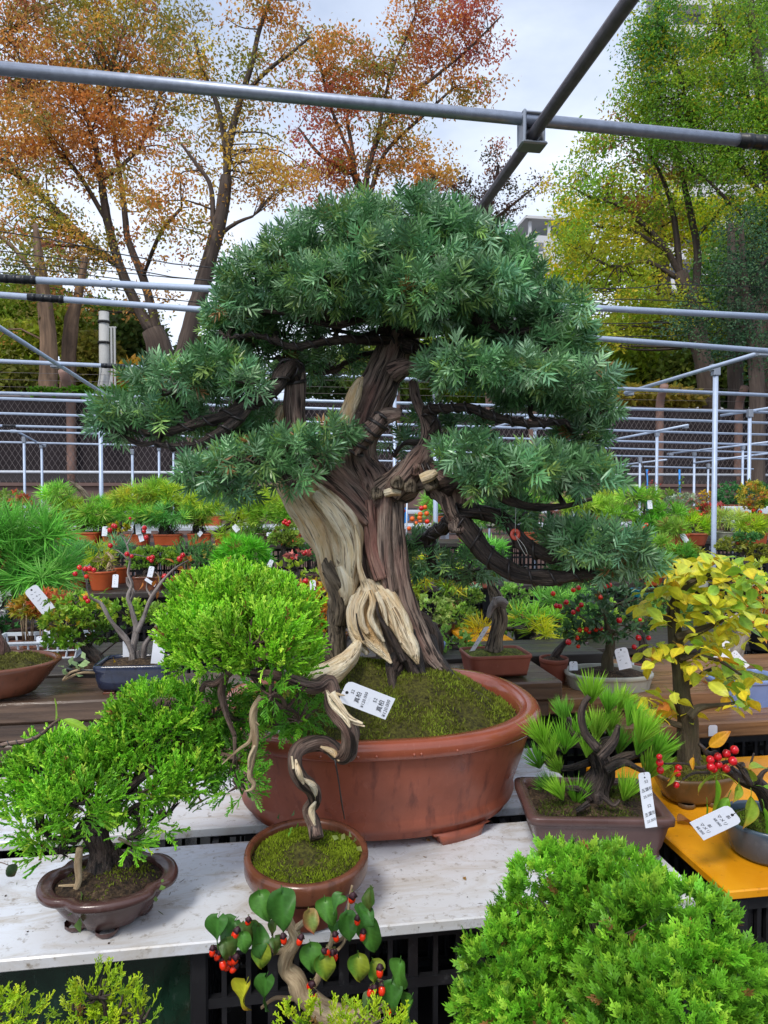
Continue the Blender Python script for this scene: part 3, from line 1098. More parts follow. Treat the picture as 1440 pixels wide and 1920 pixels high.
def tree(name, label, d, limbs, blobs, palette, leaf=0.09, bark=None, dens=1.0, twig_p=0.3, group=None, cat='tree', seed=1, clump_n=52, clump_r=0.34, droop=0.0):
    """a garden or street tree at distance d: limbs = polylines of (px, py, radius px[, extra depth m]), blobs = (px, py, rx, ry, depth
    offset m, weight) regions of the crown; leaves hang in small clumps with gaps between"""
    g = np.random.default_rng(seed)
    s = d / F
    base = P(limbs[0][0][0], limbs[0][0][1], d); base[2] = 0
    root = thing(name, label, cat, base, group)
    tb = MB()
    nodes = []
    for li, L in enumerate(limbs):
        thin = 1.0 if li == 0 else 0.72
        pts = [P(q[0], q[1], d + (q[3] if len(q) > 3 else 0)) for q in L]
        rad = [q[2] * s * thin for q in L]
        if li == 0:
            pts = [np.array([pts[0][0], pts[0][1], -0.05])] + pts
            rad = [rad[0] * 1.15] + rad
        q = catmull(np.column_stack([pts, rad]), max(10, len(L) * 5))
        nodes += [(a[:3], a[3]) for a in q if a[2] > 3.2]
        tube(tb, pts, rad, 9, max(12, len(L) * 6), 0.06, (3, 5, 7), lump=0.05, seed=seed * 31 + li, cap=True)
    NP = np.array([a for a, _ in nodes]); NR = np.array([r for _, r in nodes])
    lb = MB()
    C_, W_ = [], []
    for (bx, by, rx, ry, dd, w) in blobs:
        n = int(w * dens * rx * ry * s * s / (clump_r ** 2) * 6.0)
        u = unit(g.normal(0, 1, (n, 3))) * (g.random((n, 1)) ** 0.45)
        c = P(bx, by, d + dd)
        C_.append(c + RT * u[:, :1] * rx * s + FH * u[:, 1:2] * min(rx, ry) * s * 0.9 + UP * u[:, 2:] * ry * s)
    C_ = np.vstack(C_)
    pc = np.array([p[0] for p in palette]); pw = np.array([p[1] for p in palette]); pw = pw / pw.sum()
    # neighbouring clumps share a colour: choose by smooth pseudo-noise plus chance
    ph = g.uniform(0, 6.28, 3)
    nz = np.sin(C_ @ np.array([0.9, 0.5, 0.7]) + ph[0]) + np.sin(C_ @ np.array([-0.6, 0.8, 1.1]) + ph[1]) + g.normal(0, 0.7, len(C_))
    rank = nz.argsort().argsort() / max(1, len(nz))
    ci = np.searchsorted(np.cumsum(pw), rank).clip(0, len(pw) - 1)
    M_ = len(C_)
    K = clump_n
    off = g.normal(0, 1, (M_, K, 3)) * clump_r * np.array([0.55, 0.55, 0.34])
    p = (C_[:, None] + off).reshape(-1, 3)
    col = np.repeat(pc[ci], K, 0) * g.uniform(0.72, 1.28, (M_ * K, 1)) * np.repeat(g.uniform(0.85, 1.15, (M_, 3)), K, 0)
    ld = unit(g.normal(0, 1, (M_ * K, 3)) - UP * (0.3 + droop))
    lf = (np.array([(0, 0, 0), (-0.26, 0.06, 0.45), (0, 0, 1.0), (0.26, 0.06, 0.45)]), [np.array([[0, 1, 2, 3]])], np.ones((4, 3)))
    scatter(lb, lf, p, ld, leaf * .84 * g.uniform(0.7, 1.3, len(p)), col)
    # twigs from the nearest limb to some clumps
    sel = np.where(g.random(M_) < twig_p)[0]
    for i in sel:
        dist = np.linalg.norm(NP - C_[i], axis=1) + 0.6 * np.maximum(0, NP[:, 2] - C_[i][2])
        k = dist.argmin()
        a, r = NP[k], NR[k]
        L = np.linalg.norm(C_[i] - a)
        if L > 4.5 or L < 0.2: continue
        m = (a + C_[i]) / 2 + g.normal(0, 0.08, 3) * L + UP * 0.06 * L
        r0 = min(r * 0.55, 0.012 + 0.011 * L)
        tube(tb, [a, m, C_[i]], [r0, r0 * 0.65, 0.006], 4, 6, cap=False, seed=int(i))
    tb.build('trunk', bark or M_TREEBARK, root)
    lb.build('crown', M_TREELEAF, root, smooth=False, kind='stuff')
    return root
# ---------------------------------------------------------------- ground, fence, far buildings
mb = MB()
mb.add([(-600, -600, 0), (600, -600, 0), (600, 600, 0), (-600, 600, 0)], np.array([[0, 1, 2, 3]]))
tag(mb.build('ground', M_GROUND, smooth=False), kind='structure')

YF = PZ(720, 752, 3.35)[1]                       # the fence line
fx0, fx1 = -13.5, 15.5
ztop = PY(720, 752, YF)[2]
zrail = PY(720, 888, YF)[2]
zbase = PY(720, 912, YF)[2]
fence = thing('boundary_fence', 'tall chain link fence with dark screen cloth above a brown wall', 'fence', (0, YF, 0))
mb = MB(); box(mb, (fx0, YF, 0), (fx1, YF + 0.25, zbase)); mb.build('base_wall', M_BASEWALL, fence, smooth=False)
mb = MB(); box(mb, (fx0, YF - 0.06, zbase), (fx1, YF + 0.3, zbase + 0.06)); mb.build('wall_coping', M_BASEWALL, fence, smooth=False)
for zz in (zbase - 0.45, zbase - 0.95):
    mb = MB(); box(mb, (fx0, YF - 0.012, zz), (fx1, YF - 0.001, zz + 0.03)); mb.build('wall_joint', M_DARKWALL, fence, smooth=False)
mb = MB(); box(mb, (fx0, YF + 0.10, zbase + 0.07), (fx1, YF + 0.13, zrail - 0.03)); mb.build('dark_band', M_DARKWALL, fence, smooth=False)
mb = MB()                                          # screen cloth hung a little unevenly
nx = 80
V, Q = [], []
for i in range(nx + 1):
    x = fx0 + (fx1 - fx0) * i / nx
    V += [(x, YF + 0.24 + 0.03 * math.sin(i * 1.7), zrail - 0.35), (x, YF + 0.24 + 0.04 * math.sin(i * 1.1 + 1), (zrail + ztop) / 2), (x, YF + 0.24, ztop + 0.03 * math.sin(i * 0.9))]
for i in range(nx):
    for j in range(2): Q.append((i * 3 + j, i * 3 + 3 + j, i * 3 + 4 + j, i * 3 + 1 + j))
mb.add(V, np.array(Q)); mb.build('screen_cloth', M_SCREEN, fence)
mb = MB()                                          # chain link: two sets of slanted wires woven past each other
H = ztop - zbase - 0.1
cell = 0.105
for sgn in (1, -1):
    x = fx0 - H
    while x < fx1 + H:
        a, b = np.array([x, YF + 0.01 * sgn, zbase + 0.06]), np.array([x + H * 0.62, YF - 0.01 * sgn, ztop - 0.04])
        if sgn < 0: a[0], b[0] = x + H * 0.62, x
        w_ = 0.0042
        mb.add([a + (w_, 0, 0), b + (w_, 0, 0), b + (-w_, 0, 0), a + (-w_, 0, 0), a + (0, -w_, 0), b + (0, -w_, 0)], [np.array([[0, 1, 5, 4], [4, 5, 2, 3]])])
        x += cell
tag(mb.build('chain_link', M_FENCEWIRE, fence), kind='stuff')
for z_ in (zrail, ztop - 0.05):
    mb = MB(); tube(mb, [(fx0, YF - 0.05, z_), (fx1, YF - 0.05, z_)], 0.028 if z_ == zrail else 0.02, 8, 2)
    mb.build('rail', M_WHITESHELF if z_ == zrail else M_FENCEWIRE, fence)
for k, px in enumerate((-60, 130, 357, 560, 745, 922, 1003, 1090, 1243, 1392, 1540)):
    x = PY(px, 850, YF)[0]
    mb = MB()
    tube(mb, [(x, YF + 0.14, zbase), (x, YF + 0.14, ztop - 0.12), (x - 0.02, YF + 0.10, ztop + 0.12), (x - 0.06, YF - 0.14, ztop + 0.42)], 0.085, 10, 14)
    mb.build('post', M_FENCEPOST, fence)
for k in range(3):
    mb = MB(); tube(mb, [(fx0, YF - 0.02 - 0.05 * k, ztop + 0.14 + 0.12 * k), (0, YF - 0.02 - 0.05 * k, ztop + 0.12 + 0.12 * k), (fx1, YF - 0.02 - 0.05 * k, ztop + 0.14 + 0.12 * k)], 0.0035, 5, 12)
    mb.build('barbed_wire', M_FENCEWIRE, fence)
# creeper leaves hanging over the top of the fence at the left
lb = MB()
n = 420
px = rng.choice([75, 100, 140, 165, 195, 230, 170, 180, 205, 172], n) + rng.normal(0, 14, n)
p = np.array([PY(a, 728 + abs(rng.normal(0, 5)) + (rng.random() < 0.3) * rng.uniform(0, 70) * (160 < a < 215), YF - 0.06 - 0.05 * rng.random()) for a in px])
scatter(lb, small_leaf(0.8), p, rng.normal(0, 1, (n, 3)) - FH + UP * 0.2, 0.10 * rng.uniform(.6, 1.3, n), vary(C(96, 142, 40), n, .25))
st = MB(); tube(st, [PY(60, 741, YF - .07), PY(150, 737, YF - .07), PY(250, 742, YF - .07)], 0.012, 5, 8); tube(st, [PY(175, 740, YF - .07), PY(185, 790, YF - .07), PY(196, 850, YF - .08)], 0.008, 5, 8)
cr = thing('creeper', 'green creeper trailing over the top of the dark screened fence', 'climbing plant', PY(170, 735, YF - .07))
lb.build('leaves', M_TREELEAF, cr, smooth=False, kind='stuff'); st.build('stem', M_TREEBARK, cr)

# utility pole with its bracket and cables
pd = 15.5
pp = P(196, 700, pd)
pole = thing('utility_pole', 'round grey concrete utility pole between the orange trees', 'utility pole', (pp[0], pp[1], 0))
zt = P(196, 585, pd)[2]
mb = MB(); tube(mb, [(pp[0], pp[1], 0), (pp[0], pp[1], zt)], [0.125, 0.105], 20, 4); mb.build('shaft', M_CONCRETE, pole)
for py in (643, 604):
    z_ = P(196, py, pd)[2]; mb = MB(); tube(mb, [(pp[0], pp[1], z_ - 0.025), (pp[0], pp[1], z_ + 0.025)], 0.13, 20, 2); mb.build('band', M_CABLE, pole)
for k, px in enumerate((210, 216)):
    q0, q1 = P(px, 735, pd - 0.2), P(px, 613, pd - 0.2)
    mb = MB(); box(mb, (q0[0] - .02, q0[1] - .02, 0), (q0[0] + .02, q0[1] + .02, q1[2])); mb.build('bracket_upright', M_CONCRETE, pole, smooth=False)
mb = MB(); tube(mb, [P(203, 740, pd - .2), P(211, 690, pd - .2)], .02, 6, 2); tube(mb, [P(182, 740, pd - .2), P(190, 690, pd - .2)], .02, 6, 2)
q0, q1 = P(209, 613, pd - .2), P(217, 613, pd - .2)
tube(mb, [P(205, 614, pd - .2), P(218, 614, pd - .2)], .02, 6, 2)
mb.build('bracket', M_CONCRETE, pole, smooth=False)
cabs = [((-40, 428), (200, 472), (450, 507), 13), ((-40, 465), (220, 500), (440, 531), 14), ((-40, 480), (200, 508), (430, 528), 15), ((-40, 490), (200, 520), (430, 550), 14.5),
        ((-40, 505), (180, 535), (400, 570), 15.2), ((-40, 520), (190, 560), (420, 590), 15.6), ((1060, 542), (1200, 540), (1330, 535), 14), ((1070, 565), (1180, 562), (1300, 566), 14.6),
        ((1100, 607), (1250, 605), (1480, 590), 15), ((1110, 632), (1250, 630), (1480, 628), 15.4)]
for k, (a, b, c, dd) in enumerate(cabs):
    mb = MB(); tube(mb, [P(*a, dd), P(*b, dd), P(*c, dd), P(c[0] + 900, c[1] + 40, dd + 4)] if k > 5 else [P(a[0] - 900, a[1] - 120, dd + 3), P(*a, dd), P(*b, dd), P(*c, dd), P(c[0] + 700, c[1] + 40, dd + 2)], 0.011, 5, 24)
    side = ['topmost', 'second from the top', 'third from the top', 'fourth from the top', 'fifth from the top', 'lowest'][k] + ' of the cables crossing the orange trees' if k < 6 else ['topmost', 'second from the top', 'third from the top', 'lowest'][k - 6] + ' of the cables in front of the yellow-green trees'
    o = mb.build('overhead_cable', M_CABLE)
    tag(o, 'thin cable, ' + side, 'cable', 'overhead cables behind the fence')

# tall apartment tower behind the ginkgo, and the white stepped building behind the yew
td = 70.0
tower = thing('apartment_tower', 'tall pale apartment tower with grey balcony bands behind the green ginkgo', 'building', np.r_[P(1330, 0, td)[:2], 0])
a, b = P(1246, 100, td), P(1460, 100, td)
hz = 75.0
mb = MB()
ux = unit(np.r_[(b - a)[:2], 0]); uy = np.array([-ux[1], ux[0], 0])
Mx = np.eye(4); Mx[:3, 0] = ux; Mx[:3, 1] = uy; Mx[:3, 3] = (a[0], a[1], 0)
W = np.linalg.norm((b - a)[:2])
box(mb, (0, 0, 0), (W, 5, hz), M=Mx); mb.build('wall', M_TOWERDARK, tower, smooth=False)
zf = 6.0
slab = MB(); box(slab, (-0.4, -1.3, 0), (W + 0.4, 0.02, 1.15), bev=0.03, M=Mx); me_s = slab.mesh('balcony', M_TOWERWALL, (0, 0, 0), False)
win = MB(); box(win, (0, -0.06, 0), (1.7, 0.01, 1.8), M=Mx); me_w = win.mesh('window', M_TOWERDARK, (0, 0, 0), False)
while zf < hz - 3:
    put('balcony', me_s, tower, (0, 0, zf))
    zf += 3.0
mb = MB()
for k in range(4): box(mb, (k * W / 3 - 0.25, -1.32, 4), (k * W / 3 + 0.25, -0.9, hz), M=Mx)
mb.build('pier', M_TOWERWALL, tower, smooth=False)
sdp = 48.0
a, b = P(988, 500, sdp), P(1120, 500, sdp)
wb = thing('white_building', 'small white building with a roof stair seen beside the yew crown', 'building', np.r_[P(1040, 500, sdp)[:2], 0])
mb = MB(); box(mb, (a[0], a[1], 0), (b[0], a[1] + 6, P(1000, 440, sdp)[2])); mb.build('wall', M_TOWERWALL, wb, smooth=False)
mb = MB(); box(mb, (a[0] - .2, a[1] - .3, P(1000, 412, sdp)[2]), (b[0], a[1] + 6.2, P(1000, 407, sdp)[2])); mb.build('roof', M_TOWERWALL, wb, smooth=False)
for px in (992, 1030, 1070):
    q = P(px, 430, sdp); mb = MB(); box(mb, (q[0], a[1], P(1000, 440, sdp)[2]), (q[0] + .18, a[1] + .18, P(1000, 412, sdp)[2])); mb.build('roof_post', M_TOWERWALL, wb, smooth=False)
mb = MB(); q = P(1006, 468, sdp); box(mb, (q[0], a[1] - .05, q[2]), (q[0] + .5, a[1] + .01, q[2] + .5)); mb.build('window', M_TOWERDARK, wb, smooth=False)

# ---------------------------------------------------------------- trees beyond the fence
OR, OR2, RUST, YEL, OLV, RED = (C(208, 148, 78), C(220, 168, 88), C(184, 120, 84), C(226, 192, 80), C(160, 154, 76), C(194, 108, 96))
tree('zelkova_tree', 'big orange zelkova with a grey forked trunk, left of the bonsai', 18.0,
     [[(303, 740, 25), (300, 660, 23), (285, 620, 20)],
      [(285, 622, 17), (255, 570, 14), (225, 500, 12), (203, 420, 11), (190, 340, 9), (178, 270, 7), (150, 180, 4)],
      [(300, 650, 14), (290, 600, 12), (268, 520, 10), (240, 450, 8), (232, 380, 7), (215, 260, 5, .6), (205, 160, 3)],
      [(225, 500, 9), (165, 455, 10), (110, 400, 9), (50, 340, 7), (5, 300, 5), (-50, 270, 4)],
      [(203, 420, 6), (150, 330, 6), (100, 270, 5), (60, 180, 4), (20, 60, 3)],
      [(190, 340, 5), (240, 300, 5), (270, 260, 4), (300, 180, 3)], [(268, 520, 5), (300, 440, 5, -1), (340, 390, 4, -1)]],
     [(110, 120, 150, 130, 0, 1.0), (270, 110, 110, 120, .5, .9), (60, 280, 130, 110, -.5, .9), (220, 250, 130, 110, 0, .8), (60, 430, 120, 70, -1, .7),
      (150, 480, 150, 50, 0, .5), (290, 380, 90, 70, -1, .45), (40, 20, 110, 60, 0, .6), (180, 20, 130, 60, .5, .8), (0, 180, 90, 170, .8, .6), (330, 40, 60, 60, .6, .5), (240, 570, 120, 30, 0, .3)],
     [(OR, 2.6), (OR2, 2.2), (RUST, 1.0), (OLV, 3.2), (YEL, 1.0)], 0.12, seed=3, dens=.95)
tree('zelkova_tree', 'slender yellow-orange zelkova whose trunk leans right, just left of the crown of the big bonsai', 17.0,
     [[(335, 745, 20), (347, 660, 18), (372, 560, 16), (398, 470, 14), (415, 400, 13), (425, 330, 11)],
      [(425, 330, 10), (432, 260, 10), (450, 190, 8), (472, 120, 7), (485, 60, 6), (505, 0, 5), (515, -60, 3)],
      [(425, 330, 8), (422, 270, 8), (408, 200, 6), (380, 130, 5), (365, 70, 4)],
      [(468, 165, 5), (510, 125, 5), (545, 100, 4), (580, 70, 3)], [(400, 450, 6), (440, 420, 5), (475, 405, 3)], [(400, 420, 7), (395, 350, 6), (370, 310, 5), (340, 270, 3)]],
     [(400, 130, 80, 100, 0, .42), (500, 130, 80, 90, 0, .42), (500, 20, 70, 40, 0, .7), (350, 420, 90, 60, 0, .42), (470, 330, 90, 80, 0, .5), (540, 330, 70, 70, .6, .55), (430, 230, 90, 60, .4, .35), (350, 300, 60, 70, .5, .4), (420, 470, 70, 40, 0, .3)],
     [(OR2, 2), (YEL, 1.6), (OLV, 2.6), (OR, 1.8)], 0.11, seed=5, dens=1.1)
tree('red_maple_tree', 'tree turning red and orange directly behind the crown of the bonsai', 21.0,
     [[(760, 745, 26), (765, 600, 22), (770, 480, 18), (775, 420, 15)],
      [(775, 420, 10), (800, 360, 9), (815, 330, 6)], [(770, 450, 10), (700, 380, 9), (665, 330, 9), (662, 290, 6), (650, 220, 4)],
      [(765, 500, 12), (690, 380, 8), (705, 270, 7), (760, 190, 5), (820, 140, 4), (880, 90, 3), (940, 30, 2)],
      [(690, 380, 7), (720, 290, 5), (790, 220, 4), (850, 165, 3)], [(705, 270, 5), (730, 150, 4), (765, 60, 3), (800, -20, 2)], [(660, 300, 5), (620, 200, 4), (600, 120, 3)], [(665, 330, 5), (600, 290, 5), (560, 240, 3)]],
     [(620, 140, 70, 90, 0, .8), (690, 120, 70, 70, 0, .75), (800, 60, 90, 80, 0, .75), (890, 50, 70, 70, 0, .7), (770, 170, 100, 60, 0, .55), (880, 160, 70, 40, 0, .6), (650, 250, 100, 70, 0, .5), (760, 270, 90, 50, 0, .5),
      (700, 320, 120, 40, 0, .6), (800, 330, 60, 45, 0, .7), (590, 330, 60, 50, 0, .5), (560, 70, 60, 40, 0, .5)],
     [(RED, .9), (C(200, 124, 84), 2.0), (OR, 2.6), (OLV, 1.8), (OR2, 1.8)], 0.13, seed=8, dens=.95)
tree('bare_tree', 'thin brown-leaved tree between the bonsai crown and the white building', 24.0,
     [[(905, 760, 14), (900, 560, 11), (905, 420, 8), (925, 360, 5), (935, 310, 3)], [(905, 430, 5), (960, 385, 3), (1010, 345, 2)], [(905, 420, 5), (860, 360, 4), (835, 340, 2)]],
     [(930, 320, 45, 50, 0, .4), (985, 345, 45, 25, 0, .35), (905, 400, 50, 45, 0, .8), (860, 350, 50, 35, 0, .6), (960, 380, 40, 30, 0, .3)],
     [(C(110, 72, 58), 2), (C(92, 84, 60), 2), (RUST, 1)], 0.12, seed=9)
tree('zelkova_tree', 'broad zelkova with green, yellow and rust leaves, right of the bonsai', 17.0,
     [[(1330, 760, 20), (1310, 640, 17), (1290, 560, 15), (1275, 510, 13)],
      [(1278, 520, 8), (1250, 470, 8), (1210, 425, 7), (1160, 385, 5), (1110, 370, 4), (1070, 350, 2)], [(1275, 515, 8), (1268, 440, 8), (1255, 370, 6), (1225, 300, 4), (1190, 260, 3)],
      [(1300, 590, 10), (1308, 480, 9), (1295, 400, 8), (1280, 330, 6), (1270, 250, 4)], [(1268, 520, 7), (1210, 490, 5), (1150, 500, 4), (1090, 470, 3)], [(1300, 450, 5), (1345, 400, 5), (1375, 370, 4)], [(1250, 470, 5), (1180, 430, 4), (1120, 425, 3)]],
     [(1130, 270, 90, 70, 0, .6), (1200, 240, 80, 60, 0, .6), (1090, 360, 80, 60, 0, .75), (1190, 370, 100, 70, 0, .55), (1080, 450, 70, 60, 0, .85), (1170, 480, 90, 60, 0, .7), (1250, 420, 90, 90, .5, .4), (1290, 330, 90, 60, .5, .5),
      (1170, 570, 110, 60, 0, .75), (1270, 570, 80, 60, 0, .4), (1120, 630, 80, 40, 0, .7)],
     [(C(172, 186, 62), 2.8), (C(216, 208, 64), 2.0), (C(150, 188, 64), 3.0), (C(190, 142, 72), 1.0), (C(182, 120, 90), .8)], 0.11, seed=12, dens=1.05)
tree('yellow_tree', 'bright yellow-green tree glowing behind the zelkova on the right', 23.0,
     [[(1250, 745, 16), (1245, 560, 13), (1235, 400, 9), (1225, 300, 5)]],
     [(1080, 430, 60, 60, 0, .9), (1060, 520, 50, 60, 0, 1), (1230, 400, 110, 80, 0, .9), (1150, 510, 90, 60, 0, .9), (1320, 430, 80, 70, 0, .8), (1200, 660, 130, 60, 0, .8), (1080, 640, 60, 60, 0, .8)],
     [(C(194, 200, 40), 3), (C(156, 190, 48), 2), (C(222, 206, 44), 1.3)], 0.16, seed=14, dens=.8, twig_p=.2)
tree('ginkgo_tree', 'tall green ginkgo in front of the apartment tower at the upper right', 16.0,
     [[(1480, 740, 22), (1462, 500, 18), (1440, 300, 14), (1420, 120, 9), (1400, -60, 5)], [(1450, 400, 8), (1380, 300, 6), (1300, 220, 5), (1265, 110, 4), (1230, 20, 3)], [(1435, 260, 7), (1380, 130, 5), (1340, 10, 3)],
      [(1455, 450, 7), (1390, 400, 5), (1320, 330, 4)], [(1425, 200, 5), (1470, 80, 4)]],
     [(1240, 60, 55, 80, 0, .95), (1205, 90, 34, 70, 0, .9), (1205, 190, 45, 55, 0, .9), (1250, 260, 60, 50, 0, .9), (1290, 190, 80, 90, 0, .9), (1360, 90, 80, 100, 0, .85), (1420, 230, 90, 110, 0, 1.0), (1350, 300, 80, 70, 0, .9), (1430, 30, 80, 90, .5, .8), (1400, 400, 80, 60, 0, .85), (1310, 90, 50, 60, .7, .4), (1220, 150, 40, 60, 0, .6), (1470, 380, 60, 100, 0, .9)],
     [(C(126, 172, 58), 3.2), (C(152, 186, 54), 2.4), (C(192, 194, 46), 1.4), (C(104, 154, 68), 1.8)], 0.085, seed=17, dens=2.6, clump_n=50)
tree('evergreen_tree', 'dark bluish evergreen at the right edge, above the pipe framework', 14.5,
     [[(1420, 750, 14), (1410, 640, 12), (1395, 520, 8), (1390, 430, 4)], [(1408, 620, 6), (1340, 590, 4)], [(1400, 540, 5), (1440, 480, 4)]],
     [(1400, 430, 60, 50, 0, 1), (1370, 510, 70, 50, 0, 1.1), (1430, 520, 60, 60, 0, 1.1), (1330, 580, 70, 40, 0, 1.1), (1400, 600, 80, 50, 0, 1.1), (1290, 610, 50, 30, 0, .9), (1440, 660, 70, 50, 0, .8), (1360, 640, 70, 35, 0, .8)],
     [(C(74, 110, 78), 3), (C(104, 138, 96), 2), (C(58, 92, 66), 2)], 0.075, seed=19, dens=1.05, clump_n=50, clump_r=.3)
tree('brown_trunk_tree', 'thick brown trunk standing nearest the left edge behind the fence', 15.0,
     [[(92, 760, 17), (92, 680, 16), (88, 600, 15), (80, 540, 12), (72, 470, 8), (66, 420, 4)], [(80, 540, 7), (30, 470, 6), (-20, 430, 4)]],
     [(30, 560, 70, 40, 0, .5), (60, 500, 90, 40, 0, .5), (-30, 430, 60, 60, 0, .6), (20, 640, 40, 40, .5, .6)],
     [(OR, 2), (OLV, 2), (C(120, 140, 40), 2)], 0.10, bark=M_TREEPALE, seed=21)
tree('brown_trunk_tree', 'brown trunk catching warm light, right beside the thick trunk at left', 15.6,
     [[(127, 760, 15), (128, 690, 14), (135, 600, 13), (146, 560, 9), (160, 480, 6)]], [(160, 470, 70, 40, 0, .5), (120, 560, 60, 25, 0, .4)], [(OR, 2), (RUST, 1), (OLV, 1)], 0.10, bark=M_TREEPALE, seed=22)
for k, (px, w, lab) in enumerate(((1380, 15, 'grey trunk right of the bent fence post, behind the white posts'), (1428, 20, 'broad dark trunk cut by the right edge behind the fence'))):
    tree('shaded_tree', lab, 15.5 + k, [[(px, 770, w), (px - 2, 640, w * .9), (px - 5, 520, w * .7), (px - 10, 420, w * .4)]], [(px, 480, 60, 50, .6, .4)], [(C(70, 98, 56), 2), (C(110, 120, 44), 2)], 0.10, seed=24 + k)
# the shrubbery behind the fence reads as one mass
lb, n = MB(), 0
for (bx, by, rx, ry, dd, w, c) in ((20, 660, 80, 60, 17, 1, C(132, 142, 40)), (40, 720, 90, 40, 16.5, 1, C(112, 116, 48)), (175, 680, 60, 60, 19, 1, C(120, 118, 46)), (250, 650, 70, 70, 20, 1, C(84, 104, 50)), (260, 715, 60, 40, 18, 1, C(176, 140, 46)),
                                  (400, 690, 90, 60, 21, 1, C(96, 110, 48)), (620, 700, 120, 50, 22, 1, C(92, 118, 70)), (720, 690, 90, 60, 20, .8, C(120, 140, 62)), (850, 700, 150, 70, 22, 1, C(120, 146, 50)), (1010, 690, 130, 60, 22, 1, C(132, 150, 50)),
                                  (1190, 700, 110, 60, 19, 1, C(120, 138, 40)), (1300, 700, 90, 50, 18, 1, C(96, 112, 44)), (1200, 750, 120, 25, 17, 1, C(142, 128, 52)), (1400, 710, 90, 60, 19, 1, C(72, 100, 52)), (120, 620, 60, 50, 20, .8, C(124, 136, 42)), (1470, 600, 60, 80, 19, 1, C(70, 96, 52)), (-80, 650, 80, 90, 18, 1, C(110, 120, 46)), (40, 580, 110, 60, 21, .8, C(120, 140, 44)), (180, 610, 110, 50, 22, .8, C(104, 126, 44)), (1380, 540, 90, 110, 21, .6, C(96, 132, 56)), (1250, 620, 120, 60, 21, .8, C(140, 150, 44))):
    s_ = dd / F
    k = int(w * rx * ry * 1.05)
    u = unit(rng.normal(0, 1, (k, 3))) * rng.random((k, 1)) ** .4
    p = P(bx, by, dd) + RT * u[:, :1] * rx * s_ + FH * u[:, 1:2] * rx * s_ * .8 + UP * u[:, 2:] * ry * s_
    scatter(lb, (np.array([(0, 0, 0), (-.3, .06, .45), (0, 0, 1.), (.3, .06, .45)]), [np.array([[0, 1, 2, 3]])], np.ones((4, 3))), p, rng.normal(0, 1, (k, 3)) - UP * .3, 0.17 * rng.uniform(.6, 1.4, k), vary(tuple(min(1, x * 1.35) for x in c), k, .35, .12))
tag(lb.build('shrubbery', M_TREELEAF, smooth=False), 'mass of green and yellow shrubs behind the fence', 'shrubs', kind='stuff')

# ---------------------------------------------------------------- pipe framework over the benches
frame = thing('pipe_framework', 'galvanised pipe framework with posts standing over the nursery benches', 'pipe frame', (0, 3, 0))


def pipe(name, a, b, r, mat=M_PALEPIPE, sag=0.0, seg=10):
    mb = MB(); a, b = np.asarray(a), np.asarray(b)
    tube(mb, [a, (a + b) / 2 - UP * sag, b] if sag else [a, b], r, seg, 9 if sag else 2)
    return mb.build(name, mat, frame)


def sleeve(a, b, f0, f1, r):
    a, b = np.asarray(a), np.asarray(b); mb = MB(); p0, p1 = a + (b - a) * f0, a + (b - a) * f1
    tube(mb, [p0, p1], r, 10, 2)
    for f in (0.1, 0.35, 0.6, 0.85): tube(mb, [p0 + (p1 - p0) * f, p0 + (p1 - p0) * (f + .12)], r * 1.09, 10, 2)
    return mb.build('sleeve', M_SLEEVE, frame)


def along(l, r_, d, ext=1.5):
    """a crossbar through two pixels at depth d measured on the frame's own axis"""
    y = P((l[0] + r_[0]) / 2, (l[1] + r_[1]) / 2, d)[1]
    a, b = PY(*l, y), PY(*r_, y)
    u = (b - a) / (b[0] - a[0])
    return a - u * ext, b + u * ext


a, b = along((0, 128), (1440, 268), 1.46, .5); pipe('crossbar', a, b, .0125, M_PIPE, seg=16)
f = lambda px, py: (PY(px, py, a[1])[0] - a[0]) / (b[0] - a[0])
sleeve(a, b, f(1384, 262), f(1500, 270), .0145)
ztop_pipe = PY(1000, 232, a[1])[2]
for k, (l, r_, d, rad, sl) in enumerate([((0, 522), (1440, 594), 2.72, .0125, (0, 68)), ((0, 553), (1440, 658), 3.1, .0125, (52, 120)), ((0, 677), (1440, 741), 4.6, .0125, (190, 236)), ((0, 737), (1440, 773), 5.9, .0125, (1110, 1150)),
                                         ((0, 747), (1440, 793), 6.5, .0125, None), ((0, 775), (1440, 815), 7.4, .0125, None), ((0, 798), (1440, 834), 8.3, .0125, (5, 30)), ((0, 808), (1440, 849), 8.9, .0125, None),
                                         ((0, 829), (1440, 861), 9.6, .013, (980, 1010)), ((620, 862), (1390, 879), 10.4, .013, None)]):
    a_, b_ = along(l, r_, d, 0.2)
    pipe('crossbar', a_, b_, rad)
    if sl:
        f = lambda px: (PY(px, l[1], a_[1])[0] - a_[0]) / (b_[0] - a_[0])
        sleeve(a_, b_, f(sl[0]), f(sl[1]), .0145)
# rafters running away from the viewer
zr = ztop_pipe - 0.028
Q0 = PZ(1002, 250, zr)


def rafter(x, y0, y1, z, r, mat): pipe('rafter', (x, y0, z), (x, y1, z), r, mat)


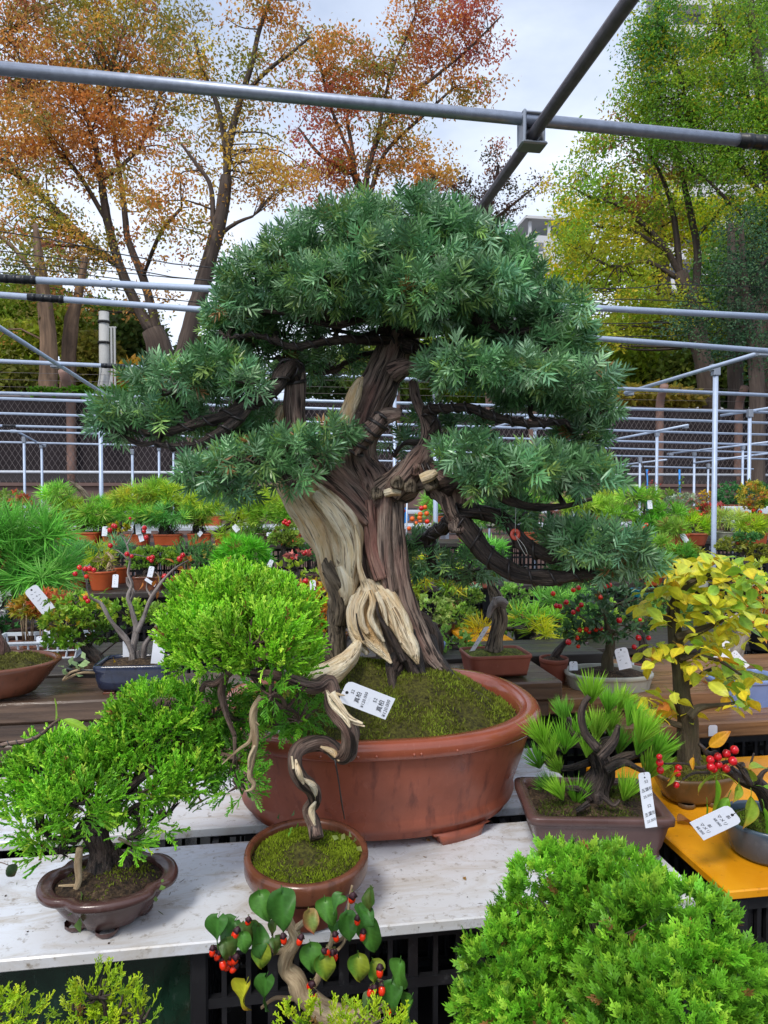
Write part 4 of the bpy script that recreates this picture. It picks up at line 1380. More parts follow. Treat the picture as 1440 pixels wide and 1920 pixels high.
rafter(Q0[0], -0.5, PZ(903, 398, zr)[1], zr, .0125, M_RUSTPIPE)
rafter(Q0[0] + .002, PZ(903, 398, zr)[1] - 0.02, 3.2, zr - .004, .0145, M_RUSTPIPE)
for (p0, p1, d0, d1) in (((-20, 602), (210, 748), 3.3, 5.6), ((1432, 660), (1172, 737), 3.75, 5.4), ((1290, 797), (1060, 842), 7.4, 9.6), ((1445, 765), (1352, 779), 6.2, 7.0), ((1440, 829), (1252, 851), 8.4, 10.2), ((30, 808), (82, 836), 8.4, 9.2), ((905, 808), (990, 783), 8.6, 7.2), ((1250, 862), (1140, 875), 9.6, 10.6), ((1300, 868), (1440, 850), 9.6, 9.0)):
    pipe('rafter', P(*p0, d0), P(*p1, d1), .0125)
for (px, py, d, rad) in ((188, 745, 5.65, .016), (45, 822, 8.7, .015), (78, 833, 9.2, .015), (248, 845, 9.3, .016), (298, 838, 9.2, .015), (325, 842, 9.8, .013), (1342, 690, 4.55, .0165), (1232, 810, 8.2, .017), (1200, 860, 9.3, .015), (1302, 848, 9.6, .016),
                         (1406, 772, 6.3, .016), (1393, 836, 9.0, .015), (1328, 872, 10.3, .014), (817, 735, 5.5, .019), (1003, 800, 8.2, .016), (1077, 838, 9.4, .015), (918, 850, 9.6, .014), (655, 800, 7.2, .016), (740, 730, 5.4, .014)):
    p = P(px, py, d)
    pipe('post', (p[0], p[1], 0), p, rad)
    mb = MB(); box(mb, p - np.array([.022, .022, .05]), p + np.array([.022, .022, .02]), bev=.004); mb.build('clamp', M_CLAMP, frame, smooth=False)
# the pressed steel clamp where the dark rafter hangs below the front crossbar
mb = MB()
q = Q0.copy()
ya = a[1]
box(mb, (q[0] - .024, ya - .018, zr - .018), (q[0] - .0165, ya + .020, ztop_pipe + .022), bev=.003)
box(mb, (q[0] + .0165, ya - .018, zr - .018), (q[0] + .024, ya + .020, ztop_pipe + .022), bev=.003)
box(mb, (q[0] - .028, ya - .022, zr - .023), (q[0] + .028, ya + .022, zr - .0155), bev=.003)
box(mb, (q[0] - .024, ya - .016, ztop_pipe + .0135), (q[0] + .024, ya + .018, ztop_pipe + .019), bev=.002)
box(mb, (q[0] - .026, ya + .0145, zr - .0155), (q[0] + .026, ya + .019, ztop_pipe + .012), bev=.002)
mb.build('clamp', M_CLAMP, frame, smooth=False)
for (px, py, d) in ((105, 684, 4.45), (208, 748, 5.6), (1430, 662, 3.75), (1180, 737, 5.4), (1340, 690, 4.55), (25, 809, 8.5), (82, 836, 9.2), (1285, 800, 7.5), (1152, 824, 8.5), (1258, 852, 9.5)):
    p = P(px, py, d); mb = MB(); box(mb, p - np.array([.03, .02, .02]), p + np.array([.03, .02, .022]), bev=.005); mb.build('clamp', M_CLAMP, frame, smooth=False)
# ---------------------------------------------------------------- benches, boards and crates near the viewer
ZT = 0.95
yF0, yF1 = PZ(650, 1742, ZT)[1], PZ(300, 1588, ZT)[1]
yR0, yR1 = PZ(443, 1549, ZT)[1], PZ(980, 1403, ZT)[1]
xR = PZ(1045, 1445, ZT)[0]
Tb = 0.017


def slab(name, lo, hi, mat, label, cat, bev=0.002):
    c = ((lo[0] + hi[0]) / 2, (lo[1] + hi[1]) / 2, lo[2])
    mb = MB(); box(mb, np.array(lo) - c, np.array(hi) - c, bev=bev)
    o = mb.build(name, mat, smooth=False)
    o.location = c
    return tag(o, label, cat)


slab('white_board', (-1.15, yF0, ZT - Tb), (xR + 0.03, yF1, ZT), M_WHITEBOARD, 'front white board under the round moss pot, wet and stained', 'board')
slab('white_board', (-1.20, yR0, ZT - Tb), (xR, yR1, ZT), M_WHITEBOARD, 'rear white board that carries the back of the big oval pot', 'board')

# orange form plywood on the right
oy0, oy1 = PZ(1365, 1672, ZT)[1], PZ(1300, 1424, ZT)[1]
ox0 = PZ(1365, 1672, ZT)[0]
slab('orange_board', (ox0, oy0, ZT - .014), (ox0 + 0.95, oy1, ZT), M_ORANGEPLY, 'wet glossy orange plywood board under the yellow hornbeam and red berries', 'board')


def crate_mesh(W=0.50, D=0.34, H=0.29):
    """open stacking crate: corner posts, three rails, upright slats in front of a thin inner wall, solid rim"""
    out = {}
    mb = MB()
    box(mb, (-.012, -.012, 0), (.012, .012, H), bev=.003)
    out['corner_post'] = mb
    mb = MB()
    for z in (0.0, H * .36, H * .68, H - .02):
        h = .014 if 0 < z < H - .03 else .02
        box(mb, (-.008, -.008, z), (W + .008, .003, z + h)); box(mb, (-.008, D - .003, z), (W + .008, D + .008, z + h))
        box(mb, (-.008, .004, z), (.003, D - .004, z + h)); box(mb, (W - .003, .004, z), (W + .008, D - .004, z + h))
    out['rail'] = mb
    mb = MB()
    k = 15
    for i in range(1, k):
        x = W * i / k
        wd = .0035 if i % 3 else .007
        box(mb, (x - wd, -.0055, .021), (x + wd, .002, H - .021)); box(mb, (x - wd, D - .002, .021), (x + wd, D + .0055, H - .021))
    for i in range(1, 10):
        y = D * i / 10
        box(mb, (-.0055, y - .004, .021), (.002, y + .004, H - .021)); box(mb, (W - .002, y - .004, .021), (W + .0055, y + .004, H - .021))
    out['slat'] = mb
    mb = MB()
    box(mb, (.004, .004, .002), (W - .004, D - .004, .008))
    out['base'] = mb
    return {k_: m.mesh(k_, M_BLACKPLASTIC, (0, 0, 0), False) for k_, m in out.items()}


CRATE = crate_mesh()


def crate(x, y, z, label, group='black crates holding up the boards', rz=0.0, sc=None):
    th = thing('black_crate', label, 'crate', (x, y, z), group)
    th.rotation_euler = (0, 0, rz)
    if sc: th.scale = sc
    for n_, me in list(CRATE.items()) + [('corner_post', CRATE['corner_post'])] * 3:
        o = bpy.data.objects.new(n_, me); COL.objects.link(o); o.parent = th
        if n_ == 'corner_post':
            o.location = ((0, 0, 0), (.5, 0, 0), (0, .34, 0), (.5, .34, 0))[sum(c.name.startswith('corner') for c in th.children) - 1]
        elif n_ != 'base': o['kind'] = 'stuff'
    return th


cz = ZT - Tb - .292
xs0 = PZ(352, 1790, ZT - Tb)[0] + 0.012
for i, lab in enumerate(('black slatted crate under the white board, next to the green sheet', 'black slatted crate under the white board, behind the red berry branches', 'black crate in the shadow left of the orange board')):
    crate(xs0 + i * 0.53, yF0 + 0.035, cz, lab)
    for j in (1, 2): crate(xs0 + i * 0.53, yF0 + 0.035, cz - .30 * j, ('second ' if j == 1 else 'lowest ') + 'crate of the pile ' + ('next to the green sheet', 'behind the red berry branches', 'left of the orange board')[i])
for i in range(2):
    for j in range(3):
        crate(ox0 + 0.03 + i * 0.53, oy0 + 0.02, ZT - .016 - .292 - .30 * j, ['top', 'middle', 'bottom'][j] + ' black crate under the ' + ('front left corner' if i == 0 else 'right side') + ' of the orange board')
# green sheet hanging under the board at the left
gx0, gx1 = -1.1, PZ(350, 1790, ZT - Tb)[0]
gs = thing('green_sheet', 'wet dark green plastic sheet hanging below the white board at left', 'tarpaulin', ((gx0 + gx1) / 2, yF0 + .04, 0.0))
nx, nz = 40, 22
V, Q = [], []
for s in (0, 1):
    for i in range(nx + 1):
        for j in range(nz + 1):
            x, z = gx0 + (gx1 - gx0) * i / nx, 0.1 + (ZT - Tb - .104) * j / nz
            w = 0.010 * math.sin(x * 19 + z * 6) * (1 - j / nz) + .006 * math.sin(x * 43 + z * 23) * math.sin(j / nz * 3.14)
            V.append((x, yF0 + .045 + w + s * .003, z))
for s in (0, 1):
    for i in range(nx):
        for j in range(nz):
            k = s * (nx + 1) * (nz + 1) + i * (nz + 1) + j
            q = (k, k + nz + 1, k + nz + 2, k + 1)
            Q.append(q if s == 0 else q[::-1])
mb = MB().add(V, np.array(Q)); mb.build('sheet', M_GREENPLASTIC, gs)
mb = MB(); tube(mb, [(gx0, yF0 + .045, ZT - Tb - .006), (gx1, yF0 + .045, ZT - Tb - .006)], .005, 8, 2); mb.build('hem', M_GREENPLASTIC, gs)

# timber beams behind the white boards
ZB = PZ(100, 1318, ZT)[2]
yB = P(100, 1316, 1.545)[1]
zB = P(100, 1316, 1.545)[2]
xB1 = PZ(1045, 1270, zB)[0]
slab('timber_beam', (-1.6, yB, zB - .046), (xB1, yB + .215, zB), M_TIMBER, 'upper wet dark timber beam under the navy and brown pots', 'beam', .004)
slab('timber_beam', (-1.6, yB + .012, zB - .090), (xB1 - .03, yB + .22, zB - .048), M_TIMBER, 'middle dark timber of the stack behind the white boards', 'beam', .004)
slab('timber_beam', (-1.6, yB + .004, zB - .142), (xB1 - .05, yB + .2, zB - .093), M_TIMBER, 'lowest dark timber of the stack behind the white boards', 'beam', .004)
zl = 1.0
yL = PZ(1340, 1356, zl)[1]
xL0 = PZ(1160, 1362, zl)[0]
slab('wooden_plank', (xL0, yL, zl - .036), (xL0 + 1.2, yL + .16, zl), M_PLANK, 'lower brown plank carrying the pale blue pot, with a small white sticker', 'plank', .003)
zu = 1.042
yU = PZ(1200, 1304, zu)[1]
xU0 = PZ(1016, 1304, zu)[0]
slab('wooden_plank', (xU0, yU, zu - .038), (xU0 + 1.5, yU + .38, zu), M_PLANK, 'upper brown plank under the grey white oval pot', 'plank', .003)
for (x, y, z, n, lab) in ((xL0 + .1, yL + .03, zl - .036, 3, 'under the lower brown plank'), (xU0 + .02, yU + .18, zu - .038, 3, 'under the upper brown plank'), (xU0 + .6, yU + .18, zu - .038, 3, 'under the right end of the upper brown plank'), (-1.0, yB + .02, zB - .142, 3, 'under the timber beams at left'), (-.35, yB + .02, zB - .142, 3, 'under the timber beams behind the big pot'), (xB1 - .56, yB + .02, zB - .142, 3, 'under the right end of the timber beams'),
                          (-1.0, yR0 + .02, ZT - Tb, 3, 'under the rear white board at left'), (-.05, yR0 + .02, ZT - Tb, 3, 'under the rear white board below the big pot')):
    for j in range(n): crate(x, y, z - .292 - .30 * j, ['top', 'middle', 'bottom'][j] + ' black crate ' + lab)
# sticker with its lettering on the lower plank
q = PY(1336, 1369, yL)
st, pl = stroke_tag('sticker', 'small white sticker with dark lettering on the front edge of the plank', q + UP * .0125, RT * 0 + np.array([1., 0, 0]), -UP, .023, .026, lines=0, hole=False)
st.location.y -= .0012
text_on(st, pl, 'TRUST', 0, .010, .0075, name='lettering', mat=M_INK, skew=0)
text_on(st, pl, 'DATE', 0, .018, .0062, name='lettering', mat=M_FAINT, skew=0)
# low front bench that carries the nearest plants, just below the picture
slab('front_shelf', (-1.0, 0.33, 0.60), (1.1, yF0 - .05, 0.63), M_SHELF, 'low dark shelf in front of the white board, under the nearest plants', 'shelf', .003)
for i in range(3): crate(-.8 + i * .62, .42, .60 - .292, ['left', 'middle', 'right'][i] + ' upper crate holding the low front shelf'); crate(-.8 + i * .62, .42, .60 - .592, ['left', 'middle', 'right'][i] + ' lower crate holding the low front shelf')

# shelves of the rows further back
ROWS = {}


def shelf(key, px, py, d, x0, x1, depth, label, mat=M_SHELF, t_=.03, back=.14):
    q = P(px, py, d)
    slab('shelf_board', (x0, q[1] - depth + back, q[2] - t_), (x1, q[1] + back, q[2]), mat, label, 'shelf', .003)
    ROWS[key] = (q[1], q[2])
    n = int((x1 - x0) / 0.62)
    for i in range(n):
        mb = MB()
    return q


shelf('A', 150, 1020, 4.9, -3.2, 4.6, .42, 'dark shelf under the orange pots of the back row')
shelf('B', 150, 1101, 4.05, -2.6, 4.4, .42, 'dark shelf under the second row of pots')
shelf('A2', 300, 985, 6.0, -4.2, 5.5, .5, 'pale shelf behind the back row of orange pots', M_WHITESHELF)
shelf('A3', 300, 958, 7.6, -5.5, 7.5, .6, 'farthest pale shelf in front of the fence wall', M_WHITESHELF)
shelf('C', 70, 1226, 2.1, -2.2, -.35, .4, 'dark shelf under the white basket of maple seedlings')
shelf('M', 850, 1185, 2.75, .0, 2.6, .5, 'dark shelf under the small shrubs in the middle distance')
NTH = 'first second third fourth fifth sixth seventh eighth ninth tenth eleventh twelfth thirteenth fourteenth fifteenth sixteenth'.split()
for key, x0, x1, nm_ in (('A', -3.0, 4.2, 'the back row of orange pots'), ('B', -2.4, 4.0, 'the second row of pots'), ('C', -2.1, -.9, 'the white basket'), ('M', .1, 2.1, 'the middle shrubs')):
    y, z = ROWS[key]
    x, i = x0, 0
    while x < x1:
        zz = z - .03 - .292
        crate(x, y - .17, zz, NTH[i] + ' black crate from the left under ' + nm_)
        crate(x, y - .17, zz - .30, NTH[i] + ' lower black crate from the left under ' + nm_)
        x += .52; i += 1
for key, x0, x1 in (('A2', -4.1, 5.3), ('A3', -5.4, 7.3)):
    y, z = ROWS[key]
    sh_ = [o for o in SC.objects if o.name.startswith('shelf_board') and abs(o.location.z - (z - .03)) < 1e-4][0]
    for i in range(8):
        x = x0 + (x1 - x0) * i / 7
        mb = MB(); box(mb, (x - .02, y - .2, 0), (x + .02, y + .06, z - .031)); o = mb.build('leg', M_WHITESHELF, sh_, smooth=False)
# ---------------------------------------------------------------- the big yew bonsai
D0 = 1.42
pc = P(707, 1330, 1.385)
ZRIM = 1.15
yew = thing('yew_bonsai', 'large old yew bonsai with bleached twisted trunk in a big oval red clay pot', 'bonsai', (pc[0], pc[1], ZT))
prx, pry, ph = .313, .262, ZRIM - ZT
c0 = np.array([pc[0], pc[1], ZT])
mb = MB()
prof = [(0, .016), (.78, .016), (.80, .018), (.815, .030), (.838, .034), (.846, .042), (.836, .050), (.835, .056), (.868, .085), (.905, .120), (.932, .15), (.94, ph - .030)]
lathe(mb, prof, 96, rrect(2.3), prx, pry, c0)
pot_y = mb.build('pot', M_TERRA, yew)
mb = MB()
lathe(mb, [(.938, ph - .031), (.985, ph - .030), (1.0, ph - .025), (1.003, ph - .012), (.992, ph - .004), (.97, ph), (.895, ph - .002), (.872, ph - .010), (.862, ph - .03), (.86, ph - .06)], 96, rrect(2.3), prx, pry, c0)
mb.build('rim', M_TERRARIM, pot_y)
for ang in (-62, -118, 62, 118):
    mb = MB()
    aa = np.linspace(R(ang - 13), R(ang + 13), 14)
    kk = rrect(2.3)(aa)
    V = []
    for r_, z_ in ((.70, 0), (.815, 0), (.832, .02), (.70, .02)):
        ends = np.array([1.0 if 1 < i < 12 else 0.0 for i in range(14)])
        zz = np.where(ends > 0, z_, .0175 if z_ == 0 else .02)
        V.append(np.column_stack([np.cos(aa) * kk * r_ * prx, np.sin(aa) * kk * r_ * pry, zz]) + c0)
    V = np.array(V)
    q = []
    for s in range(4):
        for i in range(13): q.append((s * 14 + i, ((s + 1) % 4) * 14 + i, ((s + 1) % 4) * 14 + i + 1, s * 14 + i + 1))
    mb.add(V.reshape(-1, 3), np.array(q)[:, ::-1]); mb.build('foot', M_TERRA, pot_y)
# water drops clinging to the rim
mb = MB()
for px, py in ((706, 1412), (672, 1415), (780, 1400), (795, 1402), (600, 1418), (640, 1413), (880, 1380)):
    q = P(px, py, 1.12); 
    th_ = math.atan2((q[1] - c0[1]) / pry, (q[0] - c0[0]) / prx); k_ = rrect(2.3)(np.array([th_]))[0]
    ctr = c0 + np.array([math.cos(th_) * k_ * prx * 1.0, math.sin(th_) * k_ * pry * 1.0, ph - .02])
    g_ = [(0, -.003), (.0018, -.0022), (.0028, 0), (.0018, .002), (0, .003)]
    lathe(mb, g_, 8, at=ctr)
tag(mb.build('water_drops', M_TERRARIM, pot_y), kind='stuff')

MC = np.array([P(740, 1240, 1.43)[0], P(740, 1240, 1.43)[1], 0])
mb = MB()
V = moss_dome(mb, c0 + np.array([0, 0, ph - .028]), prx * .865, pry * .865, .094, rrect(2.3), seg=84, rings=30, bumps=.22, seed=5)
g5 = np.random.default_rng(55)
moss_fuzz(mb, V, 26000, .0062, (C(80, 74, 32), C(128, 146, 48)), (30, 84), g5, pick=-.2)
mb.build('moss', [M_MOSSBASE, M_FUZZ], yew)

# grit and bits on the rim
mb = MB()
for k in range(16):
    q = P(488 + 52 * rng.random(), 1384 + 10 * rng.random(), 1.17); q[2] = ZRIM + .002
    lathe(mb, [(0, -.002), (.004, 0), (.003, .003), (0, .004)], 6, at=q, sx=rng.uniform(.6, 1.3), sy=rng.uniform(.6, 1.3))
tag(mb.build('grit', M_STONE, yew), kind='stuff')


def strand(mb, L, mat=0, seg=22, ridge=.07, lump=.05, seed=0, flat=None, n=None, twist=0.0, col=(1, 1, 1), freqs=(4, 7, 11)):
    pts = [P(q[0], q[1], D0 + (q[3] if len(q) > 3 else 0)) for q in L]
    rad = [q[2] * D0 / F for q in L]
    tube(mb, pts, rad, seg, n or len(L) * 9, ridge, freqs, twist, lump, seed, col, mat, flat)


tk = MB()                                            # living bark
S = strand
S(tk, [(792, 1275, 30, -.01), (768, 1225, 36, 0), (745, 1160, 40, .01), (724, 1090, 43, .01), (713, 1020, 41, .01), (708, 955, 46, .01), (690, 905, 42, .02), (668, 862, 36, .02), (672, 820, 35, .03), (690, 770, 36, .03), (712, 720, 36, .04), (735, 668, 34, .04), (752, 615, 31, .04), (762, 555, 22, .03), (768, 490, 10, .03)], 0, 40, .055, .035, 1, freqs=(5, 9, 13), twist=2.0)
S(tk, [(842, 1272, 9, -.03), (806, 1232, 17, -.02), (782, 1185, 20, -.01), (757, 1120, 20, -.02), (744, 1050, 20, -.02), (738, 980, 20, -.02), (735, 930, 22, -.015)], 0, 24, .09, .06, 2)
S(tk, [(716, 1085, 14, -.045), (702, 1040, 14, -.045), (696, 985, 14, -.04), (690, 940, 14, -.03)], 0, 16, .10, .05, 3, col=(1.15, .92, .9))
S(tk, [(732, 1110, 13, -.04), (722, 1050, 14, -.045), (720, 985, 14, -.045), (722, 930, 14, -.035)], 0, 16, .10, .05, 4)
S(tk, [(712, 1000, 26, -.005), (672, 946, 31, -.01), (632, 905, 32, -.01), (592, 872, 32, .0), (562, 838, 28, .0), (553, 790, 21, 0), (553, 740, 20, 0), (553, 705, 19, 0), (551, 690, 15, 0), (548, 683, 5, 0)], 0, 28, .08, .05, 5, twist=1.5)
S(tk, [(690, 980, 14, -.04), (650, 935, 15, -.045), (612, 905, 14, -.035), (575, 880, 12, -.02)], 0, 16, .1, .05, 6, col=(1.1, .95, .92))
S(tk, [(700, 962, 26, .0), (724, 928, 32, -.01), (752, 906, 34, -.015), (782, 893, 31, -.02), (812, 897, 28, -.025), (838, 922, 25, -.03), (852, 955, 22, -.035), (862, 985, 15, -.035)], 0, 28, .06, .16, 7)
S(tk, [(735, 925, 20, -.04), (752, 905, 22, -.045), (770, 884, 22, -.04), (786, 862, 19, -.03), (797, 838, 14, -.02), (802, 815, 11, -.01), (795, 785, 10, 0), (782, 750, 9, .02), (774, 715, 8, .04)], 0, 18, .08, .14, 8)
S(tk, [(660, 845, 18, -.045), (680, 820, 17, -.05), (704, 800, 16, -.055), (720, 782, 14, -.055), (745, 778, 10, -.055), (752, 779, 8, -.055)], 0, 18, .09, .12, 9)
S(tk, [(648, 905, 26, .03), (650, 850, 22, .02), (655, 800, 17, .0), (668, 770, 14, 0)], 0, 18, .08, .08, 10)
S(tk, [(738, 700, 20, -.02), (755, 690, 17, -.03), (772, 688, 13, -.03), (790, 700, 9, -.03), (815, 712, 7, -.03)], 0, 16, .08, .12, 11)
for k, L in enumerate(([(752, 1190, 22, -.05), (768, 1228, 20, -.06), (782, 1262, 15, -.07), (800, 1290, 8, -.085)], [(790, 1200, 20, .0), (812, 1235, 18, -.01), (838, 1262, 11, -.03), (862, 1280, 5, -.05)], [(760, 1225, 20, -.02), (742, 1250, 15, -.06), (735, 1275, 9, -.1), (742, 1300, 4, -.13)],
                       [(805, 1170, 14, .03), (815, 1210, 16, .03), (812, 1250, 14, .03), (825, 1275, 8, .02)], [(770, 1160, 16, .03), (795, 1165, 14, .02), (806, 1190, 15, .02), (812, 1230, 12, .01)])):
    S(tk, L, 2, 20, .10, .10, 20 + k)
S(tk, [(648, 1085, 22, .0), (640, 1125, 21, .0), (634, 1158, 20, .0), (633, 1190, 15, .0), (634, 1222, 13, 0), (637, 1262, 12, 0)], 1, 24, .10, .12, 30)
S(tk, [(606, 1020, 5, -.045), (608, 1048, 11, -.05), (620, 1078, 14, -.05), (634, 1104, 17, -.04), (640, 1132, 18, -.025), (636, 1165, 15, -.01)], 1, 22, .13, .16, 34)
S(tk, [(668, 1085, 14, .015), (655, 1110, 16, .015), (646, 1150, 13, .015)], 1, 18, .10, .1, 31)
S(tk, [(601, 1190, 9, .02), (612, 1212, 14, .02), (628, 1240, 16, .02), (640, 1262, 14, .02)], 1, 16, .16, .08, 32, freqs=(4, 6, 9))
S(tk, [(596, 1196, 5, .0), (612, 1222, 9, .0), (628, 1252, 10, .0)], 1, 12, .16, .08, 33)
# old pruning scars on the right limb
for k, (px, py, r_, dd) in enumerate(((745, 905, 13, -.075), (782, 882, 12, -.07), (806, 905, 17, -.075), (858, 985, 17, -.05), (706, 925, 12, -.055), (846, 905, 11, -.06), (770, 912, 13, -.07))):
    q = P(px, py, D0 + dd); s_ = r_ * D0 / F
    lathe(tk, [(0, -.6 * s_), (s_ * .75, -.45 * s_), (s_, 0), (s_ * .9, .35 * s_), (s_ * .6, .5 * s_), (s_ * .45, .38 * s_), (0, .34 * s_)], 14, lambda a: 1 + .13 * np.sin(3 * a + px) + .07 * np.sin(5 * a), at=q, mat=1 if k % 2 == 0 else 0, M=basis(np.array([[math.sin(px) * .5, -1.0, math.cos(px * 1.7) * .5]]), np.array([0.]))[0])
trunk = tk.build('trunk', [M_BARK, M_GREYWOOD, M_DARKBARK], yew)
dw, tk2 = MB(), MB()
S(dw, [(512, 842, 14, -.01), (530, 868, 28, -.015), (556, 905, 40, -.02), (592, 948, 50, -.02), (622, 995, 47, -.025), (637, 1045, 38, -.025), (645, 1090, 29, -.02), (652, 1115, 16, -.01)], 0, 40, .03, .035, 40, flat=(FH, .62), freqs=(6, 10, 15), twist=1.2)
S(dw, [(530, 900, 10, -.045), (560, 945, 14, -.055), (590, 990, 18, -.055), (606, 1030, 16, -.05), (612, 1068, 15, -.04), (622, 1105, 12, -.03)], 0, 20, .06, .05, 41)
S(dw, [(592, 925, 10, -.06), (628, 965, 16, -.07), (652, 1010, 15, -.065), (656, 1055, 13, -.06), (655, 1090, 9, -.05)], 0, 18, .06, .04, 42)
S(dw, [(664, 985, 3, -.065), (672, 1020, 5, -.07), (674, 1060, 5, -.065), (684, 1095, 8, -.06), (694, 1120, 14, -.06)], 0, 12, .06, .05, 43)
S(dw, [(600, 900, 12, -.035), (636, 950, 24, -.045), (656, 1000, 24, -.045), (658, 1050, 20, -.045), (658, 1095, 14, -.04), (662, 1120, 6, -.03)], 0, 26, .04, .05, 57, flat=(FH, .6))
S(dw, [(640, 1060, 16, -.045), (648, 1090, 18, -.045), (650, 1120, 14, -.035), (642, 1150, 7, -.02)], 0, 20, .09, .10, 58)
S(dw, [(588, 902, 3, -.055), (625, 935, 4, -.065), (655, 965, 3.5, -.062), (668, 985, 3, -.06)], 0, 10, .05, .0, 44)
# lower bleached plates between the roots: wide flat tongues with split tips
FL = (FH, .55)
S(dw, [(690, 1088, 9, -.04), (690, 1112, 22, -.05), (684, 1146, 30, -.055), (688, 1178, 27, -.06), (704, 1206, 17, -.07), (722, 1228, 8, -.08), (734, 1244, 2, -.09)], 0, 34, .045, .08, 45, flat=FL, freqs=(5, 9, 13), twist=6)
S(dw, [(702, 1096, 10, -.04), (722, 1124, 20, -.05), (742, 1156, 21, -.06), (758, 1190, 18, -.075), (774, 1220, 11, -.09), (784, 1246, 2, -.095)], 0, 28, .08, .07, 47, flat=FL, freqs=(5, 8, 12), twist=4)
S(dw, [(664, 1120, 6, -.05), (658, 1150, 8, -.055), (660, 1182, 8, -.055), (672, 1206, 9, -.055), (690, 1226, 5, -.055)], 0, 14, .1, .08, 46)
for k, L in enumerate(([(688, 1110, 5, -.085), (676, 1140, 6, -.09), (678, 1168, 6, -.09), (690, 1188, 4, -.09)], [(694, 1106, 4, -.085), (698, 1130, 6, -.09), (694, 1156, 6, -.093), (704, 1180, 5, -.095), (720, 1204, 3, -.095)], [(706, 1110, 4, -.08), (716, 1136, 5, -.085), (722, 1160, 4, -.088), (728, 1180, 2, -.09)], [(738, 1140, 5, -.085), (752, 1170, 5, -.095), (764, 1202, 4, -.102), (776, 1230, 2, -.105)], [(722, 1122, 5, -.075), (736, 1152, 4, -.085), (744, 1180, 4, -.09), (752, 1206, 2, -.095)])):
    S(dw, [(q_[0], q_[1], q_[2], q_[3] + .008) for q_ in L], 0, 12, .06, .12, 200 + k)
for k, L in enumerate(([(706, 1128, 2, -.078), (710, 1152, 3, -.084), (728, 1184, 6, -.082), (744, 1214, 8, -.083), (758, 1240, 6, -.09)], [(668, 1150, 1.2, -.078), (672, 1176, 2, -.083), (682, 1200, 2.5, -.081)])):
    S(tk2, L, 0, 8, .1, .1, 230 + k)  # dark strands laid over the plates, standing in for shade in gap and crack
S(dw, [(676, 1196, 6, -.05), (664, 1222, 12, -.09), (645, 1245, 17, -.13), (618, 1264, 21, -.16), (592, 1277, 22, -.18), (572, 1284, 14, -.19)], 0, 22, .06, .05, 50, flat=(FH, .8))
S(dw, [(640, 806, 10, -.02), (652, 775, 14, -.02), (664, 742, 14, -.02), (674, 716, 8, -.02), (680, 706, 2, -.02)], 0, 16, .08, .04, 51, flat=(FH, .5))
S(dw, [(519, 835, 9, .0), (521, 805, 10, .0), (526, 772, 9, .0), (532, 762, 5, 0)], 0, 12, .06, .03, 52, flat=(FH, .5))
S(dw, [(538, 880, 8, -.05), (515, 872, 8, -.05), (490, 876, 5, -.05), (478, 879, 2, -.05)], 0, 10, .06, .03, 53, flat=(FH, .5))
S(dw, [(790, 900, 9, -.085), (806, 893, 10, -.088), (818, 886, 6, -.085)], 0, 12, .05, .08, 54)
S(dw, [(722, 926, 7, -.055), (738, 922, 8, -.06), (752, 925, 5, -.06)], 0, 10, .05, .08, 55)
dw.build('deadwood', M_DEAD, trunk); tk2.build('gap_shade_strands', M_DARKBARK, trunk)

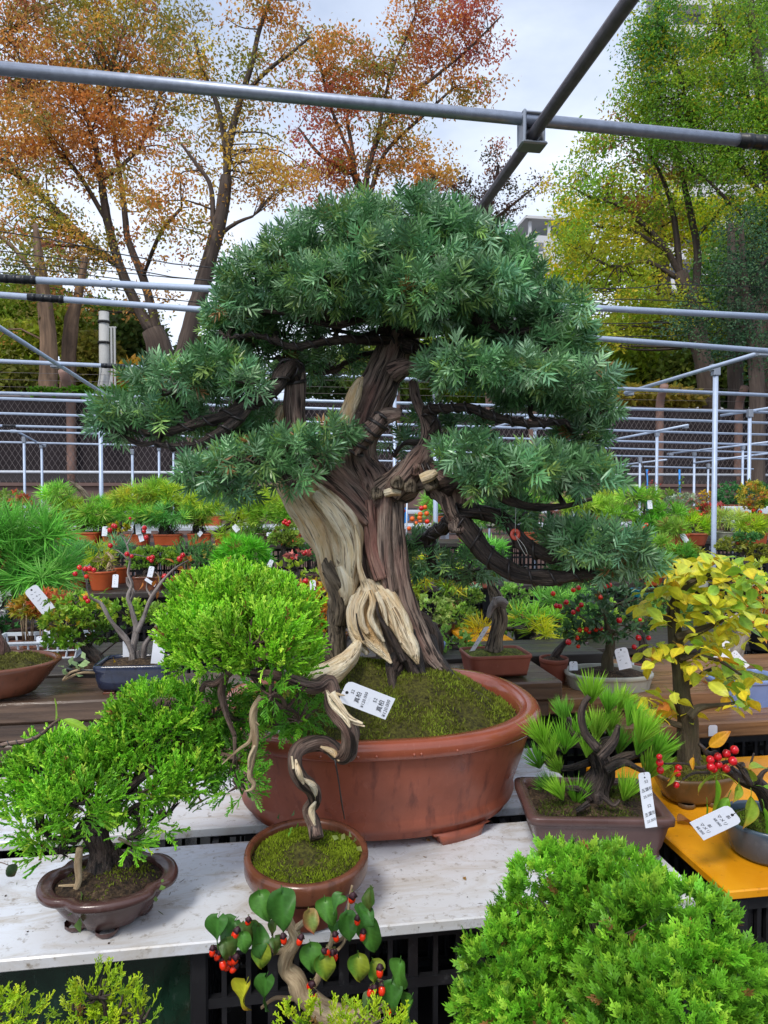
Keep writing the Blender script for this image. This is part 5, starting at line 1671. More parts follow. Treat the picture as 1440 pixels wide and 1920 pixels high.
# branches, the wire wound round them, and the foliage pads they carry
br, wi = MB(), MB()
BR = {
    'left': [(553, 708, 16, -.01), (541, 690, 15, -.03), (528, 704, 14, -.05), (516, 730, 13, -.06), (488, 748, 12, -.08), (455, 762, 11, -.09), (415, 782, 10, -.1), (375, 792, 8, -.1), (330, 805, 7, -.1), (285, 812, 5, -.1), (235, 800, 3, -.1)],
    'left_low': [(470, 758, 9, -.09), (440, 790, 9, -.1), (405, 815, 8, -.11), (372, 832, 7, -.11), (330, 838, 6, -.11), (290, 830, 4, -.11)],
    'left_in': [(440, 778, 8, -.09), (432, 800, 9, -.07), (436, 830, 7, -.06), (470, 855, 6, -.1), (420, 872, 4, -.14)],
    'down': [(858, 968, 19, -.035), (872, 988, 18, -.045), (892, 1012, 18, -.055), (912, 1038, 17, -.06), (945, 1064, 16, -.07), (990, 1080, 14, -.08), (1040, 1084, 12, -.09), (1095, 1078, 10, -.1), (1150, 1070, 6, -.1)],
    'out': [(850, 955, 15, -.035), (880, 958, 14, -.05), (915, 962, 13, -.06), (945, 976, 13, -.07), (966, 1000, 12, -.08), (985, 1022, 12, -.09), (1025, 1042, 11, -.1), (1070, 1050, 8, -.1), (1130, 1050, 4, -.1)],
    'back': [(852, 968, 14, -.02), (832, 988, 12, .0), (808, 1003, 11, .03), (808, 1040, 8, .05), (820, 1070, 7, .06), (862, 1084, 6, .08), (930, 1086, 4, .08)],
    'back2': [(820, 996, 9, .02), (788, 1012, 9, .05), (765, 1028, 7, .08), (745, 1050, 4, .1)],
    'mid': [(830, 915, 15, -.04), (852, 905, 12, -.08), (885, 905, 9, -.12), (930, 925, 8, -.14), (985, 948, 7, -.15), (1050, 950, 5, -.15), (1110, 935, 3, -.15)],
    'upper_r': [(800, 830, 11, 0), (818, 800, 9, -.02), (800, 770, 9, -.02), (830, 765, 8, -.06), (880, 765, 7, -.1), (940, 785, 7, -.12), (1000, 795, 6, -.12), (1060, 790, 4, -.12)],
    'top_r': [(752, 640, 15, .02), (800, 650, 12, -.02), (850, 665, 11, -.05), (905, 680, 9, -.07), (970, 690, 7, -.08), (1040, 660, 5, -.08)],
    'top_r2': [(752, 620, 14, .02), (820, 612, 11, -.03), (890, 610, 9, -.06), (960, 612, 7, -.07), (1030, 610, 4, -.07)],
    'top_l': [(748, 640, 14, .02), (690, 645, 12, -.02), (620, 640, 11, -.05), (550, 640, 9, -.06), (480, 640, 6, -.06), (420, 630, 3, -.06)],
    'top_l2': [(750, 615, 14, .02), (690, 610, 11, -.04), (620, 600, 9, -.07), (540, 590, 7, -.07), (470, 590, 4, -.07)],
    'top_l3': [(740, 660, 12, .05), (680, 670, 9, .1), (600, 690, 7, .13), (540, 680, 5, .15), (460, 680, 3, .14)],
    'low_l': [(560, 850, 12, -.03), (535, 862, 8, -.08), (500, 868, 7, -.11), (450, 880, 5, -.13), (400, 890, 3, -.14)],
    'crown': [(760, 560, 16, .03), (740, 520, 10, 0), (690, 480, 7, -.03), (620, 460, 4, -.05)],
    'crown2': [(764, 540, 13, .03), (800, 500, 9, 0), (860, 470, 6, -.03), (910, 480, 3, -.05)],
    'crown3': [(766, 520, 10, .03), (765, 460, 7, 0), (760, 410, 4, 0)],
}
for k, (nm, L) in enumerate(BR.items()):
    pts = [P(q[0], q[1], D0 + q[3]) for q in L]; rad = np.array([q[2] for q in L]) * D0 / F * (.62 if nm.startswith('top_l') else 1.0)
    if nm.startswith('top'): pts = [p_ + np.array([0, 0, .012 * math.sin(2.3 * i + k)]) if i else p_ for i, p_ in enumerate(pts)]
    tube(br, pts, rad, 14, len(L) * 8, .07, (3, 5, 7), 3.0, .16, 60 + k)
    if nm in ('left', 'left_low', 'down', 'out', 'back', 'back2', 'upper_r', 'top_r', 'top_l', 'left_in'):
        wire(wi, pts, rad, .042 if nm in ('down', 'out', 'left') else .028, .0026, a0=k)
for L, pitch in (([(726, 925, 31, -.01), (752, 906, 35, -.015), (782, 893, 33, -.02), (812, 897, 30, -.025), (838, 922, 27, -.03)], .10), ([(660, 845, 19, -.045), (680, 820, 18, -.05), (704, 800, 17, -.055), (720, 782, 15, -.055)], .018), ([(553, 725, 20, 0), (551, 690, 17, -.01), (538, 692, 17, -.03)], .02)):
    pts = [P(q[0], q[1], D0 + q[3]) for q in L]; rad = np.array([q[2] for q in L]) * D0 / F
    wire(wi, pts, rad, pitch, .0028)
    wire(wi, pts, rad, pitch, .0028, a0=.55)
YG, YG2 = C(100, 146, 92), (C(146, 186, 140), C(78, 118, 78), C(136, 172, 92), C(106, 156, 112))
PADS = [  # px, py, d offset, rx, ry px, depth m, branch
    (750, 456, .02, 160, 70, .20, 'crown3'), (640, 466, .0, 108, 60, .18, 'crown'), (860, 480, .0, 100, 62, .18, 'crown2'), (560, 502, .0, 90, 56, .17, 'crown'), (935, 508, .0, 72, 50, .15, 'crown2'), (750, 500, -.13, 150, 62, .13, 'crown3'),
    (500, 545, -.02, 90, 58, .15, 'top_l2'), (620, 545, -.12, 110, 58, .13, 'top_l2'), (790, 560, -.16, 125, 60, .12, 'top_r2'), (900, 550, -.1, 90, 58, .13, 'top_r2'), (1000, 545, .0, 35, 55, .10, 'top_r2'), (690, 555, .14, 170, 55, .14, 'top_l2'), (870, 560, .14, 120, 55, .14, 'top_r2'),
    (450, 590, -.02, 65, 42, .13, 'top_l'), (1045, 600, -.04, 62, 48, .13, 'top_r2'), (960, 610, .02, 90, 32, .15, 'top_r'), (1000, 660, .0, 95, 25, .12, 'top_r'),
    (415, 625, .02, 36, 24, .08, 'top_l'), (860, 690, -.17, 90, 42, .09, 'top_r'), (965, 700, -.15, 105, 45, .11, 'top_r'), (1070, 720, -.1, 90, 50, .12, 'top_r'), (1105, 770, -.06, 50, 32, .11, 'upper_r'), (1000, 735, -.05, 90, 35, .12, 'upper_r'),
    (880, 850, -.17, 85, 38, .08, 'mid'), (970, 880, -.18, 110, 48, .10, 'mid'), (1085, 895, -.15, 80, 45, .11, 'mid'), (1030, 870, -.08, 80, 38, .12, 'mid'), (900, 900, -.19, 60, 30, .06, 'mid'),
    (1120, 1020, -.14, 105, 48, .11, 'out'), (1170, 1050, -.1, 78, 38, .11, 'down'), (1060, 1005, -.05, 60, 30, .10, 'out'), (1100, 1055, -.04, 90, 28, .12, 'down'),
    (330, 715, -.08, 110, 40, .11, 'left'), (410, 690, -.06, 80, 36, .11, 'left'), (460, 720, -.1, 55, 32, .08, 'left'), (255, 770, -.08, 75, 40, .10, 'left'), (215, 800, -.08, 40, 26, .08, 'left_low'), (330, 790, -.03, 90, 28, .10, 'left_low'),
    (545, 835, -.14, 70, 30, .07, 'low_l'), (470, 860, -.16, 85, 36, .09, 'low_l'), (395, 885, -.14, 72, 38, .09, 'low_l'), (545, 893, -.17, 48, 22, .05, 'low_l'), (440, 915, -.13, 60, 24, .07, 'low_l'), (630, 815, -.1, 42, 36, .06, 'low_l'), (600, 850, -.12, 40, 26, .06, 'low_l'), (460, 810, .0, 70, 22, .08, 'left_in'),
    (800, 1045, .1, 75, 34, .09, 'back'), (880, 1060, .1, 85, 26, .10, 'back'), (770, 1020, .1, 42, 28, .08, 'back2'), (800, 780, .12, 50, 34, .07, 'upper_r'), (745, 830, .12, 40, 25, .07, 'upper_r'), (880, 800, .1, 70, 26, .08, 'upper_r'),
    (620, 680, .14, 90, 32, .10, 'top_l3'), (530, 670, .13, 50, 32, .09, 'top_l3'), (740, 690, .16, 60, 30, .08, 'top_l3'),
    (1010, 650, .04, 85, 42, .12, 'top_r'), (910, 650, .10, 90, 40, .10, 'top_r'), (1065, 665, .0, 60, 45, .11, 'top_r2'), (870, 640, .0, 70, 30, .08, 'top_r'), (470, 640, .06, 60, 34, .10, 'top_l'), (1090, 820, -.03, 60, 34, .10, 'upper_r'), (960, 960, -.02, 60, 24, .08, 'out'), (480, 790, .06, 70, 26, .09, 'left_in'), (540, 612, .09, 95, 40, .12, 'top_l'), (640, 615, .09, 80, 36, .10, 'top_l2'), (460, 612, .09, 60, 30, .10, 'top_l')]
gy = np.random.default_rng(77)
BP = {nm: catmull(np.column_stack([[P(q[0], q[1], D0 + q[3]) for q in L], np.array([q[2] for q in L]) * D0 / F]), 40) for nm, L in BR.items()}
for (px, py, dd, rx, ry, rd, bn) in PADS:
    d_ = D0 + dd; s_ = d_ / F
    n0 = rx * ry
    rx, ry = max(rx - 22, rx * .6), max(ry - 20, ry * .55)
    c = P(px, py + 4, d_)
    back = dd >= .08
    area = (rx * ry) * s_ * s_ * 3.2 + (rx + ry) * s_ * rd * 2.2
    n = int(area * (1500 if back else 3000) * min(1.9, n0 / (rx * ry)) ** .6)
    p, dr = dome(c, rx * s_, rd, ry * s_, n, .55, .5, gy)
    mb = MB()
    fill(mb, YEW, p, dr, 1.04, YG, .3, .5, .28, YG2, .5, 0, .3, gy)
    q = BP[bn]; k = np.linalg.norm(q[:, :3] - c, axis=1).argmin()
    low = np.where(dr[:, 2] < .5)[0]
    m = min(22, max(8, n // 14))
    ends = p[gy.choice(n, m, replace=False)]
    ends = c + (ends - c) * .88
    hub = c - UP * ry * s_ * .42 + gy.normal(0, .006, 3)
    tube(br, [q[k][:3], (q[k][:3] + hub) / 2 + gy.normal(0, .008, 3), hub], [min(q[k][3], .009), .005, .004], 8, 8, .06, (3, 5), 3., .15, int(k + px))
    twigs(br, hub, ends, .0036, .0011, .06, 5, 7, (1, 1, 1), gy)
    mb.build('foliage_pad', M_NEEDLE, yew, smooth=False, kind='stuff')
br.build('branches', M_DARKBARK, yew)
wi.build('training_wire', M_WIRE, yew)
# flat red disc hung on a string from the right hand branches
q = P(966, 1002, 1.27)
dk = thing('red_disc', 'small flat red ring hanging on a thin string from the yew branch', 'marker', q)
mb = MB(); lathe(mb, [(.0035, -.0008), (.0105, -.0008), (.0105, .0008), (.0035, .0008), (.0035, -.0008)], 28, at=q, M=basis(np.array([[.25, -1., .1]]), np.array([0.]))[0]); mb.build('disc', M_REDDISC, dk)
mb = MB(); tube(mb, [P(967, 950, 1.27), P(966, 998, 1.268)], .0005, 5, 2); tube(mb, [P(968, 1008, 1.268), P(976, 1025, 1.27), P(986, 1042, 1.27)], .0005, 5, 6); tube(mb, [P(966, 1004, 1.266), P(982, 1022, 1.266), P(990, 1040, 1.27)], .0005, 5, 6); mb.build('string', M_THINWIRE, dk)
# ---------------------------------------------------------------- the plants nearest the viewer
def limb(mb, L, d, seg=14, ridge=.06, lump=.08, seed=0, mat=0, flat=None, n=None, twist=2.0, col=(1, 1, 1), cap=True):
    """branch through (px, py, radius px[, extra depth]) at depth d"""
    pts = [P(q[0], q[1], d + (q[3] if len(q) > 3 else 0)) for q in L]
    rad = np.array([q[2] for q in L]) * d / F
    tube(mb, pts, rad, seg, n or len(L) * 7, ridge, (3, 5, 8), twist, lump, seed, col, mat, flat, cap)
    return pts, rad


def pads(root, L, d, tm, col, alt, mat, name, dens, size=1.0, hub=None, br=None, up=.35, jit=.4, bottom=.6, inner=.5, seed=1, clump=.22, depth=.8, sat=.16, pa=.4, tuft_r=None, per=14):
    g = np.random.default_rng(seed)
    for (px, py, rx, ry, *dd) in L:
        d_ = d + (dd[0] if dd else 0); s_ = d_ / F
        c = P(px, py, d_); rd = min(rx, ry * 1.8) * s_ * depth
        n = int(dens * ((rx * ry) * s_ * s_ * 3.2 + (rx + ry) * s_ * rd * 2.2))
        if tuft_r:                                    # foliage clipped into many small rounded tufts
            k = max(6, int(n / dens * .9 / tuft_r ** 2))
            sc_, sn = dome(c, rx * s_, rd, ry * s_, k, inner, bottom, g)
            sc_, sn = np.repeat(sc_, per, 0), np.repeat(unit(sn + UP * up), per, 0)
            u = unit(g.normal(0, 1, (len(sc_), 3)))
            u = u * np.sign((u * sn).sum(1) + .15)[:, None]
            p, dr = sc_ + u * tuft_r * .62 * g.uniform(.5, 1, (len(u), 1)), unit(u + sn * .7)
        else: p, dr = dome(c, rx * s_, rd, ry * s_, n, inner, bottom, g)
        mb = MB(); fill(mb, tm, p, dr, size, col, up, jit, sat, alt, pa, 0, clump, g)
        mb.build(name, mat, root, smooth=False, kind='stuff')
        if br is not None and hub is not None:
            H_ = np.asarray(hub); h0 = H_[np.linalg.norm(H_ - c, axis=1).argmin()]
            c2 = c - UP * ry * s_ * .3
            tube(br, [h0, (h0 + c2) / 2 + g.normal(0, .006, 3), c2], [.0035, .0028, .0022], 7, 8, .08, (3, 5), 2, .15, int(abs(px)))
            twigs(br, c2, c + (p[g.choice(n, min(n, 12), replace=False)] - c) * .9, .0022, .0008, .05, 4, 6, (1, 1, 1), g)


JG, JG2 = C(120, 184, 48), (C(146, 206, 58), C(94, 158, 44), C(172, 212, 72))
# --- 1. spreading juniper in the lobed brown pot, lower left
q = PZ(205, 1722, ZT)
jl = thing('juniper_bonsai', 'spreading green juniper bonsai in a low scalloped brown pot at lower left', 'bonsai', (q[0], q[1], ZT))
c0 = np.array([q[0], q[1], ZT])
lob = lambda a: 1 - .10 * np.exp(-((np.mod(a + .55, math.pi / 2) - .0) / .16) ** 2) - .10 * np.exp(-((np.mod(a + .55, math.pi / 2) - math.pi / 2) / .16) ** 2)
mb = MB()
lathe(mb, [(0, .007), (.50, .007), (.56, .009), (.70, .026), (.80, .040), (.84, .047), (.94, .049), (1.0, .0525), (1.005, .057), (.985, .0615), (.93, .062), (.80, .0605), (.775, .058), (.77, .05)], 96, lob, .094, .076, c0)
po = mb.build('pot', M_DARKCLAY, jl)
for a in (-1.45, -2.7, .3, 1.6):
    mb = MB(); lathe(mb, [(0, 0), (.012, 0), (.016, .005), (.016, .009)], 10, at=c0 + np.array([math.cos(a) * .044, math.sin(a) * .037, 0])); mb.build('foot', M_DARKCLAY, po)
mb = MB(); V = moss_dome(mb, c0 + UP * .051, .074, .06, .020, lob, seg=60, rings=16, seed=8); g_ = np.random.default_rng(8)
moss_fuzz(mb, V, 2600, .004, MOSSC, (16, 60), g_, pick=.25); mb.build('soil', [M_SOIL, M_FUZZ], jl)
tb = MB()
limb(tb, [(192, 1655, 42), (196, 1625, 33), (190, 1590, 22), (184, 1555, 24), (190, 1525, 20), (215, 1500, 14), (245, 1475, 9), (290, 1440, 6)], 1.0, 20, .09, .14, 1)
limb(tb, [(215, 1645, 30), (232, 1625, 22), (228, 1612, 12)], 1.0, 16, .09, .14, 9)
limb(tb, [(186, 1560, 15), (160, 1545, 11), (140, 1575, 8), (120, 1560, 5)], .99, 12, .08, .14, 2)
limb(tb, [(186, 1530, 14), (165, 1500, 9), (150, 1460, 6), (110, 1430, 4)], 1.0, 12, .08, .14, 3)
limb(tb, [(200, 1530, 12), (225, 1540, 9), (250, 1515, 6), (290, 1500, 4)], 1.0, 12, .08, .14, 4)
limb(tb, [(245, 1475, 8), (280, 1420, 6), (310, 1360, 4)], 1.03, 10, .08, .14, 5)
pads(jl, [(120, 1440, 85, 45, 0), (60, 1470, 55, 45, 0), (75, 1540, 52, 36, -.03), (140, 1500, 70, 34, -.05), (190, 1440, 76, 38, .03), (245, 1395, 66, 38, .03), (300, 1345, 70, 42, .05), (345, 1390, 52, 40, .06), (255, 1475, 72, 32, 0), (330, 1455, 56, 36, .03), (310, 1522, 46, 28, .02), (240, 1565, 36, 20, -.03), (195, 1410, 40, 28, .03), (150, 1425, 35, 24, .03), (255, 1350, 40, 30, .05), (110, 1590, 45, 22, -.02)],
     1.0, CORDS, JG, JG2, M_SCALE, 'foliage_pad', 5200, 1.0, [P(190, 1525, 1.), P(245, 1475, 1.), P(150, 1460, 1.), P(140, 1570, .99), P(290, 1440, 1.02), P(250, 1515, 1.)], tb, .55, .25, .8, .62, 31, tuft_r=.019, per=10)
tb.build('trunk', M_DARKBARK, jl)
mb = MB(); limb(mb, [(150, 1590, 6), (146, 1620, 7), (148, 1650, 6), (140, 1672, 5), (128, 1690, 3), (104, 1694, 2)], .955, 10, .08, .05, 6); limb(mb, [(140, 1675, 4), (150, 1682, 4), (165, 1672, 2)], .955, 8, .05, .05, 7); limb(mb, [(142, 1660, 3), (110, 1661, 2)], .955, 6, .05, .05, 8)
mb.build('dead_twig', M_TANBARK, jl)
mb = MB(); limb(mb, [(222, 1572, 3), (255, 1584, 3), (298, 1577, 2)], .99, 6, .05, .05, 11); mb.build('dead_twig', M_TANBARK, jl)
mb = MB()
scatter(mb, small_leaf(.8), np.array([P(150, 1690, .94), P(150, 1720, .93), P(137, 1700, .94), P(298, 1668, .96), P(292, 1680, .96), P(303, 1655, .96)]), np.array([(.2, 0, 1.), (0, -.3, -1), (-.4, 0, -.8), (.5, 0, .2), (0, 0, -.8), (.3, 0, .7)]), np.array([.014, .019, .014, .010, .009, .006]), vary(C(122, 158, 82), 6, .1))
mb.build('weed', M_LEAF, jl, kind='stuff')

# --- 2. juniper with the twisted trunk in the round moss pot
q = PZ(575, 1703, ZT)
c0 = np.array([q[0], q[1], ZT]); dj = dep(c0)
jc = thing('juniper_bonsai', 'juniper bonsai with corkscrew trunk in a round brown pot full of green moss', 'bonsai', c0)
R_ = 236 / 2 * (dj - .0) / F
zr_ = P(575, 1592, dj)[2] - ZT
mb = MB()
lathe(mb, [(0, .002), (.60 * R_, .002), (.63 * R_, .006), (.80 * R_, zr_ - .032), (.82 * R_, zr_ - .028)], 64, sy=1.14, at=c0); po = mb.build('pot', M_PINKCLAY, jc)
mb = MB()
lathe(mb, [(.82 * R_, zr_ - .0285), (.955 * R_, zr_ - .030), (.985 * R_, zr_ - .024), (.995 * R_, zr_ - .006), (.98 * R_, zr_), (.90 * R_, zr_ + .0005), (.875 * R_, zr_ - .004), (.87 * R_, zr_ - .02)], 64, sy=1.14, at=c0); mb.build('rim', M_BROWNCLAY, po)
mb = MB(); V = moss_dome(mb, c0 + UP * (zr_ - .012), .875 * R_, .875 * R_ * 1.14, .018, None, seg=64, rings=22, bumps=.35, seed=12); g_ = np.random.default_rng(12)
moss_fuzz(mb, V, 9500, .0042, (C(86, 94, 26), C(142, 164, 40)), (22, 64), g_, pick=-.22); mb.build('moss', [M_MOSSBASE, M_FUZZ], jc)
tb = MB()
TW = [(594, 1572, 13), (588, 1545, 13), (578, 1518, 12), (590, 1500, 13), (584, 1478, 14), (566, 1462, 14), (553, 1440, 13), (553, 1416, 13), (570, 1400, 14), (600, 1391, 14), (622, 1402, 14), (636, 1418, 14), (652, 1412, 15), (658, 1388, 16), (652, 1362, 16), (636, 1342, 16), (622, 1318, 16), (621, 1292, 14), (615, 1275, 13), (594, 1286, 13), (566, 1283, 12), (540, 1274, 10), (505, 1266, 9), (470, 1262, 8), (432, 1252, 7)]
sp = [(*q_, .02 * math.sin(i * .8)) for i, q_ in enumerate(TW)]
ptsT, radT = limb(tb, sp, 1.005, 22, .075, .09, 20, n=170, twist=14)
for k, (i0, i1, off) in enumerate(((1, 4, (6, 3)), (5, 8, (7, 8)), (6, 8, (-6, 2)), (9, 12, (2, 9)), (14, 18, (10, 2)), (3, 6, (4, -3)))):
    L = [(TW[i][0] + off[0] * math.sin((i - i0) * 1.2 + .5), TW[i][1] + off[1], 6.5 if i0 < i < i1 - 1 else 2, sp[i][3] - .010) for i in range(i0, i1)]
    if len(L) > 1: limb(tb, L, 1.0, 10, .06, .05, 21 + k, 1)
limb(tb, [(622, 1300, 8, -.012), (640, 1325, 5, -.02), (655, 1345, 4, -.025), (680, 1357, 2, -.03)], 1.0, 10, .08, .05, 30, 1); limb(tb, [(640, 1330, 5, -.02), (658, 1352, 4, -.02), (684, 1362, 1.5, -.03)], 1.0, 8, .05, .05, 31, 1); limb(tb, [(628, 1300, 3, -.01), (640, 1303, 2, -.02), (646, 1304, 1, -.03)], 1., 6, 0, 0, 32, 1)
for k, L in enumerate(([(440, 1252, 9), (420, 1270, 8), (402, 1282, 7), (385, 1282, 6), (376, 1295, 5)], [(420, 1268, 8), (415, 1300, 7), (425, 1340, 6), (440, 1380, 4)], [(470, 1262, 8), (450, 1230, 7), (430, 1190, 5), (420, 1150, 4)], [(500, 1266, 7), (520, 1225, 5), (530, 1180, 4)], [(430, 1250, 7), (395, 1215, 5), (370, 1190, 4)], [(470, 1262, 6), (500, 1300, 5), (535, 1325, 4), (560, 1300, 3)], [(440, 1380, 4), (440, 1420, 3), (430, 1450, 2)])):
    limb(tb, L, 1.02, 12, .08, .12, 40 + k)
pads(jc, [(430, 1130, 95, 45, .02), (510, 1150, 75, 48, .02), (380, 1180, 70, 50, 0), (470, 1195, 90, 45, -.05), (550, 1200, 45, 45, .02), (350, 1225, 45, 35, 0), (410, 1230, 60, 32, -.04), (545, 1250, 42, 34, .0), (500, 1225, 60, 30, -.05), (445, 1110, 60, 28, .05), (380, 1135, 50, 32, .04)],
     1.03, CORDS, C(136, 196, 50), (C(162, 214, 62), C(108, 168, 46), C(182, 222, 80)), M_SCALE, 'foliage_pad', 5600, .95, [P(430, 1190, 1.02), P(530, 1180, 1.02), P(395, 1215, 1.02), P(450, 1230, 1.02)], tb, .7, .22, .75, .6, 33, tuft_r=.018, per=12)
pads(jc, [(508, 1295, 32, 26, -.06), (400, 1330, 55, 50, .05), (560, 1340, 48, 36, .03), (400, 1415, 60, 45, .05), (445, 1465, 42, 28, .0), (450, 1340, 50, 40, .06), (370, 1370, 45, 40, .05), (515, 1350, 48, 26, .05), (440, 1420, 40, 40, .03)],
     1.03, CORD, C(96, 158, 46), (C(128, 186, 52), C(76, 132, 42)), M_SCALE, 'hanging_foliage', 6800, .80, [P(425, 1340, 1.02), P(535, 1325, 1.02), P(440, 1420, 1.02)], tb, .0, .6, 1.0, .3, 34)
tb.build('trunk', [M_SHIMBARK, M_DEAD], jc)
mb = MB(); limb(mb, [(490, 1306, 6), (476, 1330, 7), (474, 1352, 7), (479, 1385, 6), (474, 1420, 5), (468, 1455, 5), (476, 1470, 4), (472, 1480, 3), (458, 1484, 1)], .97, 10, .08, .06, 50); limb(mb, [(474, 1362, 4), (468, 1390, 4), (448, 1405, 3), (416, 1433, 1)], .97, 8, .05, .05, 51); limb(mb, [(478, 1398, 3), (468, 1420, 3), (466, 1440, 2)], .965, 8, .05, .05, 52); limb(mb, [(478, 1352, 3), (486, 1360, 1)], .97, 6, 0, 0, 53)
mb.build('dead_branch', M_TANBARK, jc)
mb = MB(); tube(mb, [P(628, 1424, 1.0), P(635, 1465, 1.01), P(640, 1500, 1.02), P(646, 1535, 1.06)], .0011, 6, 10, lump=.2); tube(mb, [P(585, 1550, .99), P(583, 1580, 1.0)], .001, 6, 2); mb.build('support_wire', M_WIRE, jc)
mb = MB()
scatter(mb, small_leaf(.75), np.array([P(553, 1554, 1.05), P(548, 1558, 1.04), P(544, 1562, 1.03), P(635, 1572, 1.03), P(640, 1575, 1.02), P(662, 1580, 1.02), P(668, 1588, 1.0), P(660, 1570, 1.02), P(523, 1537, 1.1), P(546, 1530, 1.1), P(560, 1623, .97)]), np.array([(.5, 0, .8), (-.3, -.3, -.2), (.2, -.2, .8), (-.7, 0, .3), (.3, 0, .6), (.2, -.3, .6), (.4, 0, -.3), (-.3, 0, .6), (0, 0, 1.), (.4, 0, .6), (.4, 0, .5)]), .011, np.vstack([vary(C(112, 176, 50), 3), vary(C(150, 164, 96), 5), vary(C(96, 130, 80), 2), vary(C(110, 90, 60), 1)]))
mb.build('weed', M_LEAF, jc, kind='stuff')

# price tag tied to the twisted juniper
a, b, e = P(652, 1275, .985), P(633, 1315, .985), P(730, 1329, .985)
top = (a + b) / 2
tg, pl = stroke_tag('price_tag', 'white price tag tied to the corkscrew juniper, handwritten in two blocks', top, a - b, e - top, .0325, .0715, lines=0)
h_ = .0715
for k, (tx, y, sz) in enumerate((('52', .19, .0062), ('真柏', .33, .0082), ('¥120.000', .46, .0062), ('52', .66, .0070), ('真柏', .80, .0088), ('¥120.000', .92, .0068))):
    text_on(tg, pl, tx, (.004 if k in (0, 3) else -.001), y * h_, sz, R(6))
for y in (.525, .55): text_on(tg, pl, 'BONSAI' if False else '- - - - - -', 0, y * h_, .003, R(3), M_FAINT, name='print')
mb = MB(); tube(mb, [top + (e - top) * .09, top - (e - top) * .06, P(625, 1300, .99)], .0005, 5, 8); mb.build('string', M_WIRE, tg)

# --- 3. five-needle pine in the rectangular pot
zc = ZT
fl_, fr_ = PZ(1000, 1612, zc), PZ(1210, 1600, zc)
c0 = (PZ(1012, 1610, zc) + PZ(1215, 1585, zc)) / 2 + np.array([.004, .030, 0]); c0[2] = zc
pn = thing('pine_bonsai', 'small pine bonsai with brush-like needle tufts in a rectangular brown pot', 'bonsai', c0)
mb = MB()
sq = rrect(16)
lathe(mb, [(0, .008), (.80, .008), (.83, .012), (.82, .020), (.86, .030), (.93, .062), (.95, .066), (1.0, .068), (1.0, .078), (.985, .080), (.86, .080), (.845, .074), (.84, .05)], 96, sq, .118, .085, c0, M=rotz(R(-10)))
po = mb.build('pot', M_PURPLECLAY, pn)
for sx in (1, -1):
    for sy in (1, -1):
        mb = MB(); f = c0 + rotz(R(-10)) @ np.array([sx * .075, sy * .052, 0]); box(mb, f - np.array([.016, .012, 0]), f + np.array([.016, .012, .0085]), bev=.003); mb.build('foot', M_PURPLECLAY, po, smooth=False)
mb = MB(); V = moss_dome(mb, c0 + UP * .068, .100, .071, .014, sq, rotz(R(-10)), 64, 16, .3, 15); g_ = np.random.default_rng(15)
moss_fuzz(mb, V, 4200, .005, (C(44, 42, 22), C(90, 104, 40)), (16, 64), g_, pick=.1); mb.build('soil', [M_SOIL, M_FUZZ], pn)
dp = dep(c0)
tb = MB()
limb(tb, [(1115, 1545, 34), (1112, 1515, 30), (1118, 1480, 25), (1128, 1450, 22), (1125, 1425, 18), (1112, 1400, 14), (1100, 1385, 9)], dp, 20, .12, .12, 60)
BRP = [[(1118, 1400, 11), (1098, 1375, 8), (1090, 1345, 7), (1095, 1320, 6), (1105, 1305, 5)], [(1120, 1405, 10), (1080, 1395, 7), (1050, 1402, 6), (1025, 1390, 5)], [(1130, 1440, 12), (1170, 1420, 9), (1200, 1410, 6), (1215, 1385, 4)], [(1125, 1420, 10), (1150, 1390, 8), (1160, 1360, 5)], [(1135, 1445, 10), (1170, 1430, 8), (1195, 1440, 5), (1208, 1448, 4)], [(1105, 1430, 8), (1070, 1440, 6), (1040, 1440, 5), (1022, 1428, 4)], [(1120, 1500, 8), (1120, 1490, 7), (1130, 1495, 5), (1150, 1510, 4), (1162, 1500, 3)], [(1108, 1500, 8), (1085, 1480, 6), (1060, 1478, 4)], [(1120, 1410, 9), (1130, 1390, 7), (1145, 1385, 5)], [(1104, 1505, 6), (1090, 1515, 5), (1080, 1520, 4)], [(1105, 1390, 8), (1070, 1370, 6), (1068, 1345, 4)]]
for k, L in enumerate(BRP): limb(tb, L, dp - .02 + .04 * (k % 3 - 1), 10, .08, .14, 61 + k)
tb.build('trunk', M_DARKBARK, pn)
gt = np.random.default_rng(91)
TM = [tuft(gt, 120, .054, .0021, 33, 1, .05, 1.25) for _ in range(4)]
TMES = []
for k, t_ in enumerate(TM):
    m_ = MB(); scatter(m_, t_, np.zeros((1, 3)), np.array([[0, 0, 1.]]), 1., np.array([(C(146, 196, 60), C(126, 186, 58), C(156, 200, 70), C(112, 172, 62))[k]])); TMES.append(m_.mesh('needle_tuft', M_LEAF, smooth=False))
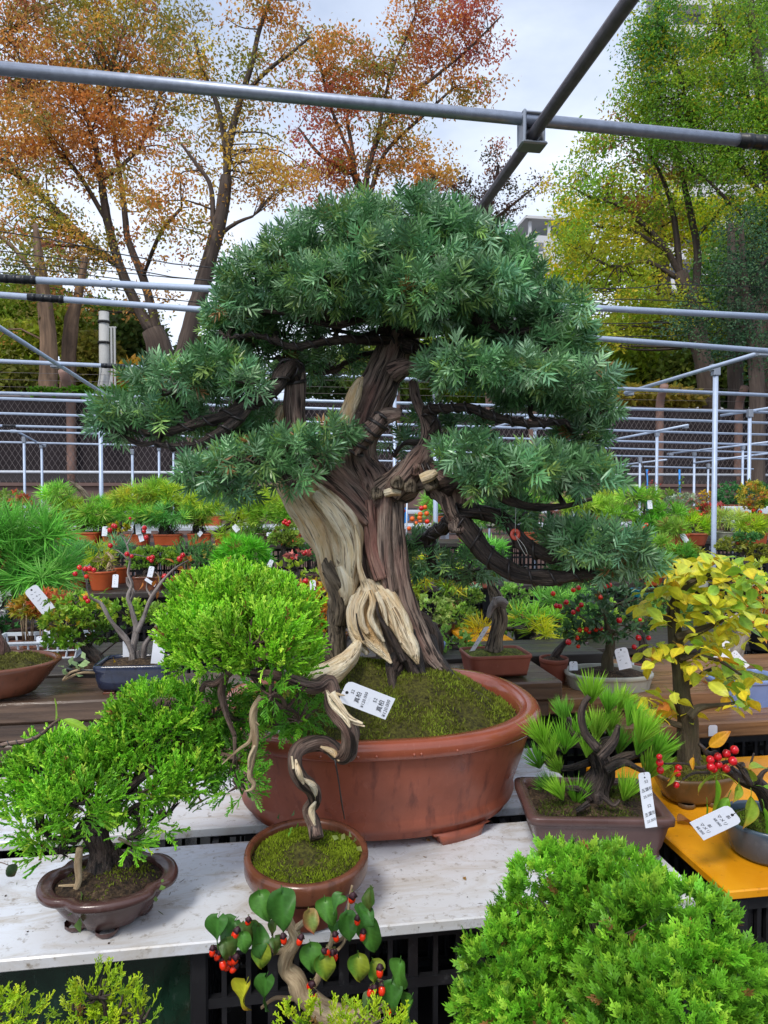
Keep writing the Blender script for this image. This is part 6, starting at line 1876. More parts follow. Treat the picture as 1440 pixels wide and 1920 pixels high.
for k, (px, py, ax, ay, s_) in enumerate(((1108, 1298, 0, -1, 1.05), (1140, 1318, .1, -1, .85), (1160, 1312, .2, -1, .9), (1060, 1335, -.1, -1, .85), (1020, 1378, -.35, -1, 1.05), (1058, 1392, -.1, -1, 1.15), (1118, 1368, .05, -1, 1.05), (1160, 1392, .25, -1, 1.0), (1200, 1372, .2, -1, 1.15), (1228, 1400, .35, -1, 1.0), (1213, 1440, .1, -1, 1.1), (1012, 1420, -.4, -1, .9), (1035, 1402, -.3, -1, .8), (1178, 1340, .4, -1, .9), (1190, 1355, .5, -.8, .8),
                                             (1040, 1472, -.6, -.9, .85), (1055, 1480, -.3, -1, .8), (1080, 1490, -.2, -1, .9), (1098, 1520, .0, -1, .95), (1133, 1488, -.1, -1, .9), (1170, 1480, .3, -1, .95), (1086, 1372, -.3, -1, .9), (1145, 1350, 0, -1, .8), (1228, 1420, .6, -.9, .8), (1100, 1400, 0, -1, .7), (1195, 1395, .2, -1, .8), (1050, 1430, -.4, -.6, .7))):
    q = P(px, py + 18, dp - .04 + .03 * (k % 4))
    v = RT * ax - UP * ay - FH * .25 + gt.normal(0, .1, 3)
    B = basis(np.array([v]), np.array([gt.uniform(0, 6)]))[0]
    o = put('needle_tuft', TMES[k % 4], pn, q, Matrix(B.tolist()).to_euler(), s_)
a, b, e = P(1196, 1450, 1.02), P(1219, 1447, 1.02), P(1217, 1547, 1.02); top = (a + b) / 2
tg, pl = stroke_tag('price_tag', 'narrow white price tag hanging from the small pine, beside the orange board', top, b - a, e - top, .0172, .0765, lines=0, bend=.12)
for k, (tx, y, sz) in enumerate((('52', .17, .0056), ('五葉松', .32, .0058), ('25.000', .44, .0050), ('52', .62, .0056), ('五葉松', .76, .0058), ('25.000', .88, .0050))): text_on(tg, pl, tx, .0012, y * .0765, sz, R(14))
mb = MB(); tube(mb, [top + (e - top) * .09, top - (e - top) * .08, P(1208, 1440, 1.03)], .0005, 5, 8); mb.build('string', M_WIRE, tg)

# --- 4. yellow hornbeam in the olive pot
c0 = PZ(1298, 1500, ZT); dh = dep(c0)
hb = thing('hornbeam_bonsai', 'hornbeam bonsai with yellow green serrated leaves in an oval olive brown pot', 'bonsai', c0)
w_ = 152 / 2 * dh / F * 1.02
mb = MB(); zr_ = .055
lathe(mb, [(0, .008), (.66, .008), (.70, .012), (.84, .030), (.96, .050), (1.0, .055), (.99, .059), (.93, .060), (.90, .056), (.89, .045)], 72, rrect(2.6), w_, w_ * .72, c0)
po = mb.build('pot', M_OLIVEGLAZE, hb)
for a in (-1.0, -2.2, .8, 2.3):
    mb = MB(); lathe(mb, [(0, 0), (.014, 0), (.017, .006), (.015, .0095)], 10, at=c0 + np.array([math.cos(a) * w_ * .62, math.sin(a) * w_ * .42, 0])); mb.build('foot', M_OLIVEGLAZE, po)
mb = MB(); V = moss_dome(mb, c0 + UP * .052, w_ * .9, w_ * .65, .028, rrect(2.6), None, 60, 18, .3, 17); g_ = np.random.default_rng(17)
moss_fuzz(mb, V, 5000, .0045, (C(80, 78, 24), C(140, 146, 36)), (18, 60), g_, pick=-.4); mb.build('moss', [M_MOSSBASE, M_FUZZ], hb)
tb = MB()
limb(tb, [(1296, 1435, 25), (1293, 1418, 20), (1292, 1390, 18), (1290, 1350, 17), (1280, 1315, 15), (1277, 1270, 14), (1272, 1235, 14), (1266, 1200, 13), (1264, 1165, 11), (1264, 1140, 10), (1272, 1115, 9), (1285, 1100, 7), (1310, 1085, 5), (1345, 1070, 4)], dh, 20, .10, .06, 80, n=90)
HB = [[(1294, 1345, 9), (1310, 1328, 7), (1340, 1322, 4), (1365, 1320, 3), (1385, 1316, 2)], [(1278, 1362, 6), (1258, 1355, 5), (1235, 1340, 3), (1218, 1325, 2)], [(1282, 1290, 7), (1305, 1275, 5), (1320, 1262, 4), (1345, 1250, 2)], [(1268, 1195, 8), (1300, 1185, 8), (1325, 1176, 6), (1350, 1165, 4), (1395, 1135, 2)], [(1262, 1165, 6), (1240, 1158, 5), (1215, 1150, 3)], [(1265, 1110, 5), (1235, 1105, 4), (1210, 1110, 2)], [(1272, 1120, 6), (1295, 1125, 5), (1330, 1110, 3), (1370, 1105, 2)], [(1310, 1085, 5), (1360, 1090, 3), (1420, 1130, 2)], [(1272, 1220, 6), (1240, 1220, 4), (1210, 1225, 2)], [(1275, 1235, 5), (1310, 1230, 4), (1350, 1240, 3), (1390, 1265, 2)], [(1345, 1070, 4), (1390, 1075, 3), (1430, 1085, 2)], [(1285, 1100, 5), (1270, 1070, 3), (1265, 1055, 2)]]
for k, L in enumerate(HB): limb(tb, L, dh - .03 + .03 * (k % 3), 10, .08, .12, 81 + k)
tb.build('trunk', M_OLIVEBARK, hb)
gh = np.random.default_rng(23)
HC = [(C(222, 222, 62), C(232, 210, 60)), (C(190, 216, 74), C(216, 216, 70)), (C(232, 218, 56), C(224, 176, 56)), (C(146, 194, 66), C(186, 206, 70)), (C(222, 180, 50), C(196, 110, 40)), (C(206, 216, 76), C(220, 214, 80)), (C(204, 126, 48), C(176, 100, 50))]
HM = [leaf_sheet('leaf', .044, .029, M_BIGLEAF, a_, b_, gh, serr=.045, fold=gh.uniform(.1, .3), droop=gh.uniform(.15, .6), wave=.07, n=14, m=6) for a_, b_ in HC]
HP = []
for (bx, by, rx, ry, n) in ((1340, 1075, 100, 40, 34), (1270, 1090, 60, 45, 20), (1400, 1110, 60, 45, 20), (1345, 1135, 70, 40, 20), (1235, 1130, 40, 40, 11), (1385, 1170, 60, 45, 16), (1290, 1160, 40, 35, 8), (1330, 1200, 60, 25, 8), (1240, 1225, 40, 28, 10), (1290, 1220, 50, 30, 12), (1330, 1245, 50, 35, 14), (1380, 1260, 40, 30, 8), (1235, 1310, 40, 26, 8), (1260, 1335, 40, 20, 7), (1380, 1310, 32, 26, 8)):
    for _ in range(int(n * 1.9)):
        t_ = gh.uniform(0, 6.28); r_ = math.sqrt(gh.random())
        HP.append((bx + rx * r_ * math.cos(t_), by + ry * r_ * math.sin(t_), gh.normal(0, .045), by))
for k, (px, py, dd, by) in enumerate(HP):
    q = P(px, py, dh - .01 + dd)
    az = gh.uniform(0, 6.28)
    v = np.array([math.cos(az), math.sin(az), -abs(gh.normal(0, .42))]) - FH * .3
    B = basis(np.array([v]), np.array([gh.normal(0, .45)]))[0]
    kind = gh.choice(7, p=[.30, .24, .16, .10, .03, .16, .01]) if by < 1200 else gh.choice(7, p=[.32, .16, .22, .05, .07, .15, .03])
    if px > 1370 and gh.random() < .4: kind = 3
    put('leaf', HM[kind], hb, q, Matrix(B.tolist()).to_euler(), gh.uniform(.55, 1.0))
# --- 5. crab apple with red fruit in the slate pot
c0 = PZ(1436, 1600, ZT); dc = dep(c0)
ca = thing('crab_apple_bonsai', 'leaning crab apple with red fruit in a round slate blue pot at right edge', 'bonsai', c0)
w_ = 78 * dc / F; zr_ = P(1436, 1533, dc)[2] - ZT
mb = MB(); lathe(mb, [(0, .003), (.74 * w_, .003), (.80 * w_, .008), (.93 * w_, zr_ * .6), (1.0 * w_, zr_ - .005), (1.0 * w_, zr_), (.96 * w_, zr_ + .001), (.94 * w_, zr_ - .004), (.93 * w_, zr_ - .02)], 64, at=c0); mb.build('pot', M_SLATEGLAZE, ca)
mb = MB(); V = moss_dome(mb, c0 + UP * (zr_ - .016), .94 * w_, .94 * w_, .012, None, None, 48, 14, .4, 19); g_ = np.random.default_rng(19)
moss_fuzz(mb, V, 3500, .0045, (C(50, 60, 24), C(110, 138, 44)), (14, 48), g_, pick=-.2); mb.build('moss', [M_MOSSBASE, M_FUZZ], ca)
tb = MB()
limb(tb, [(1455, 1560, 18), (1450, 1520, 17), (1436, 1490, 16), (1420, 1470, 14), (1395, 1462, 12), (1375, 1450, 9), (1368, 1440, 6)], dc, 16, .1, .14, 100)
for k, L in enumerate(([(1410, 1468, 9), (1390, 1440, 5), (1370, 1428, 4), (1345, 1432, 3), (1310, 1440, 3), (1285, 1432, 2.5), (1245, 1432, 2)], [(1390, 1440, 4), (1392, 1434, 6), (1395, 1430, 2)], [(1330, 1448, 3), (1300, 1450, 2.5), (1280, 1462, 2)], [(1345, 1412, 6), (1330, 1415, 6), (1318, 1402, 4), (1311, 1395, 3)], [(1370, 1450, 6), (1345, 1430, 6), (1330, 1415, 5)], [(1420, 1470, 7), (1430, 1450, 4), (1445, 1440, 3)], [(1405, 1445, 3), (1410, 1425, 2), (1414, 1412, 1.5)])): limb(tb, L, dc - .01, 10, .06, .1, 101 + k)
tb.build('trunk', M_DARKBARK, ca)
g_ = np.random.default_rng(29)
bm = MB(); lathe(bm, [(0, -.0068), (.004, -.0058), (.0064, -.002), (.0066, .001), (.0052, .0048), (.0028, .0064), (.0012, .0058), (0, .0052)], 14); BERRY = bm.mesh('berry', M_BERRY)
for (px, py, s_) in ((1332, 1425, 1), (1346, 1419, .95), (1362, 1413, 1), (1377, 1406, 1), (1374, 1427, 1.05), (1333, 1438, 1), (1347, 1434, .95), (1361, 1441, 1.0), (1338, 1442, .9), (1272, 1440, .85), (1270, 1450, .85), (1268, 1472, .75), (1237, 1430, .9), (1238, 1444, .9), (1236, 1419, .7)):
    put('berry', BERRY, ca, P(px, py, dc - .03 + g_.normal(0, .006)), (g_.normal(0, .4), g_.normal(0, .4), 0), s_)
sb = MB()
for (px, py) in ((1377, 1406), (1362, 1413), (1374, 1427), (1346, 1419), (1361, 1441)): tube(sb, [P(1352, 1446, dc - .01), P((px + 1352) / 2 + 3, (py + 1446) / 2, dc - .015), P(px, py, dc - .03)], .0006, 4, 5)
for (px, py) in ((1272, 1440), (1268, 1472)): tube(sb, [P(1290, 1455, dc - .01), P(px, py, dc - .03)], .0006, 4, 2)
sb.build('fruit_stalk', M_OLIVEBARK, ca)
CL = [leaf_sheet('leaf', .056, .024, M_BIGLEAF, C(112, 168, 44), C(206, 150, 40), g_, fold=.22, droop=.35, wave=.05), leaf_sheet('leaf', .05, .026, M_BIGLEAF, C(146, 176, 60), C(200, 130, 50), g_, fold=.3, droop=.7, wave=.08), leaf_sheet('leaf', .05, .024, M_BIGLEAF, C(216, 158, 34), C(190, 110, 50), g_, fold=.4, droop=.3)]
for (px, py, vx, vy, k, s_, rl) in ((1343, 1462, -.05, 1, 0, 1.0, .1), (1365, 1495, -.6, 1, 0, 1.05, -.4), (1325, 1508, -.1, 1, 0, .85, .5), (1338, 1456, -1, .25, 1, .95, 1.), (1408, 1492, -.1, 1, 1, 1.1, 0), (1432, 1515, .1, 1, 0, 1.1, .2), (1385, 1468, -.15, 1, 1, .7, 0), (1412, 1465, -.3, -1, 1, .8, .4), (1330, 1400, .7, -.8, 2, .85, 1.2), (1435, 1440, -.6, -.3, 1, .8, 0), (1262, 1446, -.2, 1, 1, .6, .3), (1275, 1448, -1, .3, 2, .55, .8), (1430, 1475, 1, .1, 0, .8, .3), (1300, 1420, -.2, .6, 2, .4, .4), (1355, 1452, 1., .3, 1, .6, 0)):
    v = RT * vx - UP * vy - FH * .3
    B = basis(np.array([v]), np.array([rl]))[0]
    put('leaf', CL[k], ca, P(px, py, dc - .035), Matrix(B.tolist()).to_euler(), s_)
a, b, e = P(1392, 1541, dc - .07), P(1366, 1508, dc - .07), P(1306, 1559, dc - .08); top = (a + b) / 2
hh = np.linalg.norm(e - top)
tg, pl = stroke_tag('price_tag', 'white price tag lying under the red crab apple leaves on the orange board', top, a - b, e - top, np.linalg.norm(b - a), hh, lines=0)
for k, (tx, y, sz) in enumerate((('BI', .20, .0075), ('マメリ', .36, .0075), ('¥8.000', .48, .006), ('BI', .68, .007), ('マメリ', .80, .0072), ('¥8.000', .92, .006))): text_on(tg, pl, tx, 0, y * hh, sz, R(4))
mb = MB(); tube(mb, [top + (e - top) * .09, top - (e - top) * .2, P(1402, 1520, dc - .03)], .0005, 5, 6); mb.build('string', M_WIRE, tg)
q = PZ(1270, 1546, ZT)
o = tag(put('fallen_leaf', leaf_sheet('fallen_leaf', .034, .022, M_BIGLEAF, C(164, 112, 60), C(120, 60, 50), g_, fold=.9, droop=1.1, wave=.2), None, q + UP * .007, (R(80), R(10), R(70))), 'dry curled brown leaf lying on the orange board', 'leaf')
put('fallen_leaf', CL[2], None, q + np.array([-.02, .10, .003]), (R(88), 0, R(30)), .3); tag(bpy.context.scene.objects['fallen_leaf.001'], 'tiny yellow leaf scrap on the orange board behind the dry brown leaf', 'leaf')
bpy.data.objects.remove(bpy.context.scene.objects['fallen_leaf.001'])

# --- 6. clipped bright green mound, lower right
dm = .80
c0 = P(1140, 1900, dm); c0[2] = .63
mo = thing('hinoki_bonsai', 'dense bright green clipped conifer mound filling the lower right corner', 'bonsai', c0)
mb = MB(); lathe(mb, [(0, .004), (.115, .004), (.14, .05), (.155, .12), (.162, .125), (.162, .14), (.148, .141), (.142, .12)], 48, at=c0); mb.build('pot', M_TERRA, mo)
mb = MB(); moss_dome(mb, c0 + UP * .12, .142, .142, .012, seed=4); mb.build('soil', M_SOIL, mo)
tb = MB(); tube(tb, [c0 + UP * .12, P(1130, 1900, dm), P(1125, 1780, dm), P(1120, 1690, dm)], [.03, .022, .014, .006], 14, 24, .08, lump=.1)
gm = np.random.default_rng(41)
for k in range(10):
    a = gm.uniform(0, 6.28); e = P(1130, gm.uniform(1700, 1950), dm); L = gm.uniform(.04, .12)
    tube(tb, [e, e + np.array([math.cos(a) * L * .5, math.sin(a) * L * .5, .01]), e + np.array([math.cos(a) * L, math.sin(a) * L, .035])], [.0022, .0016, .0008], 5, 7)
tb.build('trunk', M_SHIMBARK, mo)
pads(mo, [(1085, 1735, 140, 135, .05), (1000, 1850, 130, 130, .02), (1255, 1815, 150, 150, -.07), (1140, 1670, 100, 75, .06), (1040, 1925, 120, 100, -.03), (1340, 1880, 110, 100, -.06), (1240, 1920, 150, 110, -.11), (925, 1920, 70, 80, .03), (1140, 1790, 120, 90, .04), (1180, 1710, 80, 66, .05), (1120, 1740, 110, 80, .08)], dm, FAN, C(108, 174, 46), (C(138, 200, 58), C(88, 152, 44), C(156, 208, 66)), M_SCALE, 'foliage_clump', 8500, .60, None, None, .4, .26, 1.0, .72, 43, .25, .9, tuft_r=.017, per=9)

# --- 7. lime juniper tips along the bottom edge
for k, (L, lab, seedk) in enumerate((([(15, 1915, 48, 42), (55, 1935, 38, 34), (-20, 1900, 40, 40)], 'lime green juniper in the bottom left corner, cut by the left edge', 51), ([(185, 1862, 45, 30), (150, 1900, 40, 30), (225, 1890, 45, 34), (265, 1908, 34, 26), (190, 1930, 60, 30)], 'lime green juniper at the bottom edge below the scalloped pot', 52), ([(560, 1915, 50, 24), (620, 1925, 55, 26), (690, 1925, 50, 24), (730, 1945, 40, 26)], 'lime green juniper tips at the bottom edge under the berry bonsai', 53))):
    px = np.mean([q_[0] for q_ in L]); c0 = P(px, 1960, .74); c0[2] = .63
    th = thing('juniper_shrub', lab, 'bonsai', c0)
    mb = MB(); lathe(mb, [(0, .004), (.04, .004), (.055, .05), (.06, .052), (.06, .06), (.052, .061), (.05, .05)], 32, at=c0); mb.build('pot', M_PINKCLAY, th)
    mb = MB(); moss_dome(mb, c0 + UP * .05, .051, .051, .006, seed=k); mb.build('soil', M_SOIL, th)
    tb = MB(); hub = P(px, 1945, .74); tube(tb, [c0 + UP * .05, (c0 + hub) / 2 + np.array([.01, 0, .02]), hub], [.009, .007, .005], 10, 12, .08, lump=.1)
    pads(th, L, .74, CORDTIP, C(160, 190, 36), (C(184, 204, 44), C(132, 172, 40)), M_SCALE, 'foliage_clump', 8500, .58, [hub], tb, .7, .4, .8, .5, seedk, .2)
    tb.build('trunk', M_DARKBARK, th)

# --- 8. bittersweet nightshade bonsai with scarlet berries, bottom centre
dn = .86
c0 = P(700, 1960, dn); c0[2] = .63
ns = thing('berry_bonsai', 'small pale-trunked bonsai with dark heart-shaped leaves and scarlet hanging berries', 'bonsai', c0)
mb = MB(); lathe(mb, [(0, .004), (.06, .004), (.08, .06), (.086, .062), (.086, .075), (.078, .076), (.075, .06)], 40, at=c0); mb.build('pot', M_NAVYGLAZE, ns)
mb = MB(); moss_dome(mb, c0 + UP * .062, .076, .076, .01, seed=6); mb.build('soil', M_SOIL, ns)
tb = MB()
base = c0 + UP * .06
q0 = [base, P(700, 1950, dn), P(650, 1910, dn), P(600, 1890, dn), P(565, 1862, dn), P(555, 1835, dn), P(535, 1815, dn), P(540, 1785, dn), P(555, 1760, dn), P(545, 1735, dn), P(540, 1715, dn)]
tube(tb, q0, np.array([24, 23, 22, 21, 20, 18, 15, 14, 12, 9, 5]) * dn / F, 18, 80, .06, (2, 3, 5), 3, .14, 110)
for k, L in enumerate(([(550, 1770, 7), (520, 1785, 5), (505, 1770, 4), (480, 1760, 3), (450, 1755, 2)], [(545, 1720, 6), (530, 1700, 4), (510, 1690, 3)], [(550, 1745, 7), (580, 1720, 5), (605, 1700, 4), (640, 1690, 3)], [(575, 1862, 8), (595, 1835, 7), (605, 1800, 6), (620, 1770, 5), (625, 1740, 4)], [(560, 1870, 7), (540, 1872, 5), (515, 1872, 4), (490, 1890, 3)], [(605, 1800, 4), (640, 1775, 3), (650, 1745, 3), (655, 1690, 3), (660, 1660, 2)], [(660, 1915, 6), (710, 1890, 3), (730, 1850, 2.5), (705, 1835, 2)], [(710, 1895, 3), (740, 1900, 2), (765, 1885, 2)], [(625, 1765, 4), (640, 1760, 3), (648, 1750, 2)])): limb(tb, L, dn, 10, .04, .1, 111 + k)
tb.build('trunk', M_TANBARK, ns)
gn = np.random.default_rng(61)
NM = [leaf_sheet('leaf', .044, .034, M_GLOSSLEAF, a_, b_, gn, fold=f_, droop=dr_, wave=.22, shape='heart', blotch=bl) for a_, b_, f_, dr_, bl in ((C(62, 112, 42), C(50, 84, 38), .2, .6, .15), (C(78, 130, 50), C(62, 98, 40), .3, .9, .1), (C(54, 100, 38), C(110, 72, 50), .3, 1.2, .3), (C(86, 136, 48), C(170, 160, 44), .4, 1.0, .45), (C(176, 180, 44), C(150, 90, 40), .6, 1.1, .3), (C(120, 140, 70), C(206, 70, 80), .2, .6, .5))]
for (px, py, vx, vy, k, s_, rl) in ((528, 1676, .1, 1, 0, 1.25, .1), (487, 1678, .3, .7, 1, 1.0, .6), (410, 1722, -.15, 1, 0, 1.0, .5), (440, 1728, -.5, .5, 0, .95, -.6), (462, 1735, .3, 1, 2, 1.0, 0), (425, 1765, .4, .9, 2, .8, .4), (480, 1738, .4, .8, 0, 1.0, -.4), (455, 1752, .2, 1, 1, .7, .2), (490, 1775, .1, 1, 3, .85, 0), (580, 1710, .3, .9, 5, .75, .3), (610, 1690, .2, .7, 1, .9, .7), (640, 1680, -.4, .4, 0, .6, 0), (650, 1715, .2, 1, 0, .9, .2), (672, 1700, .8, .5, 0, .8, .4), (690, 1728, .1, 1, 1, 1.15, .5), (695, 1668, -.3, .6, 2, .75, .5), (582, 1775, .2, 1, 1, 1.0, .1), (606, 1795, .3, 1, 3, .9, .5), (672, 1795, .1, 1, 3, .95, .2), (700, 1805, .3, .8, 3, .8, -.4), (750, 1805, -.2, 1, 1, .95, .2), (735, 1845, -.1, 1, 0, 1.0, .1), (695, 1865, .1, 1, 2, .85, .3), (770, 1875, -.5, 1, 1, 1.1, .3), (500, 1835, -.2, .9, 0, 1.0, .8), (462, 1845, -.3, 1, 4, 1.0, .2), (515, 1760, .4, .8, 2, .6, 0), (630, 1730, -.3, .8, 0, .6, .4), (520, 1720, -.6, .6, 2, .7, .3)):
    v = RT * vx - UP * vy - FH * .45
    B = basis(np.array([v]), np.array([rl * .6]))[0]
    put('leaf', NM[k], ns, P(px, py, dn - .03 + gn.normal(0, .012)), Matrix(B.tolist()).to_euler(), s_ * .8)
bm = MB(); lathe(bm, [(0, -.0062), (.0026, -.0054), (.0041, -.002), (.0040, .0015), (.0028, .0046), (0, .0058)], 12); NB = bm.mesh('berry', M_ORANGEBERRY)
bm = MB(); lathe(bm, [(0, .0095), (.0024, .0085), (.0034, .006), (.0045, .0035), (.0036, .0036), (0, .0056)], 9, lambda a: 1 + .25 * np.cos(5 * a)); NCX = bm.mesh('calyx', M_CALYX)
sb = MB()
for (px, py, hx, hy) in ((398, 1785, 415, 1770), (408, 1792, 415, 1770), (411, 1783, 415, 1770), (418, 1808, 440, 1775), (428, 1812, 440, 1775), (438, 1817, 440, 1775), (432, 1800, 440, 1775), (440, 1800, 440, 1775), (441, 1752, 447, 1745), (465, 1728, 467, 1715), (532, 1762, 530, 1745), (562, 1764, 560, 1750), (582, 1848, 590, 1835), (588, 1868, 592, 1850), (628, 1793, 628, 1775), (622, 1791, 626, 1775), (612, 1785, 615, 1770), (630, 1758, 632, 1745), (660, 1685, 662, 1668), (680, 1755, 678, 1740), (670, 1727, 668, 1715), (694, 1860, 705, 1835), (701, 1858, 705, 1835), (716, 1856, 705, 1835), (712, 1823, 712, 1808), (728, 1896, 733, 1885)):
    q = P(px, py, dn - .035 + gn.normal(0, .006)); r_ = (gn.normal(0, .35), gn.normal(0, .35), 0)
    o = put('berry', NB, ns, q, r_, gn.uniform(.85, 1.1))
    c_ = bpy.data.objects.new('calyx', NCX); COL.objects.link(c_); c_.parent = o
    tube(sb, [q + UP * .008, (q + P(hx, hy, dn - .01)) / 2 + UP * .003, P(hx, hy, dn - .01)], .0006, 4, 6)
sb.build('fruit_stalk', M_STEM, ns)

# --- 9. twig with two leaves reaching in at the left, and a leaf tip at the left edge
q = P(-60, 1420, 1.0)
tw = thing('wired_twig_plant', 'wired brown twig with two fresh green leaves reaching in from the left', 'bonsai', (q[0], q[1], ZT))
mb = MB(); pts, rad = limb(mb, [(-170, 1620, 6), (-150, 1480, 6), (-80, 1420, 5), (-30, 1408, 5), (10, 1395, 4), (55, 1388, 3.5), (85, 1370, 3), (100, 1356, 2), (112, 1350, 1.5)], 0.965, 8, .05, .08, 130); mb.build('stem', M_SHIMBARK, tw)
mb = MB(); wire(mb, pts[1:-1], rad[1:-1], .012, .0009); mb.build('training_wire', M_WIRE, tw)
mb = MB(); lathe(mb, [(0, .003), (.04, .003), (.05, .05), (.052, .055), (.045, .056), (.043, .045), (0, .045)], 32, at=(P(-170, 1560, 0.965)[0], P(-170, 1560, 0.965)[1], ZT)); mb.build('pot', M_DARKCLAY, tw)
g_ = np.random.default_rng(66)
l1 = leaf_sheet('leaf', .032, .013, M_BIGLEAF, C(150, 190, 60), C(160, 196, 70), g_, fold=.35, droop=.2); l2 = leaf_sheet('leaf', .040, .014, M_BIGLEAF, C(146, 190, 56), C(160, 196, 70), g_, fold=.3, droop=.3)
for me, px, py, vx, vy in ((l1, 104, 1350, .15, -1), (l2, 118, 1349, 1, .28)):
    B = basis(np.array([RT * vx - UP * vy - FH * .15]), np.array([.3]))[0]; put('leaf', me, tw, P(px, py, 0.965), Matrix(B.tolist()).to_euler(), 1)
lt = thing('edge_twig', 'single dark leaf on a thin twig in front of the white board at left edge', 'twig', P(-40, 1615, .8))
mb = MB(); limb(mb, [(-120, 1640, 1.5), (-40, 1615, 1.2), (0, 1617, 1), (15, 1622, .8)], .8, 6, 0, 0, 131); mb.build('stem', M_SHIMBARK, lt)
B = basis(np.array([RT * .5 - UP * .9]), np.array([.8]))[0]; put('leaf', leaf_sheet('leaf', .016, .015, M_GLOSSLEAF, C(52, 74, 44), C(90, 60, 50), g_, droop=.5, serr=.08), lt, P(16, 1622, .8), Matrix(B.tolist()).to_euler(), 1)
# bits of needle, leaf and grit strewn on the white boards
g_ = np.random.default_rng(97)
mb = MB()
n = 120
px, py = g_.uniform(0, 960, n), g_.uniform(1440, 1800, n)
for a, b in zip(px, py):
    q = PZ(a, b, ZT)
    if not (yF0 + .01 < q[1] < yF1 - .005 or yR0 + .005 < q[1] < yR1 - .01): continue
    q[2] = ZT + .0012
    k = g_.random()
    if k < .5: scatter(mb, needle(1., .08, .1), q[None], np.array([[g_.normal(), g_.normal(), .05]]), g_.uniform(.004, .014), vary([C(120, 92, 60), C(90, 104, 50), C(70, 52, 40)][g_.integers(3)], 1), None)
    elif k < .9: scatter(mb, small_leaf(.7), q[None], np.array([[g_.normal(), g_.normal(), .08]]), g_.uniform(.002, .005), vary(C(70, 56, 44), 1), None)
    else: scatter(mb, small_leaf(.6), q[None], np.array([[g_.normal(), g_.normal(), .1]]), g_.uniform(.006, .011), vary(C(156, 116, 66), 1), None)
tag(mb.build('litter', M_LEAF, smooth=False), 'dry needles and leaf crumbs strewn on the white boards', 'litter', kind='stuff')
# ---------------------------------------------------------------- the rows of potted trees further back
KINDS_ = {'pine': (TUFT_FAR, M_LEAF, 1.0), 'long': (TUFT_LONG, M_LEAF, 1.0), 'cord': (CORD, M_SCALE, 1.0), 'small': (SMALL, M_LEAF, 1.0), 'oval': (OVAL, M_LEAF, 1.0), 'lace': (LACE, M_LEAF, 1.0), 'star': (STAR, M_LEAF, 1.0)}
PG, PG2 = C(128, 186, 66), (C(158, 208, 80), C(104, 162, 60), C(180, 214, 92))
PY_ = C(188, 210, 66)
PB = C(112, 174, 92)
bm = MB(); lathe(bm, [(0, -1), (.7, -.7), (1, 0), (.7, .7), (0, 1)], 8)
BR_R, BR_O, BR_P = bm.mesh('berry', M_BERRY), bm.mesh('berry', M_ORANGEBERRY), bm.mesh('berry', M_PERSIMMON)
pseed = [500]


